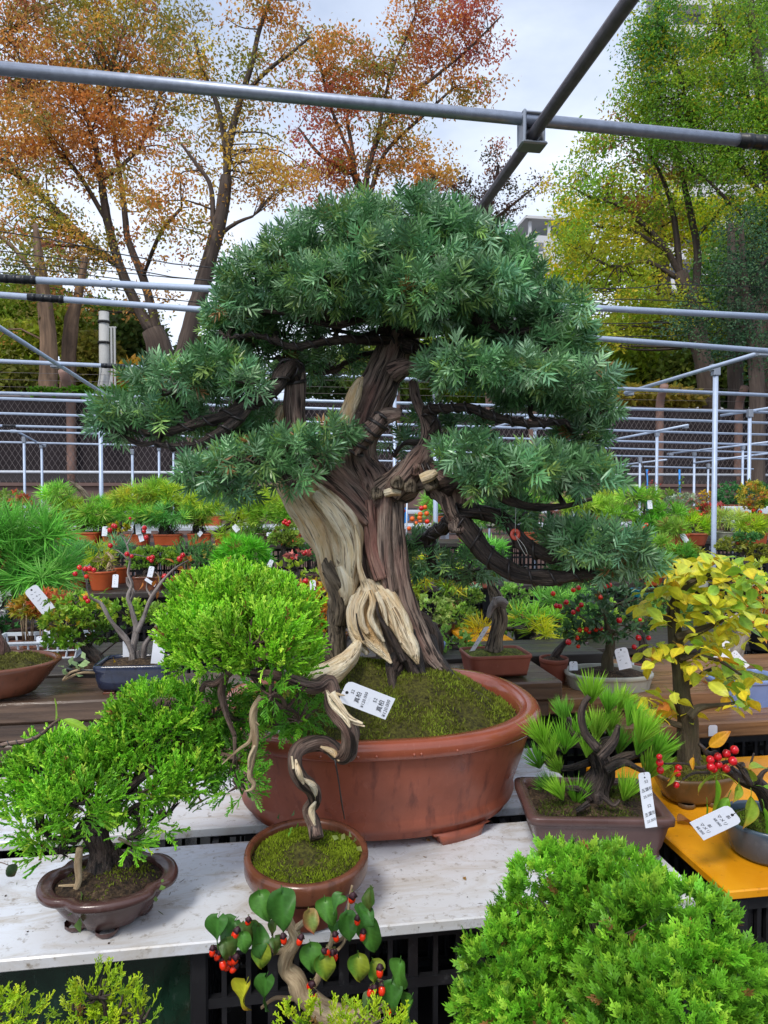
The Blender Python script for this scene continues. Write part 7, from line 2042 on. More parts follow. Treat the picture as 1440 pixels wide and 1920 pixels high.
def plant(label, px, py, d, pot, fol, trunk=None, tags=(), berries=(), bark=M_DARKBARK, soil=M_SOIL, row=None, name='bonsai', cat='bonsai', roots=False):
    """potted plant whose pot stands at (px, py): pot = (style, width px, height px, material) ; fol = (kind, px, py, rx, ry, colour,
    alternatives, density, size)"""
    pseed[0] += 1
    g = np.random.default_rng(pseed[0])
    q = P(px, py, d)
    if row: q[2] = ROWS[row][1]
    s = d / F
    th = thing(name, label, cat, q)
    style, w, h, m = pot
    rx, H = w * s / 2, h * s
    ry = rx * {'oval': .7, 'round': 1, 'rect': .72, 'tub': .8, 'square': 1}[style]
    sh = rrect(12) if style in ('rect', 'square') else (rrect(2.4) if style == 'oval' else None)
    tp = {'oval': .78, 'round': .7, 'rect': .86, 'tub': .9, 'square': .85}[style]
    c0 = np.array(q)
    po = pot_part(th, 'pot', c0, rx, ry, H, m, sh, rotz(g.normal(0, .05)), rim=min(.18 * H, .012), taper=tp, lip=.03, seg=40)
    mb = MB(); moss_dome(mb, c0 + UP * (H * .86), rx * .9, ry * .9, H * .2, sh, None, 28, 7, .3, pseed[0]); mb.build('soil', soil, th)
    tb = MB()
    top = c0 + UP * H * .9
    if trunk is None:
        fx, fy = np.mean([f[1] for f in fol]), np.mean([f[2] for f in fol])
        e = P(fx, fy + 5, d)
        L = np.linalg.norm(e - top)
        sd_ = g.normal(0, .22, 3) * L * np.array([1, .5, .2])
        pts = [top - UP * .01, top * .65 + e * .35 + sd_, top * .3 + e * .7 - sd_ * .6, e]
        r0 = min(.10 * L + .004, rx * .3)
        rad = [r0 * 1.3, r0, r0 * .75, r0 * .45]
        hubs = pts[1:]
    else:
        pts = [P(a[0], a[1], d + (a[3] if len(a) > 3 else 0)) for a in trunk]; rad = [a[2] * s for a in trunk]
        hubs = pts
    tube(tb, pts, rad, 10, len(pts) * 7, .09, (2, 3, 5), 4, .14, pseed[0])
    if roots:
        for k in range(26):
            a = g.uniform(0, 6.28); r_ = g.uniform(.4, .95)
            e = top + np.array([math.cos(a) * rx * r_, math.sin(a) * ry * r_, g.uniform(0, .5) * rx * 1.2])
            f = top + np.array([math.cos(a + 1.5) * rx * r_ * .6, math.sin(a + 1.5) * ry * .5, g.uniform(.3, 1.2) * rx])
            tube(tb, [top + UP * .0, e, f, f + g.normal(0, .012, 3)], .0022, 5, 10, lump=.2, seed=k)
    for f in fol:
        kind, fx, fy, frx, fry, col = f[:6]
        alt = f[6] if len(f) > 6 and f[6] is not None else [tuple(np.clip(np.array(col) * k, 0, 1)) for k in ((1.3, 1.2, 1.1), (.7, .75, .8))]
        dens = f[7] if len(f) > 7 else 1.0
        size = f[8] if len(f) > 8 else 1.0
        tm, fm, _ = KINDS_[kind]
        if max(col) < .55: col = tuple(min(.62, x * 1.3) for x in col); alt = [tuple(min(.7, x * 1.2) for x in a_) for a_ in np.atleast_2d(alt)]
        c = P(fx, fy, d + g.normal(0, .02))
        rd = min(frx, fry * 1.6) * s
        area = frx * fry * s * s * 3.2 + (frx + fry) * s * rd * 2.2
        n = int(dens * area * {'pine': 950, 'long': 850, 'cord': 2000, 'small': 2600, 'oval': 1600, 'lace': 1700, 'star': 2000}[kind] / (size ** 2) * (1.0 if d < 3 else .8))
        p, dr = dome(c, frx * s, rd, fry * s, max(n, 6), .45, .6, g)
        mb = MB(); fill(mb, tm, p, dr, size * (1.25 if d > 3.5 else 1.0), col, .5 if kind in ('pine', 'long', 'cord') else .15, .4, .2, alt, .4, 0, .2, g)
        mb.build('foliage_pad', fm, th, smooth=False, kind='stuff')
        hb_ = min(hubs, key=lambda x: np.linalg.norm(np.asarray(x) - c)); c2 = c - UP * fry * s * .3
        tube(tb, [hb_, (np.asarray(hb_) + c2) / 2 + g.normal(0, .01, 3), c2], [max(.0025, 1.5 * s), .002, .0015], 6, 7, seed=pseed[0])
        twigs(tb, c2, p[g.choice(len(p), min(8, len(p)), replace=False)], .0018, .0008, .05, 4, 5, (1, 1, 1), g)
    tb.build('trunk', bark, th)
    for (bx, by, br_, me) in berries:
        put('berry', me, th, P(bx, by, d - .03), None, br_ * s)
    for k, (tx, ty, tw_, tl, ang) in enumerate(tags):
        c = P(tx, ty, d - .06)
        v = -UP * math.cos(R(ang)) + RT * math.sin(R(ang)) - FH * .2; u = RT * math.cos(R(ang)) + UP * math.sin(R(ang))
        stroke_tag('price_tag', 'white tag ' + ('' if k == 0 else 'beside another ') + 'on the ' + ' '.join(label.split()[:9]), c, u, v, tw_ * s, tl * s, lines=4 if tw_ > 7 else 0, hole=tw_ > 7)
    return th


TO, TD = M_ORANGEPLASTIC, M_ORANGEDULL
A_, B_, dA, dB = 'A', 'B', 4.85, 4.0
R_, O_, Pm = BR_R, BR_O, BR_P
# back row, from the left
plant('thin shrub with orange red leaves at the far left of the back row', 40, 1012, 5.0, ('round', 60, 24, M_DARKCLAY), [('oval', 30, 950, 38, 34, C(122, 140, 50), [C(190, 90, 50), C(170, 150, 50)], .25), ('oval', 42, 938, 11, 12, C(206, 104, 78), None, 1.0)], row='A')
plant('round shrub with silvery variegated leaves near the left edge', 82, 1008, 5.05, ('round', 50, 22, M_DARKCLAY), [('small', 80, 968, 24, 24, C(150, 162, 132), [C(190, 196, 170), C(96, 118, 80)])], tags=[(96, 950, 8, 12, 0)], row='A')
plant('layered pine with a bleached dead branch, back row left', 150, 1022, dA, ('rect', 78, 24, TO), [('pine', 110, 928, 28, 16, PG, PG2), ('pine', 128, 955, 40, 18, PY_, PG2), ('pine', 185, 958, 30, 22, PG, PG2), ('pine', 120, 985, 34, 16, PY_, None), ('pine', 170, 978, 30, 14, PG, None)],
      [(150, 1000, 8), (158, 970, 7), (166, 945, 6), (158, 925, 5), (145, 912, 4), (132, 903, 2)], [(163, 1003, 10, 20, -15)], bark=M_GREYWOOD, row='A')
plant('dark low pot with a thick root mass beside the layered pine', 200, 1020, 4.95, ('oval', 60, 24, M_BROWNCLAY), [('pine', 195, 965, 24, 20, PG, PG2)], row='A', roots=True)
plant('slim pine in an orange pot with a strongly bent trunk, back row', 212, 1024, dA - .05, ('rect', 36, 20, TO), [('small', 222, 990, 24, 10, C(196, 180, 40), [C(150, 170, 60)])], [(212, 1008, 5), (222, 990, 5), (236, 978, 5), (246, 972, 3)], [(197, 987, 10, 18, 0)], row='A')
plant('wide yellowish pine with spreading layers above an orange pot', 258, 1024, dA, ('rect', 46, 20, TO), [('pine', 255, 936, 42, 20, PY_, [C(190, 180, 60), C(130, 166, 56)]), ('pine', 290, 920, 40, 18, C(140, 178, 56), PG2), ('pine', 262, 965, 40, 18, PG, PG2)], None, [(258, 982, 10, 20, 10), (280, 980, 9, 20, 0)], row='A')
plant('dark green pine with a gnarled exposed root trunk in an orange pot', 316, 1024, dA, ('rect', 52, 20, TO), [('pine', 320, 965, 50, 22, PB, PG2), ('pine', 330, 930, 38, 18, PY_, PG2), ('pine', 290, 968, 30, 16, C(90, 146, 60), None)], [(312, 1008, 12), (308, 988, 10), (320, 975, 6), (335, 960, 4)], [(262, 1000, 9, 16, 20)], row='A', roots=True)
plant('rounded pale pine in an orange pot left of the leaning pine', 374, 1026, dA, ('rect', 44, 21, TO), [('pine', 380, 945, 34, 24, PY_, PG2), ('pine', 372, 972, 26, 14, C(140, 172, 66), None)], None, [(372, 998, 10, 8, 50)], row='A', roots=True)
plant('pine leaning right on a dark slanting trunk, back row', 420, 1028, dA, ('rect', 34, 20, TO), [('pine', 450, 975, 30, 16, PY_, PG2), ('pine', 470, 952, 34, 18, C(150, 184, 58), PG2), ('pine', 425, 1000, 20, 8, C(150, 184, 58), None)], [(402, 1002, 6), (420, 992, 6), (440, 975, 5), (448, 962, 3)], [(438, 985, 10, 14, 40)], row='A')
plant('flat mossy pot with a low pine, in the gap beside the deadwood trunk', 490, 1026, dA, ('oval', 40, 22, M_DARKCLAY), [('pine', 500, 968, 34, 20, C(136, 176, 60), PG2), ('pine', 480, 1000, 26, 10, C(120, 160, 70), None)], None, [(505, 998, 10, 7, 0)], soil=M_MOSS, row='A')
plant('pine with yellowing needles directly left of the bleached trunk', 545, 1024, dA, ('rect', 40, 20, TO), [('pine', 540, 968, 34, 16, C(120, 180, 56), PG2), ('pine', 510, 940, 40, 20, PY_, PG2), ('pine', 560, 945, 30, 16, C(150, 180, 60), None)], None, [(572, 992, 8, 12, -20)], row='A')
# second row, from the left
plant('green pine on a tangle of woody roots in an orange pot, second row left', 140, 1103, dB, ('round', 52, 36, TO), [('pine', 140, 1035, 30, 22, C(100, 160, 84), [C(120, 176, 96), C(80, 140, 80)])], None, [(163, 1046, 10, 18, 10)], bark=M_TANBARK, row='B', roots=True)
plant('yellow-green pine with coiled pale roots in an orange pot, second row', 192, 1104, dB - .05, ('round', 52, 36, TO), [('pine', 186, 1045, 20, 18, C(176, 186, 50), [C(150, 176, 50)]), ('pine', 176, 1062, 14, 12, C(130, 166, 70), None)], [(200, 1070, 5), (210, 1048, 4), (200, 1036, 3)], [(217, 1077, 11, 24, 0)], bark=M_TANBARK, row='B', roots=True)
plant('blue-green round pine behind the coiled roots', 222, 1085, dB + .25, ('round', 40, 30, TO), [('pine', 222, 1025, 22, 16, C(104, 156, 110), None)], row='B')
plant('flat spreading juniper with an orange brown pot and hanging tag', 280, 1100, dB, ('rect', 56, 24, M_BROWNCLAY), [('small', 290, 1040, 48, 16, C(116, 154, 44), [C(140, 170, 50), C(90, 130, 44)]), ('small', 265, 1055, 30, 14, C(100, 140, 44), None), ('small', 310, 1050, 30, 12, C(126, 160, 50), None)], None, [(285, 1062, 10, 20, -10), (272, 1085, 6, 24, 60)], row='B')
plant('small orange pot with rusty leaves right of the flat juniper', 350, 1106, dB - .05, ('round', 50, 26, TO), [('oval', 352, 1062, 16, 24, C(196, 130, 50), [C(160, 110, 50)], .3)], None, row='B')
plant('dark blue-green conifer behind the rusty leaved pot', 372, 1090, dB + .15, ('round', 46, 30, M_BLACKPLASTIC), [('cord', 360, 1040, 36, 26, C(84, 132, 72), None), ('cord', 385, 1050, 30, 22, C(70, 120, 66), None), ('star', 400, 1040, 20, 22, C(180, 170, 80), [C(206, 110, 90), C(150, 160, 70)], .35)], None, [(388, 1072, 9, 14, -20)], row='B')
plant('bright green fluffy pine in a square black pot', 440, 1088, dB, ('square', 40, 32, M_BLACKPLASTIC), [('pine', 458, 1030, 42, 20, C(96, 176, 40), [C(120, 196, 50), C(80, 156, 40)]), ('pine', 435, 1048, 30, 16, C(104, 180, 44), None), ('pine', 482, 1050, 24, 16, C(90, 168, 44), None)], None, [(470, 1058, 9, 18, -10), (415, 1078, 12, 10, 0)], row='B')
plant('rounded cypress with a pale green dense crown and dark trunk', 533, 1082, dB, ('rect', 46, 20, M_BROWNCLAY), [('small', 535, 1000, 26, 18, C(130, 156, 60), None, 1.3, .8), ('small', 520, 1012, 18, 12, C(116, 146, 56), None, 1.3, .8), ('small', 552, 1018, 20, 10, C(120, 150, 60), None, 1.2, .8)], [(533, 1065, 7), (530, 1040, 6), (535, 1015, 4)], [(510, 1050, 8, 14, -25)], [(537, 982, 4, R_), (532, 980, 4, R_), (542, 979, 4, R_), (535, 976, 3.5, R_), (540, 984, 3.5, R_)], row='B')
plant('dark green small pine touching the bleached trunk on its left', 588, 1078, dB + .1, ('square', 36, 24, M_DARKCLAY), [('cord', 592, 1040, 26, 22, C(62, 116, 58), [C(80, 136, 66)])], None, row='B')
plant('low orange pot half hidden behind the trunk base', 600, 1100, dB - .1, ('rect', 46, 20, TO), [('oval', 590, 1080, 20, 12, C(150, 180, 60), None, .3)], None, [(586, 1086, 9, 16, 0)], row='B')
plant('holly twigs with red fruit and pinkish leaves left of the trunk', 562, 1098, dB - .25, ('round', 34, 18, M_DARKCLAY), [('oval', 560, 1040, 22, 10, C(200, 110, 100), [C(220, 130, 120)], .3), ('oval', 545, 1075, 34, 26, C(176, 200, 50), [C(150, 186, 60)], .3)], None, (), [(575, 1035, 5, R_), (570, 1038, 4.5, R_), (578, 1038, 4.5, R_), (556, 1043, 4, R_), (548, 1046, 4, O_)], row='B')
# yellow and orange plants behind the corkscrew juniper and the trunk foot
plant('yellow leaved shrub in front of the second row, left of the trunk', 590, 1190, 2.9, ('round', 80, 40, M_DARKCLAY), [('oval', 600, 1110, 34, 26, C(216, 190, 40), [C(230, 200, 60), C(160, 180, 50)], .7, .8), ('oval', 540, 1110, 40, 34, C(176, 190, 50), [C(216, 130, 60), C(150, 170, 50)], .45, .8), ('oval', 565, 1128, 34, 14, C(206, 110, 60), [C(120, 60, 50)], .5, .8)], None, [(586, 1088, 11, 18, 5)], [(573, 1090, 6, R_)])
plant('low mound of tiny orange and yellow leaves behind the trunk foot', 605, 1215, 2.6, ('oval', 100, 30, M_BROWNCLAY), [('small', 600, 1150, 44, 26, C(206, 150, 34), [C(216, 120, 40), C(150, 160, 40)], 1.1), ('small', 610, 1180, 36, 22, C(100, 130, 40), [C(190, 130, 40)], 1.0), ('small', 655, 1195, 20, 10, C(220, 150, 40), None, .8)], None)
# left side, nearer
plant('big long-needled pine at the left edge with a printed tag', 20, 1216, 2.3, ('round', 110, 46, M_DARKCLAY), [('long', 55, 1000, 60, 30, C(98, 160, 60), [C(120, 184, 76), C(84, 146, 58), C(140, 190, 96)], .8, .95), ('long', 20, 1040, 60, 34, C(96, 160, 64), [C(120, 184, 76), C(84, 146, 58)], .8, .95), ('long', 75, 1070, 58, 34, C(90, 156, 64), [C(120, 184, 76), C(140, 190, 96)], .8, .95), ('long', -40, 1010, 60, 50, C(96, 160, 64), None, 1., .95), ('long', 20, 1090, 60, 24, C(84, 146, 64), None, .8, .9)],
      [(10, 1175, 10), (20, 1130, 9), (10, 1090, 8), (40, 1060, 6), (75, 1048, 4), (90, 1035, 3)])
c = P(56, 1102, 2.02)
stroke_tag('price_tag', 'printed white plastic tag hanging from the long-needled pine at left', c, RT * .8 + UP * .55, -UP * .75 + RT * .6, .042, .088, lines=5)
plant('white flowering plant at the left edge under the long-needled pine', 0, 1222, 2.2, ('round', 60, 30, M_DARKCLAY), [('star', -2, 1135, 24, 26, C(226, 228, 226), [C(236, 236, 236)], .8, .9), ('oval', 0, 1175, 26, 26, C(70, 130, 66), None, .8)], None)
# white basket with maple seedlings
q = P(78, 1222, 2.1); q[2] = ROWS['C'][1]
bk = thing('white_basket', 'white plastic lattice basket full of orange and green maple seedlings', 'basket', q)
W2, D2, H2 = .125, .075, .048
mb = MB()
for (z, g_) in ((0, .004), (.022, .0035), (H2 - .006, .006)):
    e = .9 + .1 * z / H2
    w2, d2 = W2 * e, D2 * e
    box(mb, q + np.array([-w2, -d2 - .003, z]), q + np.array([w2, -d2 + .001, z + g_])); box(mb, q + np.array([-w2, d2 - .001, z]), q + np.array([w2, d2 + .003, z + g_]))
    box(mb, q + np.array([-w2 - .003, -d2 + .0012, z]), q + np.array([-w2 + .001, d2 - .0012, z + g_])); box(mb, q + np.array([w2 - .001, -d2 + .0012, z]), q + np.array([w2 + .003, d2 - .0012, z + g_]))
box(mb, q + np.array([-W2 - .006, -D2 - .008, H2]), q + np.array([W2 + .006, -D2 + .002, H2 + .004])); box(mb, q + np.array([-W2 - .006, D2 - .002, H2]), q + np.array([W2 + .006, D2 + .008, H2 + .004]))
box(mb, q + np.array([-W2 - .006, -D2 + .0022, H2]), q + np.array([-W2 + .002, D2 - .0022, H2 + .004])); box(mb, q + np.array([W2 - .002, -D2 + .0022, H2]), q + np.array([W2 + .006, D2 - .0022, H2 + .004]))
mb.build('rail', M_WHITEPLASTIC, bk, smooth=False, kind='stuff')
mb = MB()
for i in range(10):
    x = -W2 + 2 * W2 * i / 9
    for sy in (-1, 1):
        a_, b_ = q + np.array([x * .9, sy * D2 * .9, 0]), q + np.array([x, sy * D2, H2]); tube(mb, [a_, b_], .0028, 4, 2)
for i in range(1, 7):
    y = -D2 + 2 * D2 * i / 7
    for sx in (-1, 1): tube(mb, [q + np.array([sx * W2 * .9, y * .9, 0]), q + np.array([sx * W2, y, H2])], .0028, 4, 2)
mb.build('upright', M_WHITEPLASTIC, bk, smooth=False, kind='stuff')
mb = MB(); box(mb, q + np.array([-W2 * .88, -D2 * .88, .004]), q + np.array([W2 * .88, D2 * .88, .030])); mb.build('base', M_BROWNCLAY, bk, smooth=False)
for k, (lab, px, py, rx, ry, c, al) in enumerate((('yellow-green maple seedlings at the left of the white basket', 50, 1140, 32, 22, C(176, 160, 50), [C(206, 150, 60), C(150, 160, 50)]), ('orange-red maple seedlings at the middle of the white basket', 82, 1135, 30, 26, C(216, 116, 70), [C(220, 90, 60), C(206, 150, 60)]), ('rusty maple seedlings at the right of the white basket', 112, 1130, 26, 22, C(210, 130, 90), [C(196, 160, 70)]))):
    th = thing('maple_seedlings', lab, 'seedlings', P(px, 1190, 2.1)); g_ = np.random.default_rng(700 + k)
    p, dr = dome(P(px, py, 2.1), rx * 2.1 / F, .03, ry * 2.1 / F, 90, .3, .8, g_)
    mb = MB(); fill(mb, STAR, p, dr, .95, c, .0, .5, .2, al, .5, g=g_); mb.build('leaves', M_LEAF, th, smooth=False, kind='stuff')
    mb = MB()
    base_ = P(px, 1190, 2.1); base_[2] = q[2] + .03
    for i in range(9): tube(mb, [base_ + np.array([g_.normal(0, .012), g_.normal(0, .01), 0]), p[i * 7] - UP * .01], .0018, 5, 3)
    mb.build('stem', M_TANBARK, th)
for tx, ty in ((88, 1180), (74, 1193)): stroke_tag('price_tag', 'small white tag standing in the white basket, ' + ('right one' if tx > 80 else 'left one'), P(tx, ty, 2.04), RT, -UP, .018, .03, lines=0)
# dense small-leaved shrub leaning left, navy pot with bare berry twigs, big brown bowl
dt = 1.66
plant('dense small-leaved shrub with a thick dark trunk behind the navy pot', 190, 1288, 1.80, ('oval', 120, 44, M_BLACKPLASTIC), [('small', 140, 1130, 45, 22, C(130, 170, 54), [C(160, 190, 60), C(100, 140, 44), C(206, 170, 50)], 1.1, .8), ('small', 125, 1165, 46, 26, C(120, 160, 50), [C(160, 186, 60), C(200, 180, 50)], 1.1, .8), ('small', 175, 1155, 42, 30, C(110, 150, 50), [C(150, 180, 60)], 1.1, .8), ('small', 120, 1200, 44, 18, C(104, 146, 44), None, 1., .8), ('small', 245, 1150, 45, 24, C(120, 164, 50), [C(160, 186, 60)], 1.0, .8), ('small', 200, 1190, 34, 20, C(80, 116, 40), None, .9, .8), ('small', 290, 1155, 34, 20, C(126, 166, 56), None, .9, .8)],
      [(200, 1285, 18), (190, 1258, 15), (180, 1235, 13), (165, 1215, 10), (150, 1190, 7), (145, 1160, 5)], bark=M_DARKBARK)
gs_ = np.random.default_rng(5)
sc = thing('succulent', 'pale green succulent rosette sprig left of the navy pot', 'plant', P(150, 1268, 1.62))
mb = MB(); scatter(mb, small_leaf(.62, .1, .1), np.array([P(a, b, 1.6) for a, b in ((120, 1252), (131, 1248), (143, 1250), (152, 1243), (160, 1236), (165, 1247), (128, 1262), (118, 1264), (140, 1262), (150, 1256), (158, 1254))]), gs_.normal(0, .5, (11, 3)) + UP * .7 - FH * .3, .022, vary(C(170, 200, 140), 11, .12)); mb.build('leaves', M_LEAF, sc)
mb = MB(); tube(mb, [P(118, 1276, 1.6), P(130, 1262, 1.6), P(150, 1255, 1.6)], .003, 6, 8); tube(mb, [P(120, 1275, 1.61), P(150, 1262, 1.62), P(185, 1262, 1.64)], .003, 6, 8); mb.build('stem', M_TANBARK, sc)
q = P(258, 1290, dt); q[2] = zB
nv = thing('crab_apple_bonsai', 'bare grey twigs with scattered red fruit in a glossy navy rectangular pot', 'bonsai', q)
s_ = dt / F; W_ = 70 * s_
sq = rrect(9)
mb = MB(); lathe(mb, [(0, .005), (.80, .005), (.88, .014), (.94, .034), (.955, .050), (1.0, .054), (1.0, .062), (.98, .066), (.90, .066), (.885, .060), (.88, .045)], 80, sq, W_, W_ * .72, q, M=rotz(R(-4)))
po = mb.build('pot', M_NAVYGLAZE, nv)
for sx in (-1, 1):
    for sy in (-1, 1):
        mb = MB(); f = q + np.array([sx * W_ * .62, sy * W_ * .45, 0]); box(mb, f - np.array([.013, .01, 0]), f + np.array([.013, .01, .0045]), bev=.001); mb.build('foot', M_BROWNCLAY, po, smooth=False)
mb = MB(); moss_dome(mb, q + UP * .058, W_ * .88, W_ * .63, .010, sq, None, 48, 10, .4, 9); mb.build('soil', M_SOIL, nv)
tb = MB()
NB_ = [[(248, 1240, 9), (250, 1210, 8), (256, 1180, 7), (252, 1160, 6), (246, 1140, 5), (240, 1118, 4.5), (247, 1095, 4), (240, 1075, 3), (243, 1050, 2.5), (238, 1022, 2), (228, 1005, 1.5), (222, 998, 1)], [(252, 1235, 8), (240, 1205, 7), (222, 1180, 6), (205, 1160, 5), (190, 1132, 4), (172, 1122, 3), (165, 1110, 2.5), (162, 1090, 2), (155, 1072, 1.6), (152, 1062, 1)], [(256, 1185, 6), (272, 1150, 5.5), (285, 1120, 5), (300, 1095, 4), (320, 1072, 3), (345, 1055, 2)], [(268, 1240, 7), (272, 1210, 7), (285, 1190, 5), (300, 1165, 4), (318, 1145, 2)], [(244, 1130, 4), (250, 1110, 3.5), (240, 1095, 3), (238, 1082, 2)], [(240, 1200, 4), (250, 1225, 3)], [(262, 1240, 6), (258, 1220, 4)], [(205, 1160, 4), (225, 1185, 3), (238, 1195, 2)], [(238, 1022, 2), (246, 1005, 1.5), (250, 990, 1)], [(240, 1050, 2), (225, 1035, 1.3), (210, 1028, 1)], [(240, 1040, 2), (255, 1040, 1.5), (285, 1047, 1)], [(285, 1120, 3), (275, 1105, 2), (276, 1092, 1)], [(300, 1095, 2.5), (298, 1080, 1.5), (290, 1072, 1)], [(345, 1055, 1.5), (355, 1050, 1)], [(320, 1140, 2), (330, 1130, 1)], [(250, 1225, 9), (246, 1245, 10)]]
for k, L in enumerate(NB_): limb(tb, [(q_[0], q_[1], q_[2] * .74) for q_ in L], dt + .02 * math.sin(k * 2.1), 10, .08, .2, 300 + k)
tb.build('trunk', M_TWIG, nv)
for (px, py, r_, me) in ((206, 994, 5, R_), (213, 986, 5, R_), (216, 987, 4.5, R_), (207, 1023, 5, R_), (271, 990, 5, R_), (270, 996, 4, R_), (274, 1008, 5, R_), (238, 1039, 5, R_), (247, 1043, 4, R_), (149, 1064, 5, O_), (141, 1076, 5, R_), (160, 1067, 5.5, R_), (168, 1066, 5.5, R_), (176, 1069, 5, R_), (162, 1081, 4.5, O_), (160, 1121, 5, R_), (165, 1127, 5, R_), (244, 972, 3, R_), (279, 1047, 4.5, R_), (286, 1045, 5, R_), (284, 1051, 4.5, R_), (309, 1081, 6, R_), (317, 1091, 5, R_), (325, 1085, 5.5, R_), (332, 1085, 5, R_), (337, 1048, 6, R_), (343, 1041, 5, R_), (362, 1068, 5, R_)): put('berry', me, nv, P(px, py, dt - .01), None, r_ * s_)
g_ = np.random.default_rng(33)
ol = [leaf_sheet('leaf', .024, .011, M_BIGLEAF, a_, b_, g_, fold=.3, droop=.5, n=6, m=4) for a_, b_ in ((C(196, 120, 50), C(120, 60, 40)), (C(206, 170, 50), C(170, 100, 40)), (C(110, 156, 56), C(130, 166, 60)))]
for (px, py, vx, vy, k) in ((297, 1092, .2, -1, 1), (268, 1092, -.2, 1, 0), (287, 1100, .3, -.8, 0), (283, 1102, -.3, .7, 0), (295, 1105, .2, .8, 0), (352, 1060, .2, 1, 0), (355, 1075, -.1, 1, 1), (326, 1055, -.5, -.5, 0), (205, 1114, -.9, -.4, 2), (195, 1112, .5, -.8, 2), (213, 1236, .4, .8, 1)):
    B = basis(np.array([RT * vx - UP * vy - FH * .3]), np.array([g_.normal(0, .5)]))[0]; put('leaf', ol[k], nv, P(px, py, dt - .01), Matrix(B.tolist()).to_euler(), 1)
stroke_tag('price_tag', 'tall blank white tag standing at the right of the navy pot', P(301, 1189, dt - .03), RT + UP * .02, -UP + RT * -.13, .029, .071, lines=0, hole=False)
stroke_tag('price_tag', 'white tag behind the trunks in the navy pot', P(238, 1200, dt + .04), RT, -UP, .020, .05, lines=0, hole=False)
q = P(-10, 1292, 1.60); q[2] = zB
bw = thing('bonsai_bowl', 'wide brown glazed bowl with mossy soil and a thick trunk at left edge', 'bonsai', q)
w_ = 118 * 1.6 / F
mb = MB(); lathe(mb, [(0, .004), (.55, .004), (.62, .009), (.80, .038), (.94, .066), (1.0, .073), (1.0, .078), (.93, .079), (.90, .074), (.89, .06)], 72, None, w_, w_ * .8, q); mb.build('pot', M_BROWNCLAY, bw)
mb = MB(); V = moss_dome(mb, q + UP * .066, w_ * .9, w_ * .72, .025, None, None, 60, 18, .45, 27); moss_fuzz(mb, V, 3500, .006, (C(70, 66, 36), C(136, 140, 66)), (18, 60), np.random.default_rng(27), pick=-.5); mb.build('moss', [M_MOSSBASE, M_FUZZ], bw)
tb = MB(); limb(tb, [(-22, 1245, 30), (-14, 1225, 24), (-16, 1200, 20), (-30, 1160, 16), (-60, 1120, 10)], 1.6, 16, .1, .15, 340); tb.build('trunk', M_BARK, bw)
mb = MB(); p, dr = dome(P(-75, 1110, 1.6), .05, .05, .03, 60, g=g_); fill(mb, CORD, p, dr, 1., JG, g=g_); mb.build('foliage_pad', M_SCALE, bw, kind='stuff')

# ---- right of the trunk, middle distance
for k, (lab, px, py, d_, fol) in enumerate((('fresh green leafy seedlings between the big trunk and the red-brown pot', 850, 1236, 2.05, [('oval', 850, 1200, 40, 26, C(150, 196, 84), None, .6, .9), ('oval', 835, 1222, 30, 14, C(130, 180, 70), None, .6, .9)]), ('bushy pale green shrub behind the curved trunk of the red-brown pot', 985, 1225, 2.45, [('small', 985, 1170, 55, 34, C(130, 176, 72), [C(170, 200, 90), C(100, 150, 60)], .9, .9), ('small', 960, 1120, 40, 26, C(110, 156, 66), None, .8, .9)]),
                                          ('yellow-green shrub behind the small terracotta pot', 1060, 1225, 2.5, [('small', 1050, 1170, 45, 34, C(140, 180, 66), [C(180, 196, 80)], .9, .9), ('pine', 1040, 1130, 44, 22, C(110, 166, 72), None, .8, 1.)]), ('dark leaved shrub deep between the trunk and the shelf', 760, 1225, 2.7, [('small', 770, 1175, 40, 34, C(110, 150, 60), None, .9, .9)]), ('low ferny greenery along the timber behind the big pot', 905, 1238, 2.0, [('oval', 890, 1222, 30, 14, C(120, 170, 70), None, .6, .8)]))):
    plant(lab, px, py, d_, ('round', 46, 24, M_BLACKPLASTIC), fol, None)

plant('rectangular red-brown pot with a curved half-dead trunk, right of the big pot', 928, 1254, 1.78, ('rect', 122, 34, M_PINKCLAY), [('small', 900, 1075, 50, 14, C(96, 126, 44), [C(130, 160, 50)], .5)], [(925, 1220, 18), (930, 1195, 14), (938, 1165, 13), (936, 1140, 14), (930, 1120, 11), (920, 1100, 7), (915, 1082, 4)], bark=M_GREYWOOD, soil=M_MOSS)
nm = bpy.context.scene.objects
tb = MB(); limb(tb, [(950, 1135, 8), (935, 1128, 9), (922, 1140, 6), (916, 1158, 4)], 1.75, 10, .08, .15, 350); limb(tb, [(928, 1135, 4), (926, 1120, 3)], 1.74, 8); 
o = tb.build('dead_branch', M_TWIG, [o for o in SC.objects if o.get('label', '').startswith('rectangular red-brown')][0])
tg, pl = stroke_tag('price_tag', 'curved white tag leaning in the rectangular red-brown pot', P(913, 1175, 1.70), RT * 1 + UP * .15, -UP * .8 - RT * .45, .0125, .070, lines=4, hole=False, bend=-.15)
plant('lace-leaf maple turning yellow, just right of the big trunk', 795, 1190, 2.55, ('round', 60, 40, M_DARKCLAY), [('lace', 790, 1075, 50, 40, C(176, 184, 50), [C(206, 180, 50), C(140, 170, 60), C(216, 140, 50)], .8, 1.1), ('lace', 760, 1110, 30, 40, C(160, 180, 56), None, .7, 1.1), ('lace', 850, 1090, 34, 30, C(130, 166, 60), [C(190, 180, 60)], .7, 1.1)], [(795, 1160, 4), (790, 1120, 3), (785, 1090, 2)], row='M')
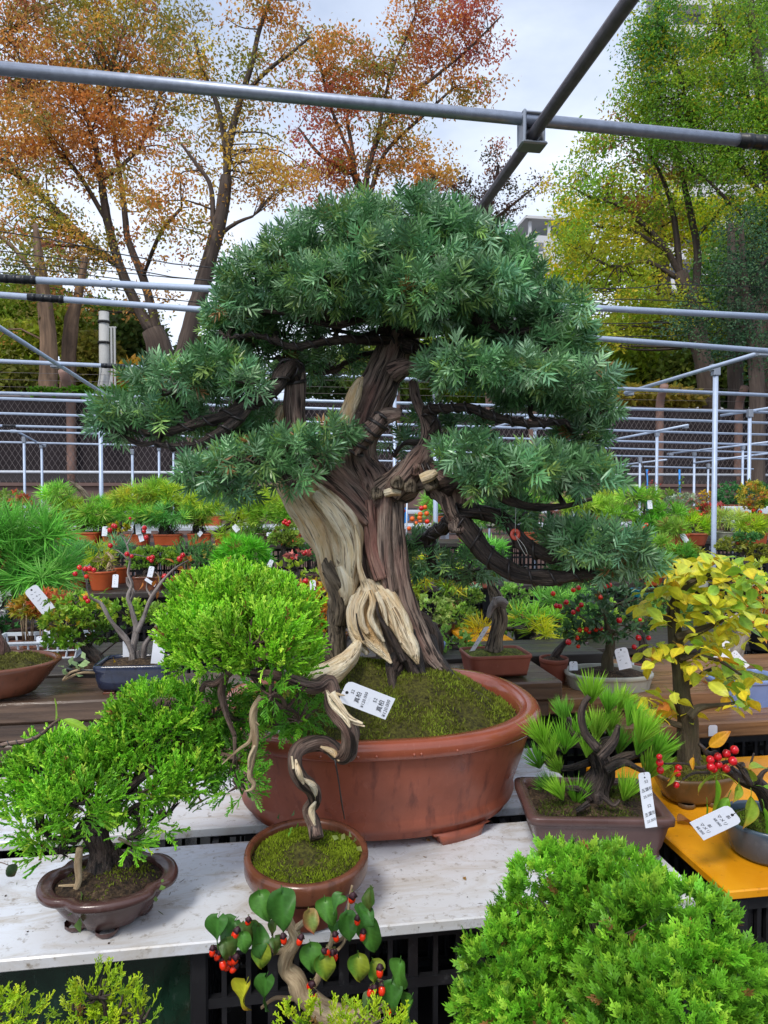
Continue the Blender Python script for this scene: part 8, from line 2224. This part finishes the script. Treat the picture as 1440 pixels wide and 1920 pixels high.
plant('airy shrub with tiny pale green leaves behind the blue tub', 825, 1200, 2.4, ('round', 60, 36, M_DARKCLAY), [('small', 810, 1150, 44, 34, C(146, 176, 84), [C(120, 156, 60), C(176, 196, 110)], .8, .9), ('small', 860, 1160, 40, 30, C(120, 156, 60), None, .7, .9), ('oval', 870, 1200, 34, 26, C(130, 180, 70), [C(160, 200, 80)], .5, .9)], None)
plant('dark clipped shrub with fine twigs above the red-brown pot', 880, 1180, 2.65, ('rect', 60, 24, M_TEALGLAZE), [('small', 865, 1120, 44, 20, C(96, 130, 50), [C(130, 156, 56)], 1., .85), ('small', 850, 1140, 36, 14, C(110, 146, 54), None, .9, .85)], None, row='M')
plant('cabbage-like pale leaved plant below the lowest yew branch', 845, 1130, 2.95, ('round', 50, 26, M_BLACKPLASTIC), [('oval', 855, 1100, 40, 10, C(150, 186, 150), [C(110, 160, 110)], .5, 1.2)], None)
plant('yellow and green spiky tufts behind the red-brown pot, with pink bloom beside', 985, 1200, 2.3, ('round', 50, 26, M_BLACKPLASTIC), [('pine', 1000, 1165, 44, 24, C(126, 180, 56), [C(216, 200, 50), C(100, 160, 60)], .6, 1.1), ('pine', 900, 1185, 24, 18, C(216, 200, 40), None, .5, 1.0)], None)
plant('yellow-tipped young pine beside the small terracotta pot', 1010, 1215, 2.2, ('round', 34, 20, M_BLACKPLASTIC), [('pine', 1012, 1185, 22, 16, C(196, 200, 40), [C(140, 180, 50)], .6, 1.0)], None)
q = P(974, 1150, 2.5)
fw = thing('pink_flower', 'single bright pink flower behind the red-brown pot', 'flower', q)
g_ = np.random.default_rng(44); mb = MB(); scatter(mb, small_leaf(.9, .15, .3), np.tile(q, (16, 1)) + g_.normal(0, .004, (16, 3)), g_.normal(0, .6, (16, 3)) - FH * .6 + UP * .2, .018, np.ones((16, 3)), None); mb.build('petals', M_PINK, fw)
mb = MB(); tube(mb, [q, P(976, 1180, 2.5), P(978, 1215, 2.5)], .0016, 5, 5); mb.build('stem', M_STEM, fw)
q = P(800, 1228, 1.95)
tubb = thing('blue_tub', 'shallow pale blue round tub half hidden behind the trunk root', 'tub', q)
pot_part(tubb, 'basin', q, 36 * 1.95 / F, 34 * 1.95 / F, .036, M_BLUEGLAZE, rim=.006, taper=.75, seg=40)
mb = MB(); moss_dome(mb, q + UP * .026, 30 * 1.95 / F, 30 * 1.95 / F, .008, seed=2); mb.build('grit', M_STONE, tubb)
slab('low_box', (q[0] - .12, q[1] - .05, q[2] - .10), (q[0] + .5, q[1] + .16, q[2] - .001), M_SHELF, 'dark box under the pale blue tub behind the big pot', 'box')
slab('orange_board', (P(880, 1190, 2.15)[0], P(880, 1190, 2.15)[1], P(880, 1207, 2.15)[2] - .012), (P(975, 1190, 2.15)[0], P(975, 1190, 2.15)[1] + .3, P(880, 1207, 2.15)[2]), M_ORANGEPLY, 'small orange board seen behind the curved trunk in the red-brown pot', 'board')
plant('small terracotta pot with a dark slanting stem beside the timber end', 1038, 1284, 1.90, ('round', 54, 52, M_PINKCLAY), [('oval', 1060, 1180, 20, 18, C(80, 120, 56), None, .25)], [(1035, 1235, 6), (1045, 1222, 8), (1060, 1205, 5), (1075, 1185, 3)], [(1075, 1240, 15, 16, 0)])
plant('dark glossy shrub with red berries in an oval grey-white pot', 1140, 1318, 1.86, ('oval', 164, 62, M_GREYGLAZE), [('oval', 1110, 1150, 50, 40, C(62, 96, 62), [C(80, 112, 76), C(96, 120, 96), C(52, 84, 50)], .55, .8), ('oval', 1160, 1120, 48, 40, C(64, 98, 64), [C(90, 120, 90), C(52, 84, 50)], .55, .8), ('oval', 1150, 1180, 55, 34, C(58, 92, 56), [C(86, 116, 84)], .55, .8), ('oval', 1090, 1190, 34, 26, C(60, 94, 58), None, .5, .8), ('oval', 1195, 1170, 28, 30, C(62, 96, 60), None, .5, .8)],
      [(1140, 1268, 12), (1140, 1240, 10), (1143, 1210, 8), (1140, 1180, 6), (1135, 1150, 4)], [(1163, 1215, 24, 38, 12)], [(1087, 1181, 5, O_), (1099, 1180, 5, O_), (1104, 1184, 5, R_), (1117, 1180, 5, O_), (1126, 1178, 5, R_), (1082, 1196, 5, O_), (1066, 1204, 6, R_), (1084, 1212, 4, O_), (1075, 1148, 5, R_), (1084, 1142, 5, R_), (1090, 1134, 5, R_), (1062, 1129, 5, R_), (1037, 1113, 5, O_), (1043, 1136, 5, R_), (1050, 1137, 5, R_), (1075, 1106, 5, O_), (1085, 1102, 5, R_), (1122, 1091, 5, R_), (1126, 1120, 5, O_), (1136, 1100, 5, R_), (1143, 1097, 5, R_), (1161, 1163, 6, R_), (1197, 1196, 6, R_), (1216, 1196, 5, R_), (1189, 1213, 5, R_), (1200, 1162, 4, O_)], bark=M_OLIVEBARK)
plant('terracotta pot with a numbered white tag behind the hornbeam', 1193, 1288, 2.05, ('round', 50, 50, M_PINKCLAY), [('small', 1210, 1150, 40, 50, C(110, 150, 56), [C(80, 130, 50)], .4)], None, [(1184, 1240, 9, 10, 0)])
plant('broad pale blue oval pot with moss and a pale spotted trunk', 1392, 1324, 1.86, ('oval', 138, 60, M_BLUEGLAZE), [('oval', 1425, 1080, 60, 34, C(166, 186, 50), [C(196, 186, 50), C(130, 170, 60)], .5, 1.0), ('star', 1430, 1165, 26, 44, C(216, 150, 50), [C(206, 120, 50)], .6, 1.0)], [(1385, 1265, 13), (1378, 1235, 13), (1390, 1205, 12), (1392, 1180, 12), (1375, 1160, 10), (1362, 1168, 8)], [(1352, 1185, 30, 46, -4), (1374, 1222, 12, 36, 40)], bark=M_PALEBARK, soil=M_MOSS)
plant('mass of orange leaves behind the hornbeam at the right edge', 1430, 1215, 2.3, ('round', 60, 34, M_BLACKPLASTIC), [('star', 1430, 1130, 36, 40, C(206, 140, 50), [C(220, 160, 60), C(190, 110, 50)], .9, 1.)], None)
plant('turquoise rectangular pot with a spreading dark green crown under the right yew pad', 1212, 1100, 3.7, ('rect', 52, 14, M_TEALGLAZE), [('small', 1210, 1068, 40, 16, C(90, 126, 54), [C(120, 150, 60)], 1.0)], None, row='B')
for k, (px, col, lab) in enumerate(((1075, C(96, 146, 70), 'bushy green conifer low behind the red berry shrub'), (1110, C(120, 160, 56), 'fresh green shrub between the terracotta pot and the berry shrub'), (1250, C(86, 130, 60), 'soft green pine showing through the hornbeam leaves'))):
    plant(lab, px, 1230, 2.55 + .2 * k, ('round', 56, 30, M_DARKCLAY), [('pine' if k != 1 else 'oval', px, 1150 - 20 * (k == 0), 50, 40, col, None, .7, 1.0), ('small', px - 20, 1190, 40, 24, C(126, 170, 60), None, .6, .9)], None)
# ---- right back rows
plant('orange fruited branch left of the white post, behind the right limb', 795, 1024, 4.9, ('round', 40, 24, M_DARKCLAY), [('oval', 795, 985, 30, 34, C(110, 140, 56), None, .2)], None, (), [(790, 953, 5, R_), (797, 951, 4.5, Pm), (788, 964, 5, Pm), (800, 963, 5, Pm), (787, 971, 5, Pm), (788, 977, 4, Pm), (773, 973, 5, Pm), (801, 978, 5, O_), (780, 981, 4, Pm), (767, 991, 4.5, Pm), (747, 964, 4, R_), (752, 960, 4, R_), (757, 958, 4, R_), (749, 967, 4, R_)], row='A')
fl = thing('blue_banner', 'small blue banner on a white stick seen beside the trunk', 'banner', P(758, 1000, 5.2))
mb = MB(); a_, b_, c_, e_ = P(748, 958, 5.2), P(763, 950, 5.2), P(767, 975, 5.2), P(757, 983, 5.2)
mb.add([a_, b_, c_, e_, a_ + FH * .004, b_ + FH * .004, c_ + FH * .004, e_ + FH * .004], np.array([[0, 3, 2, 1], [4, 5, 6, 7], [0, 1, 5, 4], [1, 2, 6, 5], [2, 3, 7, 6], [3, 0, 4, 7]])); mb.build('cloth', M_BLUEPLASTIC, fl, smooth=False)
mb = MB(); tube(mb, [P(763, 935, 5.2), P(762, 1030, 5.2)], .006, 6, 2); mb.build('stick', M_WHITEPLASTIC, fl)
NR = [('pale pine right of the white post, behind the yew limb', 880, 1005, 5.2, [('pine', 880, 968, 36, 24, C(110, 170, 76), PG2)]),
      ('blue-green pine with thick coiled roots behind the red disc', 985, 1006, 5.0, [('pine', 975, 945, 40, 18, C(110, 160, 96), PG2), ('pine', 1000, 930, 40, 14, C(100, 156, 70), None), ('pine', 965, 965, 30, 14, C(116, 166, 100), None)]),
      ('small reddish leaved shrub behind the red disc', 1040, 1003, 5.3, [('small', 1050, 955, 30, 10, C(170, 110, 110), [C(200, 150, 140)]), ('oval', 1000, 915, 20, 10, C(196, 110, 80), None, .4)]),
      ('yellow-green pine above the lower right yew pad', 1085, 1000, 5.1, [('pine', 1085, 945, 36, 22, C(150, 186, 60), PG2), ('pine', 1140, 950, 24, 14, C(130, 170, 60), None)]),
      ('three-tiered cloud pine with a hanging white tag', 1195, 1006, 4.9, [('pine', 1185, 932, 26, 16, C(116, 170, 50), PG2), ('pine', 1215, 930, 18, 12, C(120, 170, 50), PG2), ('pine', 1165, 965, 34, 12, C(120, 170, 54), None), ('pine', 1250, 962, 30, 12, C(110, 166, 50), None), ('pine', 1225, 985, 34, 18, C(90, 166, 40), None)]),
      ('orange pot with a grassy pine and a slanting white tag', 1262, 1026, 4.75, [('pine', 1262, 990, 26, 14, C(120, 160, 60), None), ('oval', 1250, 1000, 16, 12, C(206, 170, 70), None, .3)]),
      ('bright lime round pine right of the slanting white tag', 1302, 1012, 4.85, [('pine', 1300, 985, 28, 18, C(166, 206, 36), [C(140, 190, 40)])]),
      ('silvery round shrub with white speckled leaves', 1282, 990, 5.6, [('small', 1280, 950, 44, 24, C(140, 156, 124), [C(190, 196, 180), C(100, 124, 84), C(170, 120, 110)])]),
      ('red-leaved shrub with berries behind the nearest white post', 1330, 1000, 5.4, [('oval', 1345, 955, 24, 12, C(206, 60, 70), [C(226, 110, 110)], .6), ('small', 1320, 960, 26, 20, C(150, 146, 70), [C(200, 80, 60)], .7), ('oval', 1325, 930, 12, 14, C(216, 180, 50), None, .5)]),
      ('grassy plant in a terracotta pot right of the white post', 1365, 1000, 5.0, [('pine', 1366, 972, 26, 14, C(150, 180, 70), [C(190, 200, 110)])]),
      ('yellow-green round pine in a pale pot near the right edge', 1408, 1006, 4.9, [('pine', 1410, 985, 30, 18, C(176, 200, 46), [C(150, 186, 50)])]),
      ('tall shrub with yellow leaves and orange berries at the right edge', 1410, 985, 5.6, [('small', 1410, 935, 26, 34, C(176, 166, 56), [C(206, 140, 60), C(130, 150, 50)]), ('small', 1440, 945, 16, 10, C(110, 170, 60), None)]),
      ('dark leafy bush behind the white buckets', 1372, 968, 6.2, [('oval', 1370, 930, 30, 26, C(60, 116, 60), None), ('oval', 1420, 920, 30, 16, C(70, 120, 66), None)]),
      ('mossy cloud pine with a pale trunk near the right edge', 1385, 1045, 4.2, [('small', 1372, 1022, 30, 14, C(126, 136, 50), None, 1.2), ('small', 1400, 1008, 30, 10, C(70, 120, 60), None, 1.2), ('small', 1425, 1035, 24, 16, C(126, 130, 44), None, 1.2)]),
      ('bushy olive green cushion behind the hornbeam crown', 1300, 1050, 4.1, [('small', 1290, 1035, 30, 14, C(136, 146, 50), None), ('pine', 1280, 1040, 20, 16, C(100, 160, 60), None)]),
      ('low grassy pine below the slanting white tag', 1220, 1060, 4.2, [('pine', 1240, 1030, 30, 18, C(120, 160, 60), None)]),
      ('green pine to the right of the terracotta twig pot', 1110, 1075, 4.2, [('pine', 1110, 1040, 36, 22, C(110, 156, 64), None)]),
      ('pine partly hidden behind the hanging yew branches', 905, 1075, 4.1, [('pine', 905, 1035, 40, 22, C(100, 170, 64), None)])]
for k, (lab, px, py, d_, fol) in enumerate(NR):
    tags = {0: [(868, 990, 8, 10, 0)], 1: [(956, 985, 10, 14, 0), (1058, 982, 10, 14, -10)], 4: [(1218, 938, 9, 16, 0)], 5: [(1278, 1001, 10, 18, 30)]}.get(k, [])
    ber = {8: [(1336, 950, 4, R_), (1344, 948, 4, R_), (1350, 958, 4, R_), (1315, 966, 4, O_), (1320, 962, 4, R_)], 11: [(1405, 945, 4, Pm), (1412, 957, 4, O_), (1400, 962, 4, Pm), (1425, 960, 4, O_)], 5: [(1208, 990, 4, O_), (1212, 984, 4, O_)]}.get(k, [])
    plant(lab, px, py, d_, ('rect' if k % 3 else 'round', 50, 22, [TO, TD, M_PINKCLAY, M_DARKCLAY, M_GREYGLAZE][k % 5]), fol, None, tags, ber, row='A' if 4.7 < d_ < 5.35 else ('B' if d_ < 4.4 else None), roots=k in (1,))
for k, px in enumerate((1368, 1398, 1436)):
    q = P(px, 985, 6.0); th = thing('white_bucket', ['left', 'middle', 'right'][k] + ' of three white plastic buckets in the back row at right', 'bucket', q, 'white buckets in the back row')
    pot_part(th, 'body', q, 15 * 6 / F, 15 * 6 / F, .16, M_WHITEPLASTIC, rim=.012, taper=.82, seg=28)
rd = thing('berry_shoot', 'tall bare shoot with small red leaves tied to a blue cane', 'plant', P(1206, 960, 5.6))
mb = MB(); tube(mb, [P(1206, 970, 5.6), P(1212, 905, 5.6), P(1208, 880, 5.6), P(1202, 868, 5.6)], .006, 6, 12); mb.build('stem', M_DARKBARK, rd)
mb = MB(); g_ = np.random.default_rng(88); pp_ = np.array([P(a, b, 5.58) for a, b in ((1215, 886), (1220, 905), (1230, 907), (1212, 913), (1238, 908), (1222, 902))]); scatter(mb, STAR[0], pp_, g_.normal(0, 1, (6, 3)), 1.0, vary(C(190, 70, 60), 6)); mb.build('leaves', M_LEAF, rd)
mb = MB(); tube(mb, [P(1214, 965, 5.6), P(1213, 880, 5.6)], .008, 6, 2); mb.build('cane', M_BLUEPLASTIC, rd)
rd = thing('young_whip', 'young leafy whip tied to a blue cane in front of the fence', 'plant', P(1275, 960, 6.0))
mb = MB(); tube(mb, [P(1275, 965, 6.), P(1274, 880, 6.)], .008, 6, 2); mb.build('cane', M_BLUEPLASTIC, rd)
mb = MB(); pp_ = np.array([P(1275 + g_.normal(0, 5), 895 + k * 5, 5.98) for k in range(8)]); scatter(mb, OVAL[0], pp_, g_.normal(0, 1, (8, 3)), 1.0, vary(C(120, 150, 70), 8)); mb.build('leaves', M_LEAF, rd)
# farthest rows between the framework posts
FR = [(18, 'low green bush at the far left below the dark band'), (215, 'small shrub with orange leaves behind the back row at left'), (395, 'pale pine in the farthest row behind the leaning pine'), (455, 'grey-green pine in the farthest row, second from the trunk'), (560, 'bright pine in the farthest row close to the bleached trunk'), (640, 'dark pine in the farthest row hidden by the trunk'), (830, 'feathery pine right of the white post in the farthest row'), (930, 'soft green pine above the coiled root pine'), (1130, 'yellowish pine in the farthest row above the lowest yew pad'), (1245, 'low shrub in the farthest row left of the blue cane')]
for k, (px, lab) in enumerate(FR):
    cl = [C(120, 150, 60), C(150, 140, 60), C(140, 176, 66), C(120, 150, 90), C(150, 190, 50), C(90, 140, 60), C(120, 176, 70), C(104, 156, 90), C(160, 180, 60), C(120, 150, 60)][k]
    plant(lab, px, 975, 6.0, ('rect', 44, 18, [TD, M_DARKCLAY, TO, M_GREYGLAZE][k % 4]), [('pine' if k not in (0, 1, 9) else 'small', px + 4, 938, 34, 20, cl, None, .8, 1.1), ('pine' if k not in (0, 1, 9) else 'small', px - 14, 955, 28, 12, cl, None, .8, 1.1)], None, row='A2')
